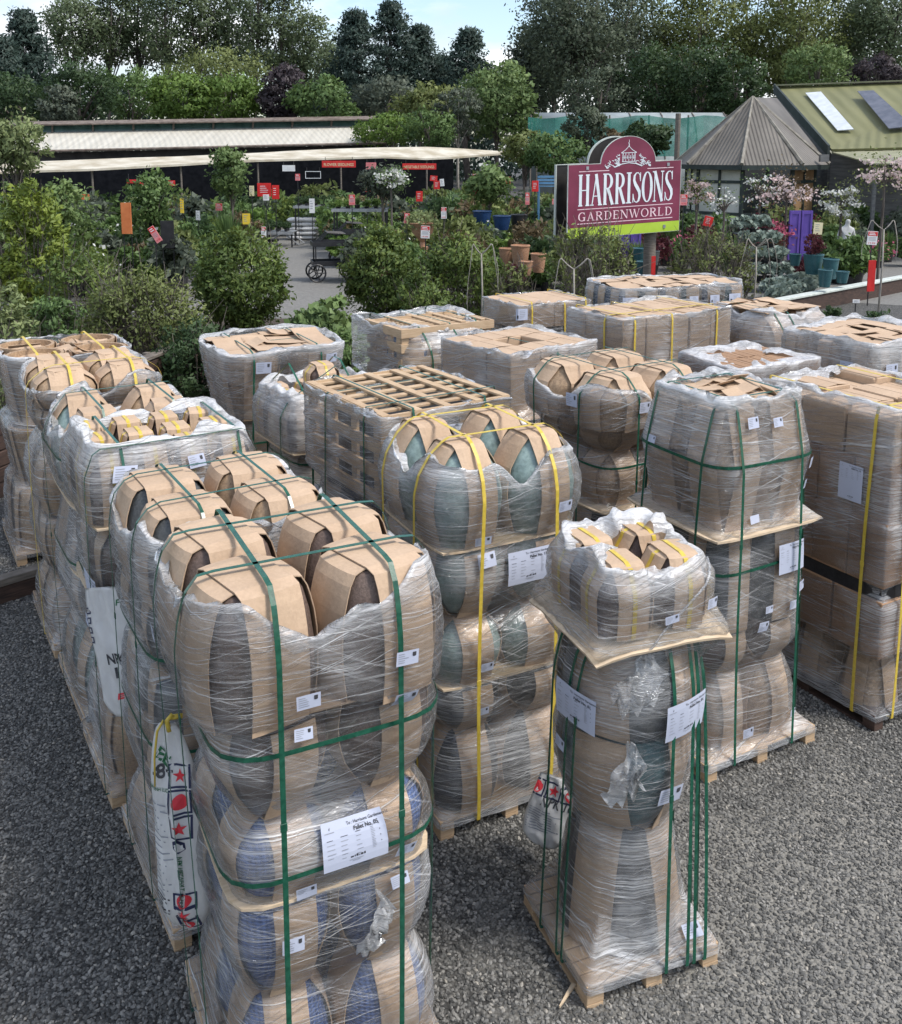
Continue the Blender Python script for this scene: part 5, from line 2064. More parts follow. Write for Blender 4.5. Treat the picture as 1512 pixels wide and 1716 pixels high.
sg = empty('garden_centre_sign', P(1045, 400, 23.5).xy.to_3d())
tag(sg, 'maroon arched sign reading HARRISONS GARDENWORLD with a lime strip, on round posts', 'sign')
BL, BR, TL = P(951, 401, 23), P(1137.5, 386, 24.3), P(953, 277, 23)
U, V = BR - BL, TL - BL
NN = U.cross(V).normalized()
if NN.y > 0:
    NN = -NN


def SS(x, y, h=0.0):
    return tuple(BL + U * x + V * y + NN * h)


arch = [(.52 + .243 * math.cos(a), 1.0 + .36 * math.sin(a)) for a in np.linspace(0, math.pi, 25)]
outline = [(0, 0), (1, 0), (1, 1.0)] + arch[0:] + [(0, 1.0)]


def plate(name, ol, h0, h1, mat):
    n = len(ol)
    m = MB()
    v = [SS(x, y, h0) for x, y in ol] + [SS(x, y, h1) for x, y in ol]
    m.add(v, [tuple(range(n)), tuple(range(2 * n - 1, n - 1, -1))] + [(i, n + i, n + (i + 1) % n, (i + 1) % n) for i in range(n)])
    return kid(m.obj(name, mat), sg)


ol_up = [(0, .145), (1, .145), (1, 1.0)] + arch + [(0, 1.0)]
plate('maroon_panel', ol_up, -.03, 0, MAT['maroon'])
plate('lime_strip', [(0, 0), (1, 0), (1, .143), (0, .143)], -.03, .002, MAT['lime'])
plate('back_panel', outline, -.62, -.59, MAT['signback'])
em = MB()
full = [(0, 0), (0, 1.0)] + arch[::-1] + [(1, 1.0), (1, 0)]
em.ribbon([SS(x, y, -.605) for x, y in full], tuple(NN * .035), .03)
kid(em.obj('panel_edge', MAT['signedge']), sg)
em = MB()
em.ribbon([SS(x * 1.004 - .002, y * 1.002, -.015) for x, y in full + [(0, 0)]], tuple(NN * .017), .012)
kid(em.obj('panel_edge', MAT['signedge']), sg)
for x in (.10, .80):
    q = SS(x, -.0, -.3)
    kid(MB().tube([(q[0], q[1], 0), (q[0], q[1], q[2] + V.z * .9)], .155, 12).obj('post', MAT['oldwood'], smooth=True, angle=40), sg)


class Ink:
    def __init__(self):
        self.m, self.h = MB(), 0.004

    def stroke(self, pts, w):
        pts = np.array(pts, float)
        if not hasattr(w, '__len__'):
            w = [w] * len(pts)
        w = np.array(w)[:, None] / 2
        t_ = np.gradient(pts, axis=0)
        # widths are in real metres: correct for the panel's aspect
        A = np.array([U.length, V.length])
        tr = t_ * A
        nn = np.stack([-tr[:, 1], tr[:, 0]], 1)
        nn /= np.maximum(np.linalg.norm(nn, axis=1, keepdims=True), 1e-9)
        a, b = pts + nn * w / A, pts - nn * w / A
        v = [SS(x, y, self.h) for x, y in a] + [SS(x, y, self.h) for x, y in b]
        n = len(pts)
        self.m.add(v, [(i, i + 1, n + i + 1, n + i) for i in range(n - 1)])
        self.h += .0004
        if self.h > .012:
            self.h = .004


def glyph(ink, ch, x, y, w, h, T, tn, sf):
    """one slab serif capital in the box x..x+w, y..y+h (panel units); T thick stem, tn thin stroke (metres), sf serif"""
    X = lambda a: x + a * w
    Yy = lambda b: y + b * h
    Lx = U.length
    def S(pts, ww):
        ink.stroke([(X(a), Yy(b)) for a, b in pts], ww)
    def serif(a, b, half=.17):
        b2 = b + (.02 if b < .5 else -.02)
        S([(a - half, b2), (a + half, b2)], sf)
    def arc(cx, cy, rx, ry, a0, a1, w0, w1=None, n=18):
        q = np.linspace(R(a0), R(a1), n)
        ww = [tn + (T - tn) * abs(math.cos(k)) ** 1.2 for k in q]
        S([(cx + rx * math.cos(k), cy + ry * math.sin(k)) for k in q], ww)
    th = T / (w * Lx)
    if ch == 'H':
        for a in (.2, .8):
            S([(a, 0), (a, 1)], T); serif(a, 0); serif(a, 1)
        S([(.2, .5), (.8, .5)], tn)
    elif ch == 'A':
        S([(.5, .98), (.14, 0)], tn * 1.2); S([(.47, 1), (.84, 0)], T); S([(.24, .30), (.74, .30)], tn); serif(.14, 0, .14); serif(.84, 0, .18)
    elif ch == 'R':
        S([(.22, 0), (.22, 1)], T); serif(.22, 0); S([(.04, .98), (.5, .98)], sf)
        arc(.45, .75, .33, .225, -90, 90, tn); S([(.22, .975), (.47, .975)], tn); S([(.22, .525), (.47, .525)], tn)
        S([(.46, .53), (.88, 0)], T); serif(.88, 0, .12)
    elif ch == 'I':
        S([(.5, 0), (.5, 1)], T); serif(.5, 0, .42); serif(.5, 1, .42)
    elif ch == 'S':
        pts = [(.84, .76), (.80, .90), (.62, .975), (.40, .965), (.22, .88), (.19, .73), (.34, .60), (.55, .49), (.76, .37), (.82, .22), (.70, .07), (.50, .02), (.30, .05), (.16, .16), (.12, .27)]
        ww = [tn, tn, tn, tn * 1.2, T * .7, T * .9, T * 1.1, T * 1.15, T * 1.1, T * .9, T * .7, tn * 1.2, tn, tn, tn]
        S(pts, ww)
        S([(.86, .98), (.86, .70)], tn); S([(.10, .02), (.10, .30)], tn)
    elif ch == 'O':
        arc(.5, .5, .40, .48, 0, 361, tn, n=40)
    elif ch == 'N':
        S([(.16, 0), (.16, 1)], tn * 1.1); S([(.84, 0), (.84, 1)], tn * 1.1); S([(.16, 1), (.84, 0)], T); serif(.16, 0, .15); serif(.10, 1, .15); serif(.84, 1, .15)
    elif ch == 'G':
        arc(.52, .5, .40, .48, 50, 315, tn, n=30); S([(.80, .02), (.80, .42)], T); S([(.60, .42), (.96, .42)], sf); S([(.80, .98), (.80, .72)], tn)
    elif ch == 'D':
        S([(.22, 0), (.22, 1)], T); arc(.42, .5, .44, .475, -90, 90, tn, n=24); S([(.04, .975), (.44, .975)], sf); S([(.04, .025), (.44, .025)], sf)
    elif ch == 'E':
        S([(.25, 0), (.25, 1)], T); S([(.06, .97), (.84, .97)], sf); S([(.06, .03), (.88, .03)], sf); S([(.25, .5), (.68, .5)], tn); S([(.82, 1), (.82, .80)], tn); S([(.87, 0), (.87, .22)], tn); S([(.66, .60), (.66, .40)], tn)
    elif ch == 'W':
        S([(.06, 1), (.30, 0)], T); S([(.30, 0), (.50, .95)], tn); S([(.46, 1), (.70, 0)], T); S([(.70, 0), (.93, 1)], tn); serif(.06, 1, .10); serif(.93, 1, .09); serif(.47, 1, .09)
    elif ch == 'L':
        S([(.25, 0), (.25, 1)], T); serif(.25, 1, .19); S([(.06, .03), (.88, .03)], sf); S([(.87, 0), (.87, .25)], tn)


ink = Ink()
ws = {'H': 1.12, 'A': 1.1, 'R': 1.1, 'I': .58, 'S': .92, 'O': 1.05, 'N': 1.12}
word = 'HARRISONS'
tot = sum(ws[c] for c in word)
x = .082
for c in word:
    w_ = ws[c] / tot * .853
    glyph(ink, c, x + w_ * .02, .435, w_ * .96, .43, .078, .024, .030)
    x += w_
kid(ink.m.obj('large_lettering', MAT['signwhite']), sg)
ink = Ink()
ws = {'G': 1.05, 'A': 1.0, 'R': 1.0, 'D': 1.08, 'E': .92, 'N': 1.08, 'W': 1.4, 'O': 1.12, 'L': .9}
word = 'GARDENWORLD'
tot = sum(ws[c] for c in word)
x = .082
for c in word:
    w_ = ws[c] / tot * .853
    glyph(ink, c, x + w_ * .05, .232, w_ * .9, .118, .034, .013, .014)
    x += w_
kid(ink.m.obj('small_lettering', MAT['signpink']), sg)
ink = Ink()
for (a, b, y) in ((.09, .35, .905), (.69, .93, .905), (.082, .935, .392), (.082, .935, .195)):
    ink.stroke([(a, y), (b, y)], .018)
kid(ink.m.obj('ruled_lines', MAT['signpink']), sg)
ink = Ink()
q = .0145
ink.stroke([(.52, 1.22), (.522, 1.25), (.517, 1.27), (.523, 1.29), (.52, 1.315)], [.03, .022, .016, .012, .008])
ink.stroke([(.52, 1.225), (.49, 1.175), (.452, 1.135)], q); ink.stroke([(.52, 1.225), (.55, 1.175), (.59, 1.135)], q)
ink.stroke([(.452, 1.135), (.59, 1.135)], q)
for xx in (.468, .492, .52, .55, .574):
    ink.stroke([(xx, 1.13), (xx, 1.015)], .022 if xx in (.468, .574) else .014)
for xx in (.48, .506, .535, .562):
    ink.stroke([(xx, 1.10), (xx, 1.05)], .016)
ink.stroke([(.46, 1.07), (.58, 1.07)], .008)
ink.stroke([(.46, 1.015), (.58, 1.015)], q)
ink.stroke([(.40, .945), (.46, .985), (.52, .998), (.58, .985), (.64, .945)], .020)
rs = np.random.default_rng(11)
for sgn in (-1, 1):
    for k in range(26):
        u = rs.random()
        cx = .52 + sgn * (.075 + .125 * u)
        cy = .965 + (1 - u) * .15 * rs.random() + .05 * rs.random() - .02 * u
        r_ = rs.uniform(.008, .019)
        a0 = rs.uniform(0, 6.28)
        aa = np.linspace(a0, a0 + rs.choice([-1, 1]) * rs.uniform(2.2, 4.6), 9)
        ink.stroke([(cx + r_ * (1 - .06 * i) * math.cos(a), cy + r_ * 1.55 * (1 - .06 * i) * math.sin(a)) for i, a in enumerate(aa)], [.005 + .014 * math.sin(math.pi * i / 8) for i in range(9)])
    ink.stroke([(.52 + sgn * .07, .985), (.52 + sgn * .12, .95), (.52 + sgn * .16, .985), (.52 + sgn * .2, .955)], .016)
kid(ink.m.obj('gazebo_emblem', MAT['signwhite']), sg)
for (x, y) in ((.16, .95), (.88, .95), (.86, .075)):
    kid(MB().box(SS(x, y, .012), (.06, .03, .08)).obj('fixing_bracket', MAT['steel']), sg)


# ================================================================== nursery floor, edgings
def ground_patch(name, pts, mat, z, label):
    o = MB().add([(x, y, z) for x, y in pts], [tuple(range(len(pts)))]).obj(name, mat)
    return tag(o, label, None, None, 'structure')


MAT['pathgravel'] = simple('pale_gravel', (.125, .12, .11), (.20, .195, .18), .9, 14, .006, lo=.3, hi=.7)
MAT['soil'] = simple('bark_mulch', (.030, .022, .015), (.075, .055, .038), .95, 12, .03)
ground_patch('garden_path', [(-22, 30), (-9, 27.5), (-8, 22), (-.5, 22), (1, 30), (14, 24), (26, 24), (30, 60), (-40, 60), (-40, 34)], MAT['pathgravel'], .004, 'pale gravel floor of the nursery')
ground_patch('planting_bed', [(-14, 9.8), (-5.6, 10.4), (-3.4, 15.2), (1, 15.5), (6, 14.5), (9, 19), (9, 23.5), (1, 23), (-9, 23), (-16, 25)], MAT['soil'], .008, 'dark mulched bed under the hedge bushes')


def beam(m, a, b, w, h, zc, ext=0.0):
    a, b = Vector(a), Vector(b)
    d = (b - a)
    m.box(((a.x + b.x) / 2, (a.y + b.y) / 2, zc), (d.length + ext, w, h), math.atan2(d.y, d.x))


a, b = G(-60, 862, 0), G(345, 658, 0)
wall = empty('timber_wall', ((a + b) / 2).xy.to_3d(), math.atan2((b - a).y, (b - a).x))
tag(wall, 'stacked timber sleeper wall holding back the bushes on the left', 'retaining wall')
ln = (b - a).length
for k in range(5):
    me = MB().box((0, 0, .09 + k * .185), (ln, .13, .172)).mesh('sleeper', MAT['sleeper'])
    bevel(me, .008)
    link('sleeper', me, wall, (RNG.normal() * .02, RNG.normal() * .006, 0))
link('wall_cap', bevel(MB().box((0, 0, .965), (ln, .17, .05)).mesh('wall_cap', MAT['oldwood']), .006), wall)
for x in np.linspace(-ln / 2 + .3, ln / 2 - .3, 5):
    link('stake', MB().box((0, 0, 0), (.1, .08, 1.0)).mesh('stake', MAT['oldwood']), wall, (x, .12, .5))
a, b = G(-80, 1035, 0), G(70, 988, 0)
ed = empty('timber_edging', ((a + b) / 2).xy.to_3d(), math.atan2((b - a).y, (b - a).x))
tag(ed, 'low grey timber edging beam lying on the gravel at the left edge', 'edging')
me = MB().box((0, 0, .2), ((b - a).length, .12, .07)).mesh('top_beam', MAT['oldwood'])
link('top_beam', bevel(me, .006), ed)
me = MB().box((0, 0, .08), ((b - a).length - .02, .09, .16)).mesh('lower_beam', MAT['sleeper'])
link('lower_beam', bevel(me, .006), ed)
a, b = G(1270, 538, .0), G(1560, 478, .0)
ed = empty('low_wall', ((a + b) / 2).xy.to_3d(), math.atan2((b - a).y, (b - a).x))
tag(ed, 'low dark wall with a pale capping at the right edge of the yard', 'low wall')
link('capping', bevel(MB().box((0, 0, .42), ((b - a).length, .26, .06)).mesh('capping', MAT['signedge']), .01), ed)
link('wall_face', MB().box((0, 0, .195), ((b - a).length - .03, .18, .385)).mesh('wall_face', MAT['sleeper']), ed)

# ================================================================== hedge bushes
def bush(px, top, bot, wpx, Y, leaf, label, seed, twig=0, n=110, per=55, lf=.10, cr=None, name='bush', cat='bush', sq=.85, aspect=.42, group='bushes hedging the yard', z0=.05):
    rs = np.random.default_rng(seed)
    p = P(px, top, Y)
    r = wpx * Y / F / 2
    zt = p.z
    root = empty(name, (p.x, Y, 0))
    tag(root, label, cat, group)
    cs = clumps(rs, 'round', n, r * .86, r * .8, z0, zt)
    cs[:, 2] = z0 + (cs[:, 2] - z0) ** 1.0
    v = foliage(rs, cs, cr or r * .26, per, lf, aspect, .85, 2.4)
    leaf_obj('foliage', v, LEAF[leaf], root, soft=FOL['soft'])
    m = MB()
    nst = 7 + twig
    for k in range(nst):
        a = rs.uniform(0, 6.28)
        c = cs[rs.integers(len(cs))]
        e = np.array([c[0], c[1], c[2]]) * (1.0 + (.05 if twig else -.08) * rs.random())
        b0 = np.array([.12 * r * math.cos(a), .12 * r * math.sin(a), 0.0])
        mid = b0 * .4 + e * .6 + np.array([0, 0, -.12 * zt])
        pts = [b0, b0 * .75 + mid * .25 + rs.normal(size=3) * .03, mid + rs.normal(size=3) * .05, e]
        w = .018 if twig else .025
        m.tube(pts, [w, w * .8, w * .6, w * .25], 4)
        if twig:
            for q in range(4):
                f = rs.uniform(.3, .95)
                s = mid * (1 - f) + e * f
                d = rs.normal(size=3) * .22 * r + np.array([0, 0, .16 * zt])
                m.tube([s, s + d * .5 + rs.normal(size=3) * .02, s + d], [w * .5, w * .4, w * .2], 3)
    m.obj('branches', MAT['twig'], root)
    return root


bush(398, 385, 575, 178, 20.5, 'gloss', 'neat dark green ball bush left of the black trolleys', 301, 6, 170, 70, .115)
bush(640, 378, 540, 145, 21.5, 'gloss', 'neat green ball bush right of the black trolleys', 302, 8, 150, 70, .115)
bush(772, 393, 530, 160, 21, 'gloss', 'looser green bush left of the terracotta pots', 303, 40, 120, 62, .11)
bush(988, 372, 505, 185, 19.6, 'olive', 'dark twiggy bush half hiding the bottom of the sign', 304, 150, 120, 40, .10)
bush(1195, 380, 480, 165, 22.5, 'olive', 'bare twiggy bush right of the sign post', 305, 150, 85, 30, .10)
bush(238, 462, 610, 235, 15.8, 'olive', 'wide twiggy bush above the timber wall', 306, 120, 170, 60, .085)
bush(128, 425, 560, 180, 17.5, 'gloss', 'green and yellowish bush left of the wide twiggy one', 307, 60, 110, 52, .095)
bush(46, 305, 470, 130, 21, 'yellow', 'tall golden leaved bush at the left edge', 308, 20, 120, 56, .13)
bush(18, 300, 500, 90, 23, 'light', 'loose light green bush behind the golden one', 309, 30, 70, 40, .13)
bush(8, 470, 610, 130, 12.6, 'pale', 'pale leaved bush nearest at the left edge, above the tubs', 310, 8, 90, 42, .085)
bush(85, 480, 600, 110, 14.5, 'mid', 'bright green leafy bush between the pale and the twiggy bush', 311, 4, 80, 50, .10)
bush(545, 500, 610, 150, 17, 'light', 'low bush with broad fresh leaves behind the round load', 312, 0, 70, 40, .15, aspect=.75)
bush(590, 545, 620, 90, 15.5, 'mid', 'low ferny green bush left of the arched jar', 313, 0, 60, 60, .09)
bush(325, 545, 665, 170, 14.6, 'dark', 'dark bush filling the gap behind the round load', 314, 20, 130, 52, .09)
bush(862, 440, 530, 90, 20.3, 'olive', 'small twiggy bush under the terracotta pots', 315, 60, 45, 36, .09)
bush(710, 455, 540, 110, 19.5, 'gloss', 'low dark bush filling in below the two ball bushes', 316, 20, 70, 50, .10)
bush(1480, 520, 600, 90, 15.5, 'dark', 'small dark conifer like bush by the low wall at right', 317, 0, 80, 60, .08, name='shrub')
bush(1395, 500, 570, 50, 17.5, 'dark', 'small dark shrub in front of the low wall', 318, 0, 60, 60, .07, name='shrub')
tree(20, 185, 300, 110, 27, 'blob', 'pale', 'tall open tree with pale leaves at the left edge beside the shed roof', 321, n=70, per=32, lf=.15, cr=.4, bark='twig', limbs=16)
tree(385, 250, 330, 60, 33, 'column', 'light', 'slim upright young tree in front of the awning', 322, n=50, per=34, lf=.16, cr=.35, bark='twig')
tree(250, 285, 400, 85, 31, 'blob', 'mid', 'leafy young tree left of the slim one under the awning', 323, n=55, per=40, lf=.17, cr=.38, bark='twig')
tree(100, 300, 420, 100, 27, 'blob', 'light', 'open young tree with scattered yellow green leaves beside the golden bush', 324, n=60, per=26, lf=.15, cr=.36, bark='twig', limbs=18)
tree(640, 280, 330, 80, 36, 'blob', 'grey', 'young tree with white flowers in front of the seedling tables', 325, n=50, per=34, lf=.17, cr=.42, bark='twig')
tree(820, 280, 340, 70, 38, 'blob', 'light', 'round headed young tree left of the blue bench', 326, n=50, per=40, lf=.2, cr=.45, bark='twig')

# ================================================================== potted nursery plants
PROTO_LEAVES = {}
FAR = []


def plant_proto(kind, leaf, pot, label, seed, h=.9, r=.45, lf=.14, flower=None, aspect=.5, spiky=False):
    rs = np.random.default_rng(seed)
    root = empty('potted_plant', (0, 0, -50))
    tag(root, label, 'potted plant', kind)
    pr = r * .42
    MB().lathe([(pr * .78, 0), (pr, .26 * h), (pr * 1.06, .265 * h), (pr * 1.06, .30 * h), (pr * .9, .30 * h), (pr * .88, .26 * h)], 14).obj('pot', MAT[pot], root, smooth=True, angle=40)
    if spiky:
        n = 150
        a = rs.uniform(0, 6.28, n)
        t_ = rs.uniform(.25, 1.0, n)
        d = np.stack([np.cos(a) * t_ * .6, np.sin(a) * t_ * .6, np.ones(n)], 1)
        d /= np.linalg.norm(d, axis=1, keepdims=True)
        ln_ = h * .75 * rs.uniform(.6, 1.0, (n, 1))
        base = np.array([0, 0, .28 * h]) + d * .02
        s = np.stack([-np.sin(a), np.cos(a), np.zeros(n)], 1) * .022
        tip = base + d * ln_
        tip[:, 2] -= .12 * h * t_ ** 2
        mid = base + d * ln_ * .5
        v = np.stack([base - s, mid + s, tip, mid - s], 1).reshape(-1, 3)
        leaf_obj('foliage', v, LEAF[leaf], root)
    else:
        nc, npl = (16, 12) if leaf == 'silver' else (26, 30)
        cs = clumps(rs, 'round', nc, r * .8, r * .8, .30 * h, h)
        v = foliage(rs, cs, r * .36, npl, lf, aspect)
        leaf_obj('foliage', v, LEAF[leaf], root)
        PROTO_LEAVES[label] = (v, leaf)
        if flower:
            fs = cs[rs.integers(0, len(cs), 60)] + rs.normal(size=(60, 3)) * r * .25
            leaf_obj('flowers', leaf_quads(fs, .09, .9, rs=rs), LEAF[flower], root)
    return root


KINDS = [
    plant_proto('potted green shrubs for sale', 'mid', 'black_pot', 'potted mid green shrub among the nursery rows', 401),
    plant_proto('potted dark shrubs for sale', 'dark', 'black_pot', 'potted dark green shrub among the nursery rows', 402),
    plant_proto('potted grey green shrubs for sale', 'grey', 'black_pot', 'potted grey green shrub among the nursery rows', 403),
    plant_proto('potted lime green plants for sale', 'bright', 'black_pot', 'potted fresh lime green plant among the nursery rows', 404, .7, .42, .11),
    plant_proto('potted olive shrubs for sale', 'olive', 'black_pot', 'potted olive green shrub among the nursery rows', 405, 1.1, .5),
    plant_proto('potted white flowering shrubs for sale', 'gloss', 'black_pot', 'potted shrub dotted with white flowers among the nursery rows', 406, 1.0, .45, .13, 'white'),
    plant_proto('potted maroon shrubs for sale', 'maroon', 'black_pot', 'potted shrub with maroon leaves among the nursery rows', 407, .9, .45, .10),
    plant_proto('potted pink flowering plants for sale', 'mid', 'black_pot', 'potted plant with pink flowers among the nursery rows', 408, .6, .4, .09, 'pink'),
    plant_proto('potted flax like plants for sale', 'mid', 'black_pot', 'potted plant with upright strap leaves among the nursery rows', 409, 1.1, .5, spiky=True),
    plant_proto('potted rusty shrubs for sale', 'rust', 'black_pot', 'potted rusty brown shrub among the nursery rows', 410, .8, .42, .11),
]
USED = [False] * len(KINDS)


def put_plant(k, x, y, s, z=0.0):
    o = KINDS[k]
    if USED[k]:
        o = copy_tree(o)
    USED[k] = True
    o.location = (x, y, z)
    o.scale = (s, s, s * random.uniform(.85, 1.2))
    o.rotation_euler = (0, 0, random.uniform(0, 6.28))
    return o


def in_poly(x, y, p):
    c = False
    for (x0, y0), (x1, y1) in zip(p, p[1:] + p[:1]):
        if (y0 > y) != (y1 > y) and x < (x1 - x0) * (y - y0) / (y1 - y0) + x0:
            c = not c
    return c


PATH = [(-6.0, 21), (-2.2, 21), (-2.6, 28), (-4.4, 36), (-5.4, 43), (-5.8, 45), (-8.0, 45), (-8.4, 38), (-7.6, 33)]
FREE = [[(-17.2, 47), (-14.0, 47), (-11.4, 36.5), (-14.2, 36.5)], [(8.3, 38), (18, 38), (18, 47), (8.3, 47)], [(4.2, 21), (12.5, 21), (17, 33), (9, 33), (4.2, 28)]]
random.seed(21)
for y in np.arange(27.0, 53.5, 1.35):
    for x in np.arange(-21, 17, .95):
        xx, yy = x + random.uniform(-.3, .3), y + random.uniform(-.35, .35)
        if in_poly(xx, yy, PATH) or any(in_poly(xx, yy, q) for q in FREE):
            continue
        px = XC + xx * F / yy
        if not (-30 < px < 1530) or random.random() < .16 or yy > 46.5 + (px / 1512) * 9:
            continue
        band = math.sin(xx * .45 + yy * .7) + random.uniform(-.8, .8)
        if px < 180:
            k = random.choice([0, 0, 2, 4, 3, 3, 5])
        elif px > 860:
            k = random.choice([0, 1, 4, 9, 6, 2, 7, 8])
        else:
            k = random.choice([0, 1, 2, 4, 5, 9, 3]) if band < .3 else random.choice([3, 3, 0, 8, 7, 5])
        if yy > 36.5:
            FAR.append((k, xx, yy, random.uniform(1.5, 2.4) if yy > 40 else random.uniform(1.2, 1.9)))
        else:
            put_plant(k, xx, yy, random.uniform(1.0, 1.75))
for i in range(26):                       # plants on the dark side, under the awning
    px = random.uniform(120, 740)
    put_plant(random.choice([1, 1, 0, 2]), (px - XC) * 49.5 / F, 49.5 + px / 250 + random.uniform(-.6, .6), random.uniform(.9, 1.6))
vs, mi, mats = [], [], []
for k, x, y, s in FAR:                     # the many small plants of the far rows read as one green mass
    if KINDS[k]['label'] not in PROTO_LEAVES:
        k = 0
    v, lf_ = PROTO_LEAVES[KINDS[k]['label']]
    a = random.uniform(0, 6.28)
    M3_ = np.array([[math.cos(a), -math.sin(a), 0], [math.sin(a), math.cos(a), 0], [0, 0, 1]]) * s
    q = v.reshape(-1, 4, 3)[::2].reshape(-1, 3)
    vs.append(q @ M3_.T + np.array([x, y, 0]))
    if lf_ not in mats:
        mats.append(lf_)
    mi += [mats.index(lf_)] * (len(q) // 4)
fo = leaf_obj('distant_nursery_plants', np.concatenate(vs), LEAF[mats[0]], None)
for lf_ in mats[1:]:
    fo.data.materials.append(LEAF[lf_])
fo.data.polygons.foreach_set('material_index', mi)
tag(fo, 'dense green rows of small nursery plants far back', None, None, 'stuff')
# front rows right of the sign: low pots along the gravel edge
for i in range(11):
    p = G(1395 + i * 9 - 30, 482 - i * 3.2, 0)
    put_plant([3, 0, 5, 0, 1, 3, 0, 5, 0, 1, 0][i], p.x, p.y, .55)
for (px, py, k, s) in ((1185, 465, 4, 1.3), (1225, 470, 0, 1.2), (1205, 440, 2, 1.3), (1250, 445, 7, 1.1), (1275, 425, 6, 1.4), (1300, 410, 6, 1.5), (1240, 420, 7, 1.2), (1150, 440, 0, 1.6), (1160, 415, 3, 1.7), (1400, 425, 0, 1.7), (1415, 440, 3, 1.5), (1440, 420, 0, 1.8), (1465, 425, 1, 1.6), (1370, 420, 1, 1.4), (1490, 410, 0, 1.9), (1505, 430, 2, 1.6), (1395, 405, 1, 1.8), (1350, 475, 6, .9), (1345, 450, 6, .8), (1340, 478, 6, 1.0), (1362, 478, 6, .9),
                       (905, 440, 9, .9), (880, 470, 7, .9), (905, 472, 7, .8), (893, 484, 3, .8), (915, 488, 0, .9), (800, 400, 8, 1.2), (850, 410, 3, 1.2), (875, 405, 8, 1.4), (895, 405, 8, 1.4), (912, 412, 0, 1.0), (830, 408, 3, 1.2)):
    p = G(px, py, 0)
    put_plant(k, p.x, p.y, s)

for i in range(22):
    p = G(545 + (i % 11) * 12, 402 - (i // 11) * 11 + (i % 3) * 2, 0)
    put_plant(3, p.x, p.y, .75)

# hostas: a bottom row and a stepped black rack
HO = plant_proto('silver leaved hostas in a row', 'silver', 'black_pot', 'potted hosta with broad silver leaves at the nursery edge', 420, .55, .34, .2, aspect=.75)
hus = [False]


def hosta(x, y, z, s=1.0):
    o = copy_tree(HO) if hus[0] else HO
    hus[0] = True
    o.location = (x, y, z)
    o.scale = (s, s, s)
    o.rotation_euler = (0, 0, random.uniform(0, 6))


for i in range(9):
    p = G(1290 + i * 8.6, 503 - i * 2.0, 0)
    hosta(p.x, p.y, 0, .95)
for i in range(8):
    p = G(1296 + i * 8.6, 512 - i * 2.2, 0)
    hosta(p.x, p.y, 0, .85)
rp = G(1308, 498, 0)
rk = empty('plant_rack', (rp.x, rp.y + .9, 0), R(8))
tag(rk, 'stepped black plant rack filled with silver hostas', 'rack')
for k in range(4):
    MB().box((0, .42 * k, .32 + .42 * k), (1.15, .40, .04)).obj('shelf', MAT['blackmetal'], rk)
    for x in (-.55, .55):
        MB().box((x, .42 * k + .17, (.30 + .42 * k) / 2), (.05, .05, .30 + .42 * k)).obj('leg', MAT['blackmetal'], rk)
for k in range(4):
    for i in range(3):
        q = Matrix.Rotation(R(8), 3, 'Z') @ Vector((-.36 + .36 * i, .42 * k, 0))
        hosta(rk.location.x + q.x, rk.location.y + q.y, .345 + .42 * k, .85)

# ================================================================== big glazed and terracotta pots
def big_pot(px, py, wpx, hpx, Y, mat, label, prof=None, group='large pots for sale'):
    p = P(px, py + hpx / 2, Y)
    p.z = max(0, p.z)
    w, h = wpx * Y / F / 2, hpx * Y / F
    root = empty('garden_pot', (p.x, Y, p.z if p.z > .3 else 0))
    tag(root, label, 'garden pot', group)
    prof = prof or [(.70, 0), (.82, .3), (.95, .75), (.98, .93)]
    MB().lathe([(a * w, b * h) for a, b in prof] + [(w * .86, h * .93), (w * .82, h * .7)], 26).obj('body', MAT[mat], root, smooth=True, angle=45)
    MB().lathe([(w * .90, h * .915), (w * 1.03, h * .925), (w * 1.04, h * .985), (w * .97, h), (w * .87, h), (w * .86, h * .94)], 26).obj('rim', MAT[mat], root, smooth=True, angle=45)
    return root


big_pot(872, 428, 32, 36, 28, 'terracotta', 'tall sandy terracotta pot, widest of the cluster left of the sign')
big_pot(848, 432, 24, 34, 29, 'terracotta', 'tall sandy terracotta pot left behind the widest one')
big_pot(881, 449, 24, 24, 26.5, 'terracotta', 'small orange terracotta pot in front of the cluster left of the sign')
big_pot(902, 440, 26, 32, 27.2, 'terracotta', 'orange terracotta pot at the right of the cluster beside the twiggy bush')
big_pot(808, 366, 32, 26, 35, 'navy_pot', 'wide navy blue pot, leftmost of the blue ones')
big_pot(841, 373, 31, 24, 33.5, 'navy_pot', 'wide navy blue pot in the middle beside the black one')
big_pot(869, 372, 27, 26, 34, 'black_pot', 'wide black pot right of the two navy ones')
big_pot(1073, 430, 26, 30, 27, 'teal_pot', 'dark green glazed pot left of the sign post')
big_pot(1081, 452, 30, 30, 25, 'teal_pot', 'teal glazed pot low beside the red markers')
big_pot(1096, 432, 18, 24, 28, 'grey_pot', 'grey pot just behind the sign post')
big_pot(1362, 442, 33, 34, 26.5, 'teal_pot', 'large teal glazed pot holding a maroon shrub below the purple shutter')
big_pot(1391, 450, 26, 34, 26, 'teal_pot', 'teal glazed pot right of the large one')
big_pot(1382, 466, 24, 30, 24.5, 'teal_pot', 'shorter teal glazed pot in front of the large one')
big_pot(1411, 464, 22, 20, 25.2, 'teal_pot', 'low teal glazed pot at the right of the teal group')
big_pot(1332, 435, 20, 20, 27, 'teal_pot', 'small teal glazed pot at the left of the teal group')
for px in (1408, 1424, 1436):
    q_ = P(px, 420, 29.3)
    put_plant(0 if px != 1424 else 3, q_.x, 29.3, 1.35)
p = P(1362, 425, 26.5)
put_plant(6, p.x, 26.5, .75, p.z - .25)

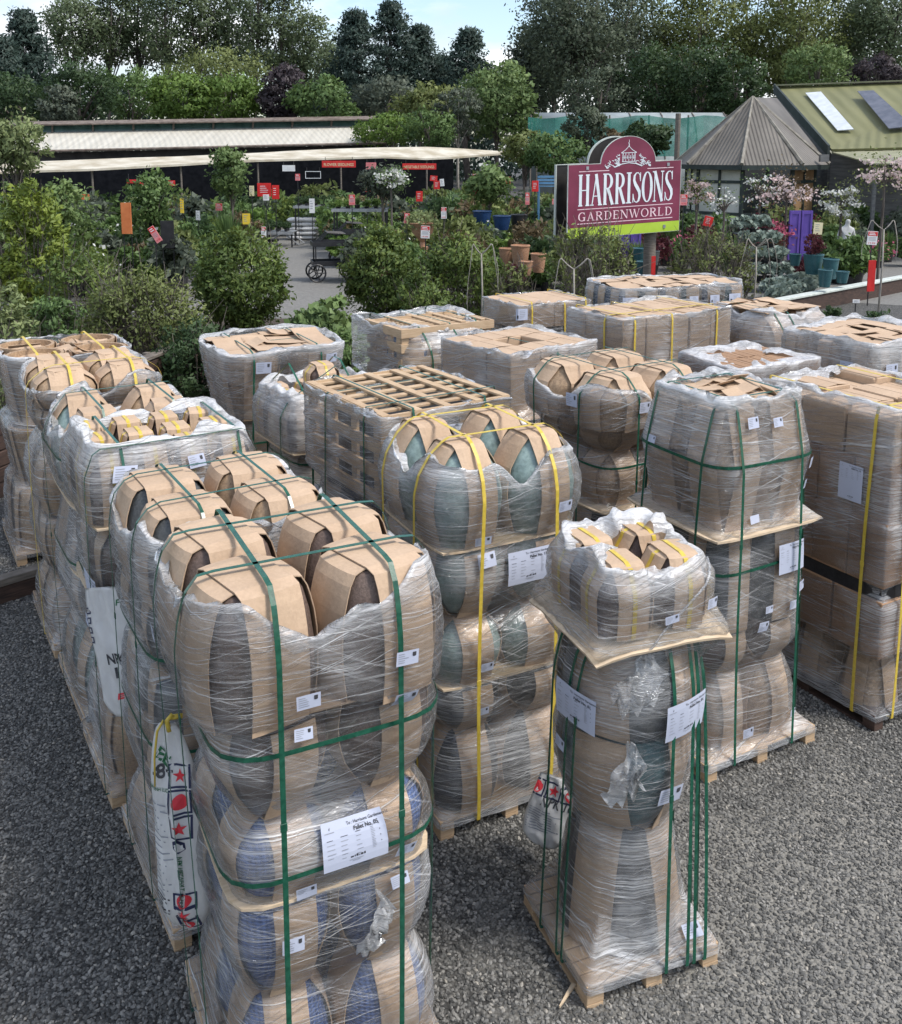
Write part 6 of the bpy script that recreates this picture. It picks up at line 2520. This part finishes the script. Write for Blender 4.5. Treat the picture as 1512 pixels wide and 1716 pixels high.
# urn on a pedestal
Y = 30
p = P(708, 365, Y)
ur = empty('garden_urn', (p.x, Y, 0))
tag(ur, 'classic urn on a slender pedestal overflowing with greenery', 'urn')
MB().lathe([(.24, 0), (.24, .12), (.16, .18), (.13, .9), (.18, 1.0), (.2, 1.06)], 16).obj('pedestal', MAT['terracotta'], ur, smooth=True, angle=40)
MB().lathe([(.10, 1.06), (.07, 1.2), (.16, 1.32), (.32, 1.5), (.36, 1.72), (.44, 1.8), (.40, 1.82), (.34, 1.74)], 20).obj('bowl', MAT['terracotta'], ur, smooth=True, angle=40)
rs = np.random.default_rng(5)
leaf_obj('greenery', foliage(rs, clumps(rs, 'round', 22, .5, .5, 1.6, 2.15), .2, 30, .11, .5), LEAF['pale'], ur)

# ================================================================== statue, shutters, bench, bags, trolleys, barrow, tables
def skin_mesh(name, verts, edges, rad, mat, parent, sub=2):
    me = bpy.data.meshes.new(name)
    me.from_pydata(verts, edges, [])
    me.materials.append(mat)
    o = link(name, me, parent)
    o.modifiers.new('skin', 'SKIN')
    for i, r_ in enumerate(rad):
        me.skin_vertices[0].data[i].radius = (r_, r_) if not hasattr(r_, '__len__') else r_
    me.skin_vertices[0].data[0].use_root = True
    o.modifiers.new('sub', 'SUBSURF').levels = sub
    o.modifiers['sub'].render_levels = sub
    dg = bpy.context.evaluated_depsgraph_get()
    bpy.context.view_layer.update()
    dg = bpy.context.evaluated_depsgraph_get()
    m2 = bpy.data.meshes.new_from_object(o.evaluated_get(dg))
    m2.name = name
    o.modifiers.clear()
    o.data = m2
    m2.polygons.foreach_set('use_smooth', [True] * len(m2.polygons))
    return o


Y = 31
p = P(1418, 404, Y)
st = empty('statue', (p.x, Y, 0))
tag(st, 'white cast figure of a bare chested man, half hidden by shrubs', 'statue')
z = p.z - .55
V_ = [(0, 0, z + .48), (0, 0, z + .72), (0, 0, z + .96), (0, 0, z + 1.06), (.02, -.02, z + 1.16), (.02, -.03, z + 1.26),
      (-.19, 0, z + .93), (-.25, .02, z + .70), (-.20, -.06, z + .48), (.19, 0, z + .93), (.26, .02, z + .70), (.23, -.08, z + .48),
      (-.09, 0, z + .40), (-.10, -.02, z + .05), (-.1, 0, z - .35), (.09, 0, z + .40), (.11, -.04, z + .05), (.10, .04, z - .35)]
E_ = [(0, 1), (1, 2), (2, 3), (3, 4), (4, 5), (2, 6), (6, 7), (7, 8), (2, 9), (9, 10), (10, 11), (0, 12), (12, 13), (13, 14), (0, 15), (15, 16), (16, 17)]
skin_mesh('figure', V_, E_, [.13, .125, .14, .055, .085, .075, .065, .05, .035, .065, .05, .035, .095, .065, .045, .095, .065, .045], MAT['marble'], st)
MB().box((0, 0, (z - .38) / 2), (.4, .4, max(.1, z - .38))).obj('plinth', MAT['marble'], st)

for (px, py, w, h, Y, lab) in ((1341, 386, 40, 66, 29, 'tall purple louvred shutter pair behind the teal pots'), (1056, 400, 38, 30, 30, 'purple panel half hidden under the right side of the sign')):
    c = P(px, py, Y)
    ww, hh = w * Y / F, h * Y / F
    r_ = empty('purple_shutter', (c.x, Y, 0))
    tag(r_, lab, 'shutter')
    z0 = max(0.05, c.z - hh / 2 - .3)
    z1 = c.z + hh / 2
    for s in (-1, 1):
        m = MB()
        m.box((s * ww / 4, 0, (z0 + z1) / 2), (ww / 2 - .02, .05, z1 - z0))
        m.obj('leaf', MAT['purplepaint'], r_)
        f = MB()
        for a in (-1, 1):
            f.box((s * ww / 4 + a * (ww / 4 - .05), -.035, (z0 + z1) / 2), (.06, .03, z1 - z0 - .02))
        for zz in (z0 + .06, (z0 + z1) / 2, z1 - .06):
            f.box((s * ww / 4, -.034, zz), (ww / 2 - .16, .028, .08))
        f.obj('leaf_frame', MAT['purplepaint'], r_)

Y = 40
c = P(921, 312, Y)
be = empty('garden_bench', (c.x, Y, 0))
tag(be, 'pale blue slatted garden bench left of the sign', 'bench')
zz = c.z
for k in range(3):
    MB().box((0, .2, zz + .12 + .13 * k), (.95, .03, .09)).obj('back_slat', MAT['bluepaint'], be)
for k in range(3):
    MB().box((0, -.2 + .14 * k, zz), (.95, .11, .03)).obj('seat_slat', MAT['bluepaint'], be)
for x in (-.44, .44):
    for y in (-.22, .2):
        MB().box((x, y, zz / 2), (.06, .06, zz + (.45 if y > 0 else 0))).obj('leg', MAT['bluepaint'], be)

# sacks stacked on the gravel
Y = 42
p = G(508, 402, 0)
bagm = None
for k in range(5):
    for i in range(2):
        rs = np.random.default_rng(500 + k * 2 + i)
        if bagm is None:
            m = MB()
            g = []
            for u in np.linspace(-1, 1, 13):
                row = []
                for v in np.linspace(0, 2 * math.pi, 16, endpoint=False):
                    e = (1 - abs(u) ** 5)
                    row.append((u * .40, .30 * math.cos(v) * (.75 + .25 * e), .115 * math.sin(v) * (.15 + .85 * e)))
                g.append(row)
            g = np.array(g)
            n = 16
            vs = g.reshape(-1, 3)
            fs = [(a * n + b_, a * n + (b_ + 1) % n, (a + 1) * n + (b_ + 1) % n, (a + 1) * n + b_) for a in range(12) for b_ in range(n)]
            fs += [tuple(range(n - 1, -1, -1)), tuple(range(12 * n, 13 * n))]
            bagm = m.add(vs, fs).mesh('soil_bag', MAT['sack'], True)
        o = link('soil_bag', bagm, None, (p.x - .34 + .62 * i + rs.normal() * .03, p.y + rs.normal() * .03, .12 + k * .20), (0, 0, math.pi / 2 * 0 + rs.normal() * .12))
        tag(o, 'plump white bag in the stack on the gravel path', 'bag', 'white bags stacked on the gravel path')

# trolleys
def trolley(px, py, Y, rz, label):
    p = G(px, py, 0)
    r_ = empty('plant_trolley', (p.x, p.y, 0), rz)
    tag(r_, label, 'trolley')
    L_, W_ = 1.25, .72
    for z, nm in ((.52, 'lower_tray'), (1.12, 'upper_tray')):
        m = MB()
        m.box((0, 0, z), (L_, W_, .04))
        for s in (-1, 1):
            m.box((0, s * (W_ / 2 + .011), z + .06), (L_ + .04, .02, .14))
            m.box((s * (L_ / 2 + .011), 0, z + .06), (.02, W_, .14))
        m.obj(nm, MAT['blackmetal'], r_)
    for x in (-L_ / 2 + .08, L_ / 2 - .08):
        for y in (-W_ / 2 + .06, W_ / 2 - .06):
            MB().tube([(x, y, .3), (x, y, 1.12)], .022, 6).obj('upright', MAT['blackmetal'], r_)
    h = MB()
    for y in (-W_ / 2, -W_ / 6, W_ / 6, W_ / 2):
        h.tube([(-L_ / 2 + .1, y, 1.14), (-L_ / 2 + .45, y, 1.52), (L_ / 2 - .25, y, 1.48)], .014, 5)
    for x, z in ((-L_ / 2 + .45, 1.52), (L_ / 2 - .25, 1.48)):
        h.tube([(x, -W_ / 2, z), (x, W_ / 2, z)], .014, 5)
    h.obj('basket_frame', MAT['blackmetal'], r_)
    for x in (-L_ / 2 + .1, L_ / 2 - .1):
        for y in (-W_ / 2 - .05, W_ / 2 + .05):
            w = MB()
            w.tube([(.26 * math.cos(a), 0, .26 * math.sin(a)) for a in np.linspace(0, 2 * math.pi, 21)], .03, 6, caps=False)
            for a in range(5):
                w.tube([(0, 0, 0), (.24 * math.cos(a * 1.2566), 0, .24 * math.sin(a * 1.2566))], .016, 4)
            w.obj('wheel', MAT['blackmetal'], r_, (x, y, .29))
    return r_


trolley(558, 470, 27, R(14), 'black two tier plant trolley with spoked wheels, nearer of the two')
trolley(590, 444, 30, R(10), 'black two tier plant trolley half hidden behind the nearer one')

p = G(480, 410, 0)
hb = empty('hand_barrow', (p.x, p.y, 0), R(-20))
tag(hb, 'grey steel hand barrow tipped on the path beside the white bags', 'barrow')
for y in (-.28, .28):
    MB().tube([(-.9, y, .15), (-.1, y, .62), (.75, y, .05), (.5, y, .02)], .03, 6).obj('side_rail', MAT['steel'], hb)
for x, z in ((-.9, .15), (-.1, .62), (.72, .07)):
    MB().tube([(x, -.28, z), (x, .28, z)], .028, 6).obj('cross_bar', MAT['steel'], hb)
MB().box((-.75, 0, .17), (.5, .5, .1), 0).obj('tray', MAT['blackmetal'], hb)

for (x0, py, w, Y, lab) in ((532, 345, 74, 44, 'long slatted display table with dark plants'), (605, 350, 92, 37, 'white edged table crowded with seedling pots'), (470, 388, 50, 41, 'low grey table holding black pots beside the white bags'), (250, 352, 70, 37, 'black display table with white flowering plants')):
    c = P(x0, py, Y)
    tb = empty('display_table', (c.x, Y, 0))
    tag(tb, lab, 'table')
    ww = w * Y / F
    zt = max(.45, c.z)
    m = MB()
    for k in range(6):
        m.box((0, -.45 + .18 * k, zt), (ww, .13, .04))
    m.obj('table_top', MAT['steel' if 'grey' in lab or 'slatted' in lab else 'blackmetal'], tb)
    MB().box((0, -.56, zt - .02), (ww + .02, .04, .12)).obj('front_edge', MAT['steel' if 'black' not in lab.split()[0] else 'blackmetal'], tb)
    for x in (-ww / 2 + .08, ww / 2 - .08):
        for y in (-.45, .45):
            MB().box((x, y, zt / 2 - .02), (.06, .06, zt - .04)).obj('leg', MAT['blackmetal'], tb)
    for k in range(int(ww / .36)):
        for j in range(2):
            put_plant([3, 3, 8][k % 3] if 'seedling' in lab else ([5, 5, 0][k % 3] if 'white flow' in lab else 1), c.x - ww / 2 + .2 + .36 * k, Y - .25 + .45 * j, .42, zt + .02)

c = P(592, 322, 43)
tn = empty('garden_cloche', (c.x, 43, 0))
tag(tn, 'small rounded white mini greenhouse among the seedling tables', 'greenhouse')
gr = []
for k in range(10):
    an = math.pi * k / 9
    gr.append([(-.55, -.42 * math.cos(an), .75 + .80 * math.sin(an) ** .75), (.60, -.42 * math.cos(an), .75 + .80 * math.sin(an) ** .75)])
MB().sheet(np.array(gr), -.02).obj('cover', MAT['skywhite'], tn, smooth=True)
MB().box((0, 0, .38), (1.15, .84, .74)).obj('base', MAT['oldwood'], tn)
en = MB()
n_ = 10
en.add([(-.545, -.41 * math.cos(math.pi * k / 9), .75 + .78 * math.sin(math.pi * k / 9) ** .75) for k in range(n_)], [tuple(range(n_))])
en.obj('end_panel', MAT['skywhite'], tn)

# ================================================================== price signs and boards
def price_sign(px, py, w, h, Y, style, label, group=None, tilt=0.0):
    c = P(px, py, Y)
    ww, hh = w * Y / F, h * Y / F
    r_ = empty('price_sign', (c.x, Y, 0))
    tag(r_, label, 'price sign', group)
    cols = {'red': 'redpaint', 'tag': 'tagwhite', 'pink': 'tagpink', 'yellow': 'yellowpaint', 'white': 'tagwhite', 'cream': 'creampaint', 'orange': 'orangepaint'}
    M_ = Matrix.Translation((0, 0, c.z)) @ Matrix.Rotation(tilt, 4, 'Y')
    b = bevel(MB().box((0, 0, 0), (ww, .02, hh)).mesh('board', MAT[cols[style]]), .003)
    o = link('board', b, r_)
    o.matrix_local = M_
    g = Page()
    if style in ('tag', 'pink'):
        g.rect('redpaint', -ww * .47, hh * .16, ww * .47, hh * .47)
        for k in range(2):
            g.rect('tagwhite', -ww * .36, hh * (.22 + .12 * k), ww * (.30 - .1 * k), hh * (.28 + .12 * k), .001)
        for k in range(3):
            g.rect('greyink', -ww * .36, hh * (.02 - .09 * k), ww * .34, hh * (.05 - .09 * k))
        g.text('redink', '19.99', -ww * .36, -hh * .42, hh * .16, .01, ww * .7)
    elif style == 'red':
        for k in range(4):
            g.rect('tagwhite', -ww * .3, hh * (.25 - .15 * k), ww * random.uniform(.05, .3), hh * (.29 - .15 * k))
    elif style in ('cream', 'white', 'orange', 'yellow'):
        for k in range(4):
            g.rect('greyink' if style != 'orange' else 'redpaint', -ww * .32, hh * (.3 - .17 * k), ww * random.uniform(.0, .3), hh * (.345 - .17 * k))
    g.wrap(lambda x, y, q: (x, -.011 - q, y), o, 'print')
    st_ = MB().tube([(0, .02, 0), (0, .02, c.z)], .016, 5).mesh('stake', MAT['blackmetal'])
    link('stake', st_, r_)
    return r_


SG = [(713, 389, 15, 21, 27, 'tag', 'red and white price card on a stake by the urn', 0.05), (795, 323, 12, 10, 38, 'red', 'small red card beside the round headed young tree', 0),
      (590, 335, 10, 17, 34, 'pink', 'red price card in front of the white mini greenhouse', 0), (615, 317, 12, 9, 38, 'red', 'small red card right of the white mini greenhouse', 0),
      (727, 299, 12, 9, 42, 'red', 'upper red card of the pair above the urn', .1), (732, 310, 10, 14, 40, 'red', 'lower red card of the pair above the urn', 0), (741, 306, 7, 12, 41, 'white', 'white card beside the pair of red cards', -.1),
      (703, 329, 11, 17, 36, 'red', 'bright red folded card left above the urn', 0), (744, 357, 9, 19, 31, 'tag', 'tall red and white card right of the urn', 0), (682, 366, 9, 17, 30, 'pink', 'faded red card left of the urn', .08),
      (499, 297, 8, 11, 42, 'pink', 'small faded card under the middle of the awning', 0), (442, 389, 8, 18, 29, 'tag', 'red and white card on the left of the path', 0),
      (413, 367, 13, 18, 30, 'yellow', 'yellow folded card left of the path', 0), (462, 322, 12, 23, 36, 'red', 'tall bright red folded card under the awning', 0), (443, 318, 23, 22, 38, 'red', 'large red board under the awning', 0), (446, 331, 10, 10, 35, 'white', 'white card in front of the large red board', 0),
      (422, 320, 8, 17, 37, 'cream', 'cream board left of the large red board', 0), (523, 345, 9, 24, 36, 'white', 'tall white poster over the slatted table', 0),
      (851, 303, 9, 13, 41, 'red', 'red card with a white grid left of the yellow flower', 0), (897, 312, 11, 18, 37, 'red', 'bright red folded card right of the yellow flower', 0),
      (837, 298, 7, 11, 42, 'white', 'tilted white card left of the red grid card', -.4), (821, 293, 6, 12, 44, 'pink', 'thin faded card above the round headed young tree', 0), (797, 297, 9, 12, 43, 'pink', 'faded pink card left of the round headed young tree', 0),
      (930, 338, 9, 9, 33, 'pink', 'small faded card touching the sign on its left', 0), (884, 333, 7, 20, 35, 'pink', 'tall thin card right of the black pot', 0),
      (1146, 335, 12, 18, 30, 'pink', 'faded pink card right of the sign', 0), (1187, 371, 15, 17, 30, 'red', 'bright red tilted card above the bare twiggy bush', .25),
      (1371, 383, 15, 20, 28, 'cream', 'cream card right of the purple shutter', .05), (1462, 399, 17, 23, 25, 'tag', 'red framed price card on a hook near the right edge', .06),
      (288, 307, 11, 9, 40, 'red', 'small red card under the left of the awning', 0), (238, 313, 11, 15, 38, 'red', 'red folded card under the left of the awning', 0), (143, 330, 14, 9, 38, 'orange', 'orange card at the left end of the awning', 0),
      (305, 345, 6, 24, 36, 'yellow', 'thin yellow and red marker right of the black table', 0), (367, 347, 11, 12, 34, 'pink', 'small pink card left of the slim upright tree', 0), (332, 361, 7, 16, 33, 'white', 'thin white card left of the slim upright tree', 0),
      (260, 393, 11, 29, 26, 'pink', 'long pale red card tilted on a leaning pole', -.55), (284, 381, 9, 11, 28, 'cream', 'small cream card on top of the black panel', 0), (1435, 505, 12, 6, 24, 'white', 'small white plant label by the low wall', 0)]
for i, a in enumerate(SG):
    price_sign(*a[:7], 'price cards on stakes', a[7])


def board(name, px, py, w, h, Y, mat, label, cat, text=None, tcol='tagwhite', frame=None, hang=False):
    c = P(px, py, Y)
    ww, hh = w * Y / F, h * Y / F
    r_ = empty(name, (c.x, Y, 0))
    tag(r_, label, cat)
    o = link('panel', bevel(MB().box((0, 0, c.z), (ww, .04, hh)).mesh('panel', MAT[mat]), .004), r_)
    g = Page()
    if frame:
        g.frame(frame, -ww / 2, -hh / 2, ww / 2, hh / 2, hh * .08)
    if text:
        for k, s in enumerate(text):
            g.text(tcol, s, -ww * .44, hh * (.5 - (k + .78) / len(text)), hh * .62 / len(text), .012, ww * .88)
    if g.d:
        g.wrap(lambda x, y, q: (x, -.021 - q, c.z + y), o, 'lettering')
    m = MB()
    for s in (-1, 1):
        m.tube([(s * ww * .4, .03, c.z if hang else 0), (s * ww * .4, .03, c.z + (.35 if hang else 0))], .015, 5)
    m.obj('hanger' if hang else 'stand', MAT['blackmetal'], r_)
    return r_


board('hanging_sign', 568, 275, 56, 11, 48, 'redpaint', 'dark red hanging board reading FLOWER SEEDLINGS under the awning', 'sign', ['FLOWER SEEDLINGS'], 'creampaint', None, True)
board('hanging_sign', 703, 279, 56, 10, 50, 'redpaint', 'dark red hanging board reading VEGETABLE SEEDLINGS near the awning tip', 'sign', ['VEGETABLE SEEDLINGS'], 'creampaint', None, True)
board('hanging_sign', 484, 282, 21, 10, 47, 'tagwhite', 'white hanging board with two lines of writing under the awning', 'sign', None, 'ink', None, True)
board('hanging_sign', 525, 293, 26, 12, 46, 'nearblack', 'black hanging board with a white frame under the awning', 'sign', None, 'tagwhite', 'tagwhite', True)
board('hanging_sign', 622, 278, 17, 11, 49, 'tagpink', 'faded pink hanging board between the two seedling boards', 'sign', None, 'tagwhite', None, True)
board('hanging_sign', 225, 304, 24, 6, 44, 'redpaint', 'narrow red board under the left part of the awning', 'sign', None, 'tagwhite', None, True)
board('banner_sign', 212, 366, 17, 52, 27, 'orangepaint', 'tall orange banner with a black top standing among shrubs', 'banner', None)
board('black_panel', 281, 393, 22, 46, 27, 'blackmetal', 'plain black board standing right of the orange banner', 'board', None)
for (px, py, w, h, Y, lab) in ((1095, 446, 8, 34, 22.5, 'bright red post marker just left of the sign post'), (1461, 455, 14, 38, 22, 'faded red folded marker by the low wall')):
    c = P(px, py, Y)
    ww, hh = w * Y / F, h * Y / F
    z0 = max(0, c.z - hh / 2 - .2)
    r_ = empty('red_marker', (c.x, Y, 0))
    tag(r_, lab, 'marker')
    for s in (-1, 1):
        MB().box((s * ww * .25, .02 * s, (z0 + c.z + hh / 2) / 2), (ww * .46, .03, c.z + hh / 2 - z0)).obj('panel', MAT['redpaint'], r_, rot=(0, 0, .0))

# ================================================================== weeping standards and blossom trees
def weeping(px, top, bot, Y, label, seed, n=4, spread=.45):
    n, spread = n - 1, spread * .6
    rs = np.random.default_rng(seed)
    p = P(px, top, Y)
    r_ = empty('weeping_sapling', (p.x, Y, 0))
    tag(r_, label, 'sapling')
    MB().tube([(0, 0, 0), (.02, 0, p.z * .6), (0, 0, p.z - .08)], [.024, .020, .016], 6).obj('stem', MAT['palebark'], r_, smooth=True)
    m = MB()
    for k in range(n):
        a = rs.uniform(-.4, .4) + (math.pi if k % 2 else 0)
        s = spread * rs.uniform(.7, 1.3)
        d = Vector((math.cos(a), math.sin(a) * .5, 0))
        dr = 1.5 * rs.uniform(.6, 1.1)
        pts = []
        for q in np.linspace(0, 1, 12):
            pts.append(d * s * (1.15 * math.sin(q * 1.9) ** .8 if q else 0) + Vector((.02 * math.sin(9 * q + a), .02 * math.cos(7 * q), p.z - .1 + .26 * math.sin(min(1, q * 2.2) * math.pi / 2) - dr * max(0, q - .3) ** 1.25 * 1.5)))
        m.tube(pts, np.linspace(.014, .004, 12).tolist(), 5)
    m.obj('weeping_branches', MAT['palebark'], r_, smooth=True)


weeping(807, 418, 500, 19, 'bare weeping sapling in front of the terracotta pots', 61, 4, .4)
weeping(962, 443, 500, 17.5, 'bare weeping sapling in front of the dark twiggy bush', 62, 4, .5)
weeping(1268, 408, 500, 22, 'bare pale weeping sapling beside the hosta rack', 63, 5, .55)
weeping(1482, 378, 500, 21, 'bare white stemmed weeping sapling near the right edge', 64, 4, .5)


def blossom(px, top, wpx, hpx, Y, label, seed, fl='blossom', lv='olive', flat=True, nf=420):
    rs = np.random.default_rng(seed)
    p = P(px, top, Y)
    r = wpx * Y / F / 2
    h = hpx * Y / F
    r_ = empty('blossom_tree', (p.x, Y, 0))
    tag(r_, label, 'blossom tree', 'blossom trees in front of the kiosk')
    m = MB()
    m.tube([(0, 0, 0), (0.02, 0, p.z * .6), (0, 0, p.z - h * .5)], [.045, .04, .03], 6)
    cs = clumps(rs, 'blob', 16, r, r * .7, p.z - h, p.z)
    for c in cs:
        m.tube([(0, 0, p.z - h * .75), (c[0] * .5, c[1] * .5, p.z - h * .55 + (c[2] - p.z + h * .5) * .4), tuple(c)], [.025, .016, .006], 4)
    m.obj('branches', MAT['bark'], r_)
    ci = cs[rs.integers(0, len(cs), nf)]
    leaf_obj('flowers', leaf_quads(ci + rs.normal(size=(nf, 3)) * np.array([.22, .2, .10]) * r * .7, .10, .9, rs=rs), LEAF[fl], r_)
    ci = cs[rs.integers(0, len(cs), nf)]
    leaf_obj('foliage', leaf_quads(ci + rs.normal(size=(nf, 3)) * .3 * r, .10, .5, rs=rs), LEAF[lv], r_)


blossom(1169, 296, 60, 44, 31, 'pink white blossom tree just right of the sign', 71)
blossom(1320, 298, 110, 46, 32, 'wide flat topped pink blossom tree in front of the kiosk', 72, 'blossom', 'rust')
blossom(1412, 312, 70, 50, 30, 'white blossom tree left of the statue corner of the building', 73, 'white', 'olive')
blossom(1485, 262, 90, 60, 30, 'leaning blossom tree under the lean-to roof at the right edge', 74)
blossom(1275, 285, 60, 60, 34, 'green leaved tree with a few white flowers before the kiosk window', 75, 'white', 'mid', True, 160)
blossom(1285, 360, 80, 50, 29, 'small tree with dark pink flowers left of the purple shutter', 76, 'pink', 'maroon')
blossom(1215, 310, 50, 60, 33, 'thin sapling with sparse leaves in front of the cream kiosk panels', 77, 'white', 'light', True, 70)
blossom(655, 285, 60, 30, 35, 'young tree carrying clusters of white flowers near the awning', 78, 'white', 'mid')

# ================================================================== sacks hanging from the straps
def sack(name, label, a, b, w, t, face, art, neck=.25, seed=0):
    """a (top) and b (bottom) points; face = direction the broad side looks"""
    a, b = Vector(a), Vector(b)
    ax = (a - b)
    ln_ = ax.length
    zdir = ax.normalized()
    n = (face - zdir * face.dot(zdir)).normalized()
    u = zdir.cross(n)
    rs = np.random.default_rng(seed)
    root = empty(name, b)
    tag(root, label, 'sack')
    ph = rs.uniform(0, 6, 6)
    def width(s):
        return w / 2 * (min(1, (1 - s) / .28) ** .6 * (1 - neck) + neck if s > .72 else (1.0 if s > .12 else (.45 + .55 * (s / .12) ** .6)))
    def thick(s):
        return t / 2 * max(.12, min(1, (1 - s) * 2.2) * (min(1, s / .16 + .15)))
    def pos(s, x, side, h=0.0):
        """s 0..1 up the sack, x -1..1 across, side +1 front"""
        e = max(0, 1 - abs(x) ** 2.2) ** .6
        wr = .012 * math.sin(9 * x + ph[0] + 5 * s) * e + .010 * math.sin(13 * s + ph[1] + 3 * x) + .006 * math.sin(29 * s + 7 * x + ph[2])
        d = side * (thick(s) * e + wr * .8 * e + h)
        p = zdir * (s * ln_) + u * (x * width(s)) + n * d
        return p + u * .015 * math.sin(5 * s + ph[3])
    NS, NX = 40, 14
    vs, fs = [], []
    for i in range(NS + 1):
        s = i / NS
        ring = [pos(s, x, 1) for x in np.linspace(-1, 1, NX)] + [pos(s, x, -1) for x in np.linspace(1, -1, NX)[1:-1]]
        vs += [tuple(p) for p in ring]
    k = 2 * NX - 2
    for i in range(NS):
        for j in range(k):
            fs.append((i * k + j, i * k + (j + 1) % k, (i + 1) * k + (j + 1) % k, (i + 1) * k + j))
    fs += [tuple(range(k - 1, -1, -1)), tuple(range(NS * k, NS * k + k))]
    body = MB().add(vs, fs).obj('sack_body', MAT['sack'], root, smooth=True)
    g = Page()
    art(g, w, ln_)
    if g.d:
        def S(x, y, h):
            s = min(1, max(0, y / ln_))
            return tuple(pos(s, max(-.98, min(.98, x / width(s))), 1, .002 + h))
        g.wrap(S, body, 'sack_print', .001)
    return root, zdir, u, n, pos


def flag(g, x, y, kind, sx=.05, sy=.052):
    g.frame('navyink', x - sx, y - sy, x + sx, y + sy, .009)
    if kind == 's':
        g.star('redink', x, y, .032, .001, .0)
    else:
        g.circle('redink', x, y, .031, 18, .001)


def art1(g, w, l):
    for y, k in ((.78, 's'), (.67, 'c'), (.56, 's')):
        flag(g, .055, l * y, k)
    for y, k in ((.205, 'c'), (.135, 's'), (.068, 'c')):
        flag(g, .05, l * y, k, .05, .036 * 1.0)
    g.poly('navyink', [(.04 + .034 * math.cos(a), l * .475 + .034 * math.sin(a)) for a in np.linspace(.52, 6.8, 7)[:-1]])
    g.text('tagwhite', 'SM', .021, l * .463, .03, .01, .04, 0, .001)
    g.text('greenink', 'NPK VIET NHAT', .03, l * .425, .036, .01, l * .17, -math.pi / 2)
    g.text('ink', '16-16-8+13S', .03, l * .425 - l * .185, .034, .01, l * .10, -math.pi / 2)
    g.text('ink', '-8+', -.08, l * .76, .08, .03, .11, .12)
    g.text('greenink', 'EE.', -.07, l * .85, .075, .03, .09, -.5)
    g.text('greenink', 'AM BINH LUO', -.12, l * .70, .024, .01, .13, .1)
    for k in range(16):
        y = l * (.64 - .028 * k)
        g.rect('greyink', -w * .42, y, -w * .42 + random.uniform(.06, .11), y + .006)
    for k in range(7):
        y = l * (.20 - .018 * k)
        g.rect('ink', -w * .42, y, -w * .42 + random.uniform(.05, .1), y + .008)


a = P(286, 1214, 4.02)
b = P(314, 1552, 3.98)
s1, zd, u_, n_, ps = sack('fertiliser_sack', 'bulging white woven sack printed with red stars and discs, hanging by a yellow tie', a, b, .27, .18, Vector((-.35, -1, .25)), art1, .34, 1)
tm = MB()
top = a - b
tm.tube([tuple(top + Vector((.0, -.02, -.02))), tuple(top + Vector((-.01, -.02, .03))), tuple(top + Vector((.012, 0, .05)))], .012, 6)
tm.tube([tuple(top + Vector((-.02, -.03, .04))), tuple(top + Vector((-.045, -.05, .0))), tuple(top + Vector((-.06, -.06, -.12))), tuple(top + Vector((-.062, -.07, -.26)))], [.006, .006, .005, .004], 5)
tm.tube([tuple(top + Vector((.0, 0, .035))), tuple(top + Vector((.05, .02, .03)))], .012, 6)
tm.obj('yellow_tie', MAT['yellow_strap'], s1, smooth=True)


def art2(g, w, l):
    g.text('ink', 'NPK', -w * .12, l * .42, .085, .03, .12)
    g.text('ink', '16', -w * .02, l * .31, .085, .03, .08)
    g.text('redink', '日', w * .2, l * .15, .06, .02, .05) if False else g.frame('redink', -w * .04, l * .145, w * .12, l * .19, .010)
    g.rect('redink', -w * .04, l * .164, w * .12, l * .172, .001)
    g.rect('redink', w * .18, l * .165, w * .26, l * .173)
    for k in range(4):
        g.frame('navyink', -w * .52, l * (.80 - .075 * k), -w * .40, l * (.85 - .075 * k), .008)
    g.text('greenink', 'J', w * .25, l * .91, .05, .02, .03)
    g.text('greenink', 'F', w * .25, l * .86, .045, .02, .025)


a = P(178, 984, 5.35)
b = P(209, 1200, 5.22)
sack('fertiliser_sack', 'flat white sack printed NPK 16 hung on the left row of pallets', a, b, .30, .05, Vector((-.35, -1, .1)), art2, .96, 2)


def art3(g, w, l):
    for x, k in ((-.10, 'c'), (.0, 's'), (.10, 'c')):
        flag(g, x, l * .80, k, .045, .045)
    g.text('ink', 'NPK 16', -.05, l * .58, .07, .02, .18)
    for k in range(9):
        g.rect('greyink', -.10, l * (.50 - .035 * k), -.10 + random.uniform(.12, .2), l * (.512 - .035 * k))


a = P(912, 1328, 5.0)
b = P(900, 1412, 4.9)
sack('fertiliser_sack', 'crumpled white sack with red discs, hung low behind the narrow stack', a + Vector((.06, 0, .1)), b + Vector((.03, 0, -.02)), .24, .07, Vector((-.45, -1, .3)), art3, .8, 3)

# offcut of wood on the gravel
p = G(950, 1668, .02)
o = MB().box((0, 0, 0), (.16, .022, .010)).obj('wood_splinter', MAT['ply'], None, p, rot=(0, .05, R(58)))
bm_ = o.data
for v_ in bm_.vertices:
    if v_.co.x < 0:
        v_.co.y *= .25
tag(o, 'pale splinter of wood lying on the gravel by the small pallet', 'splinter')
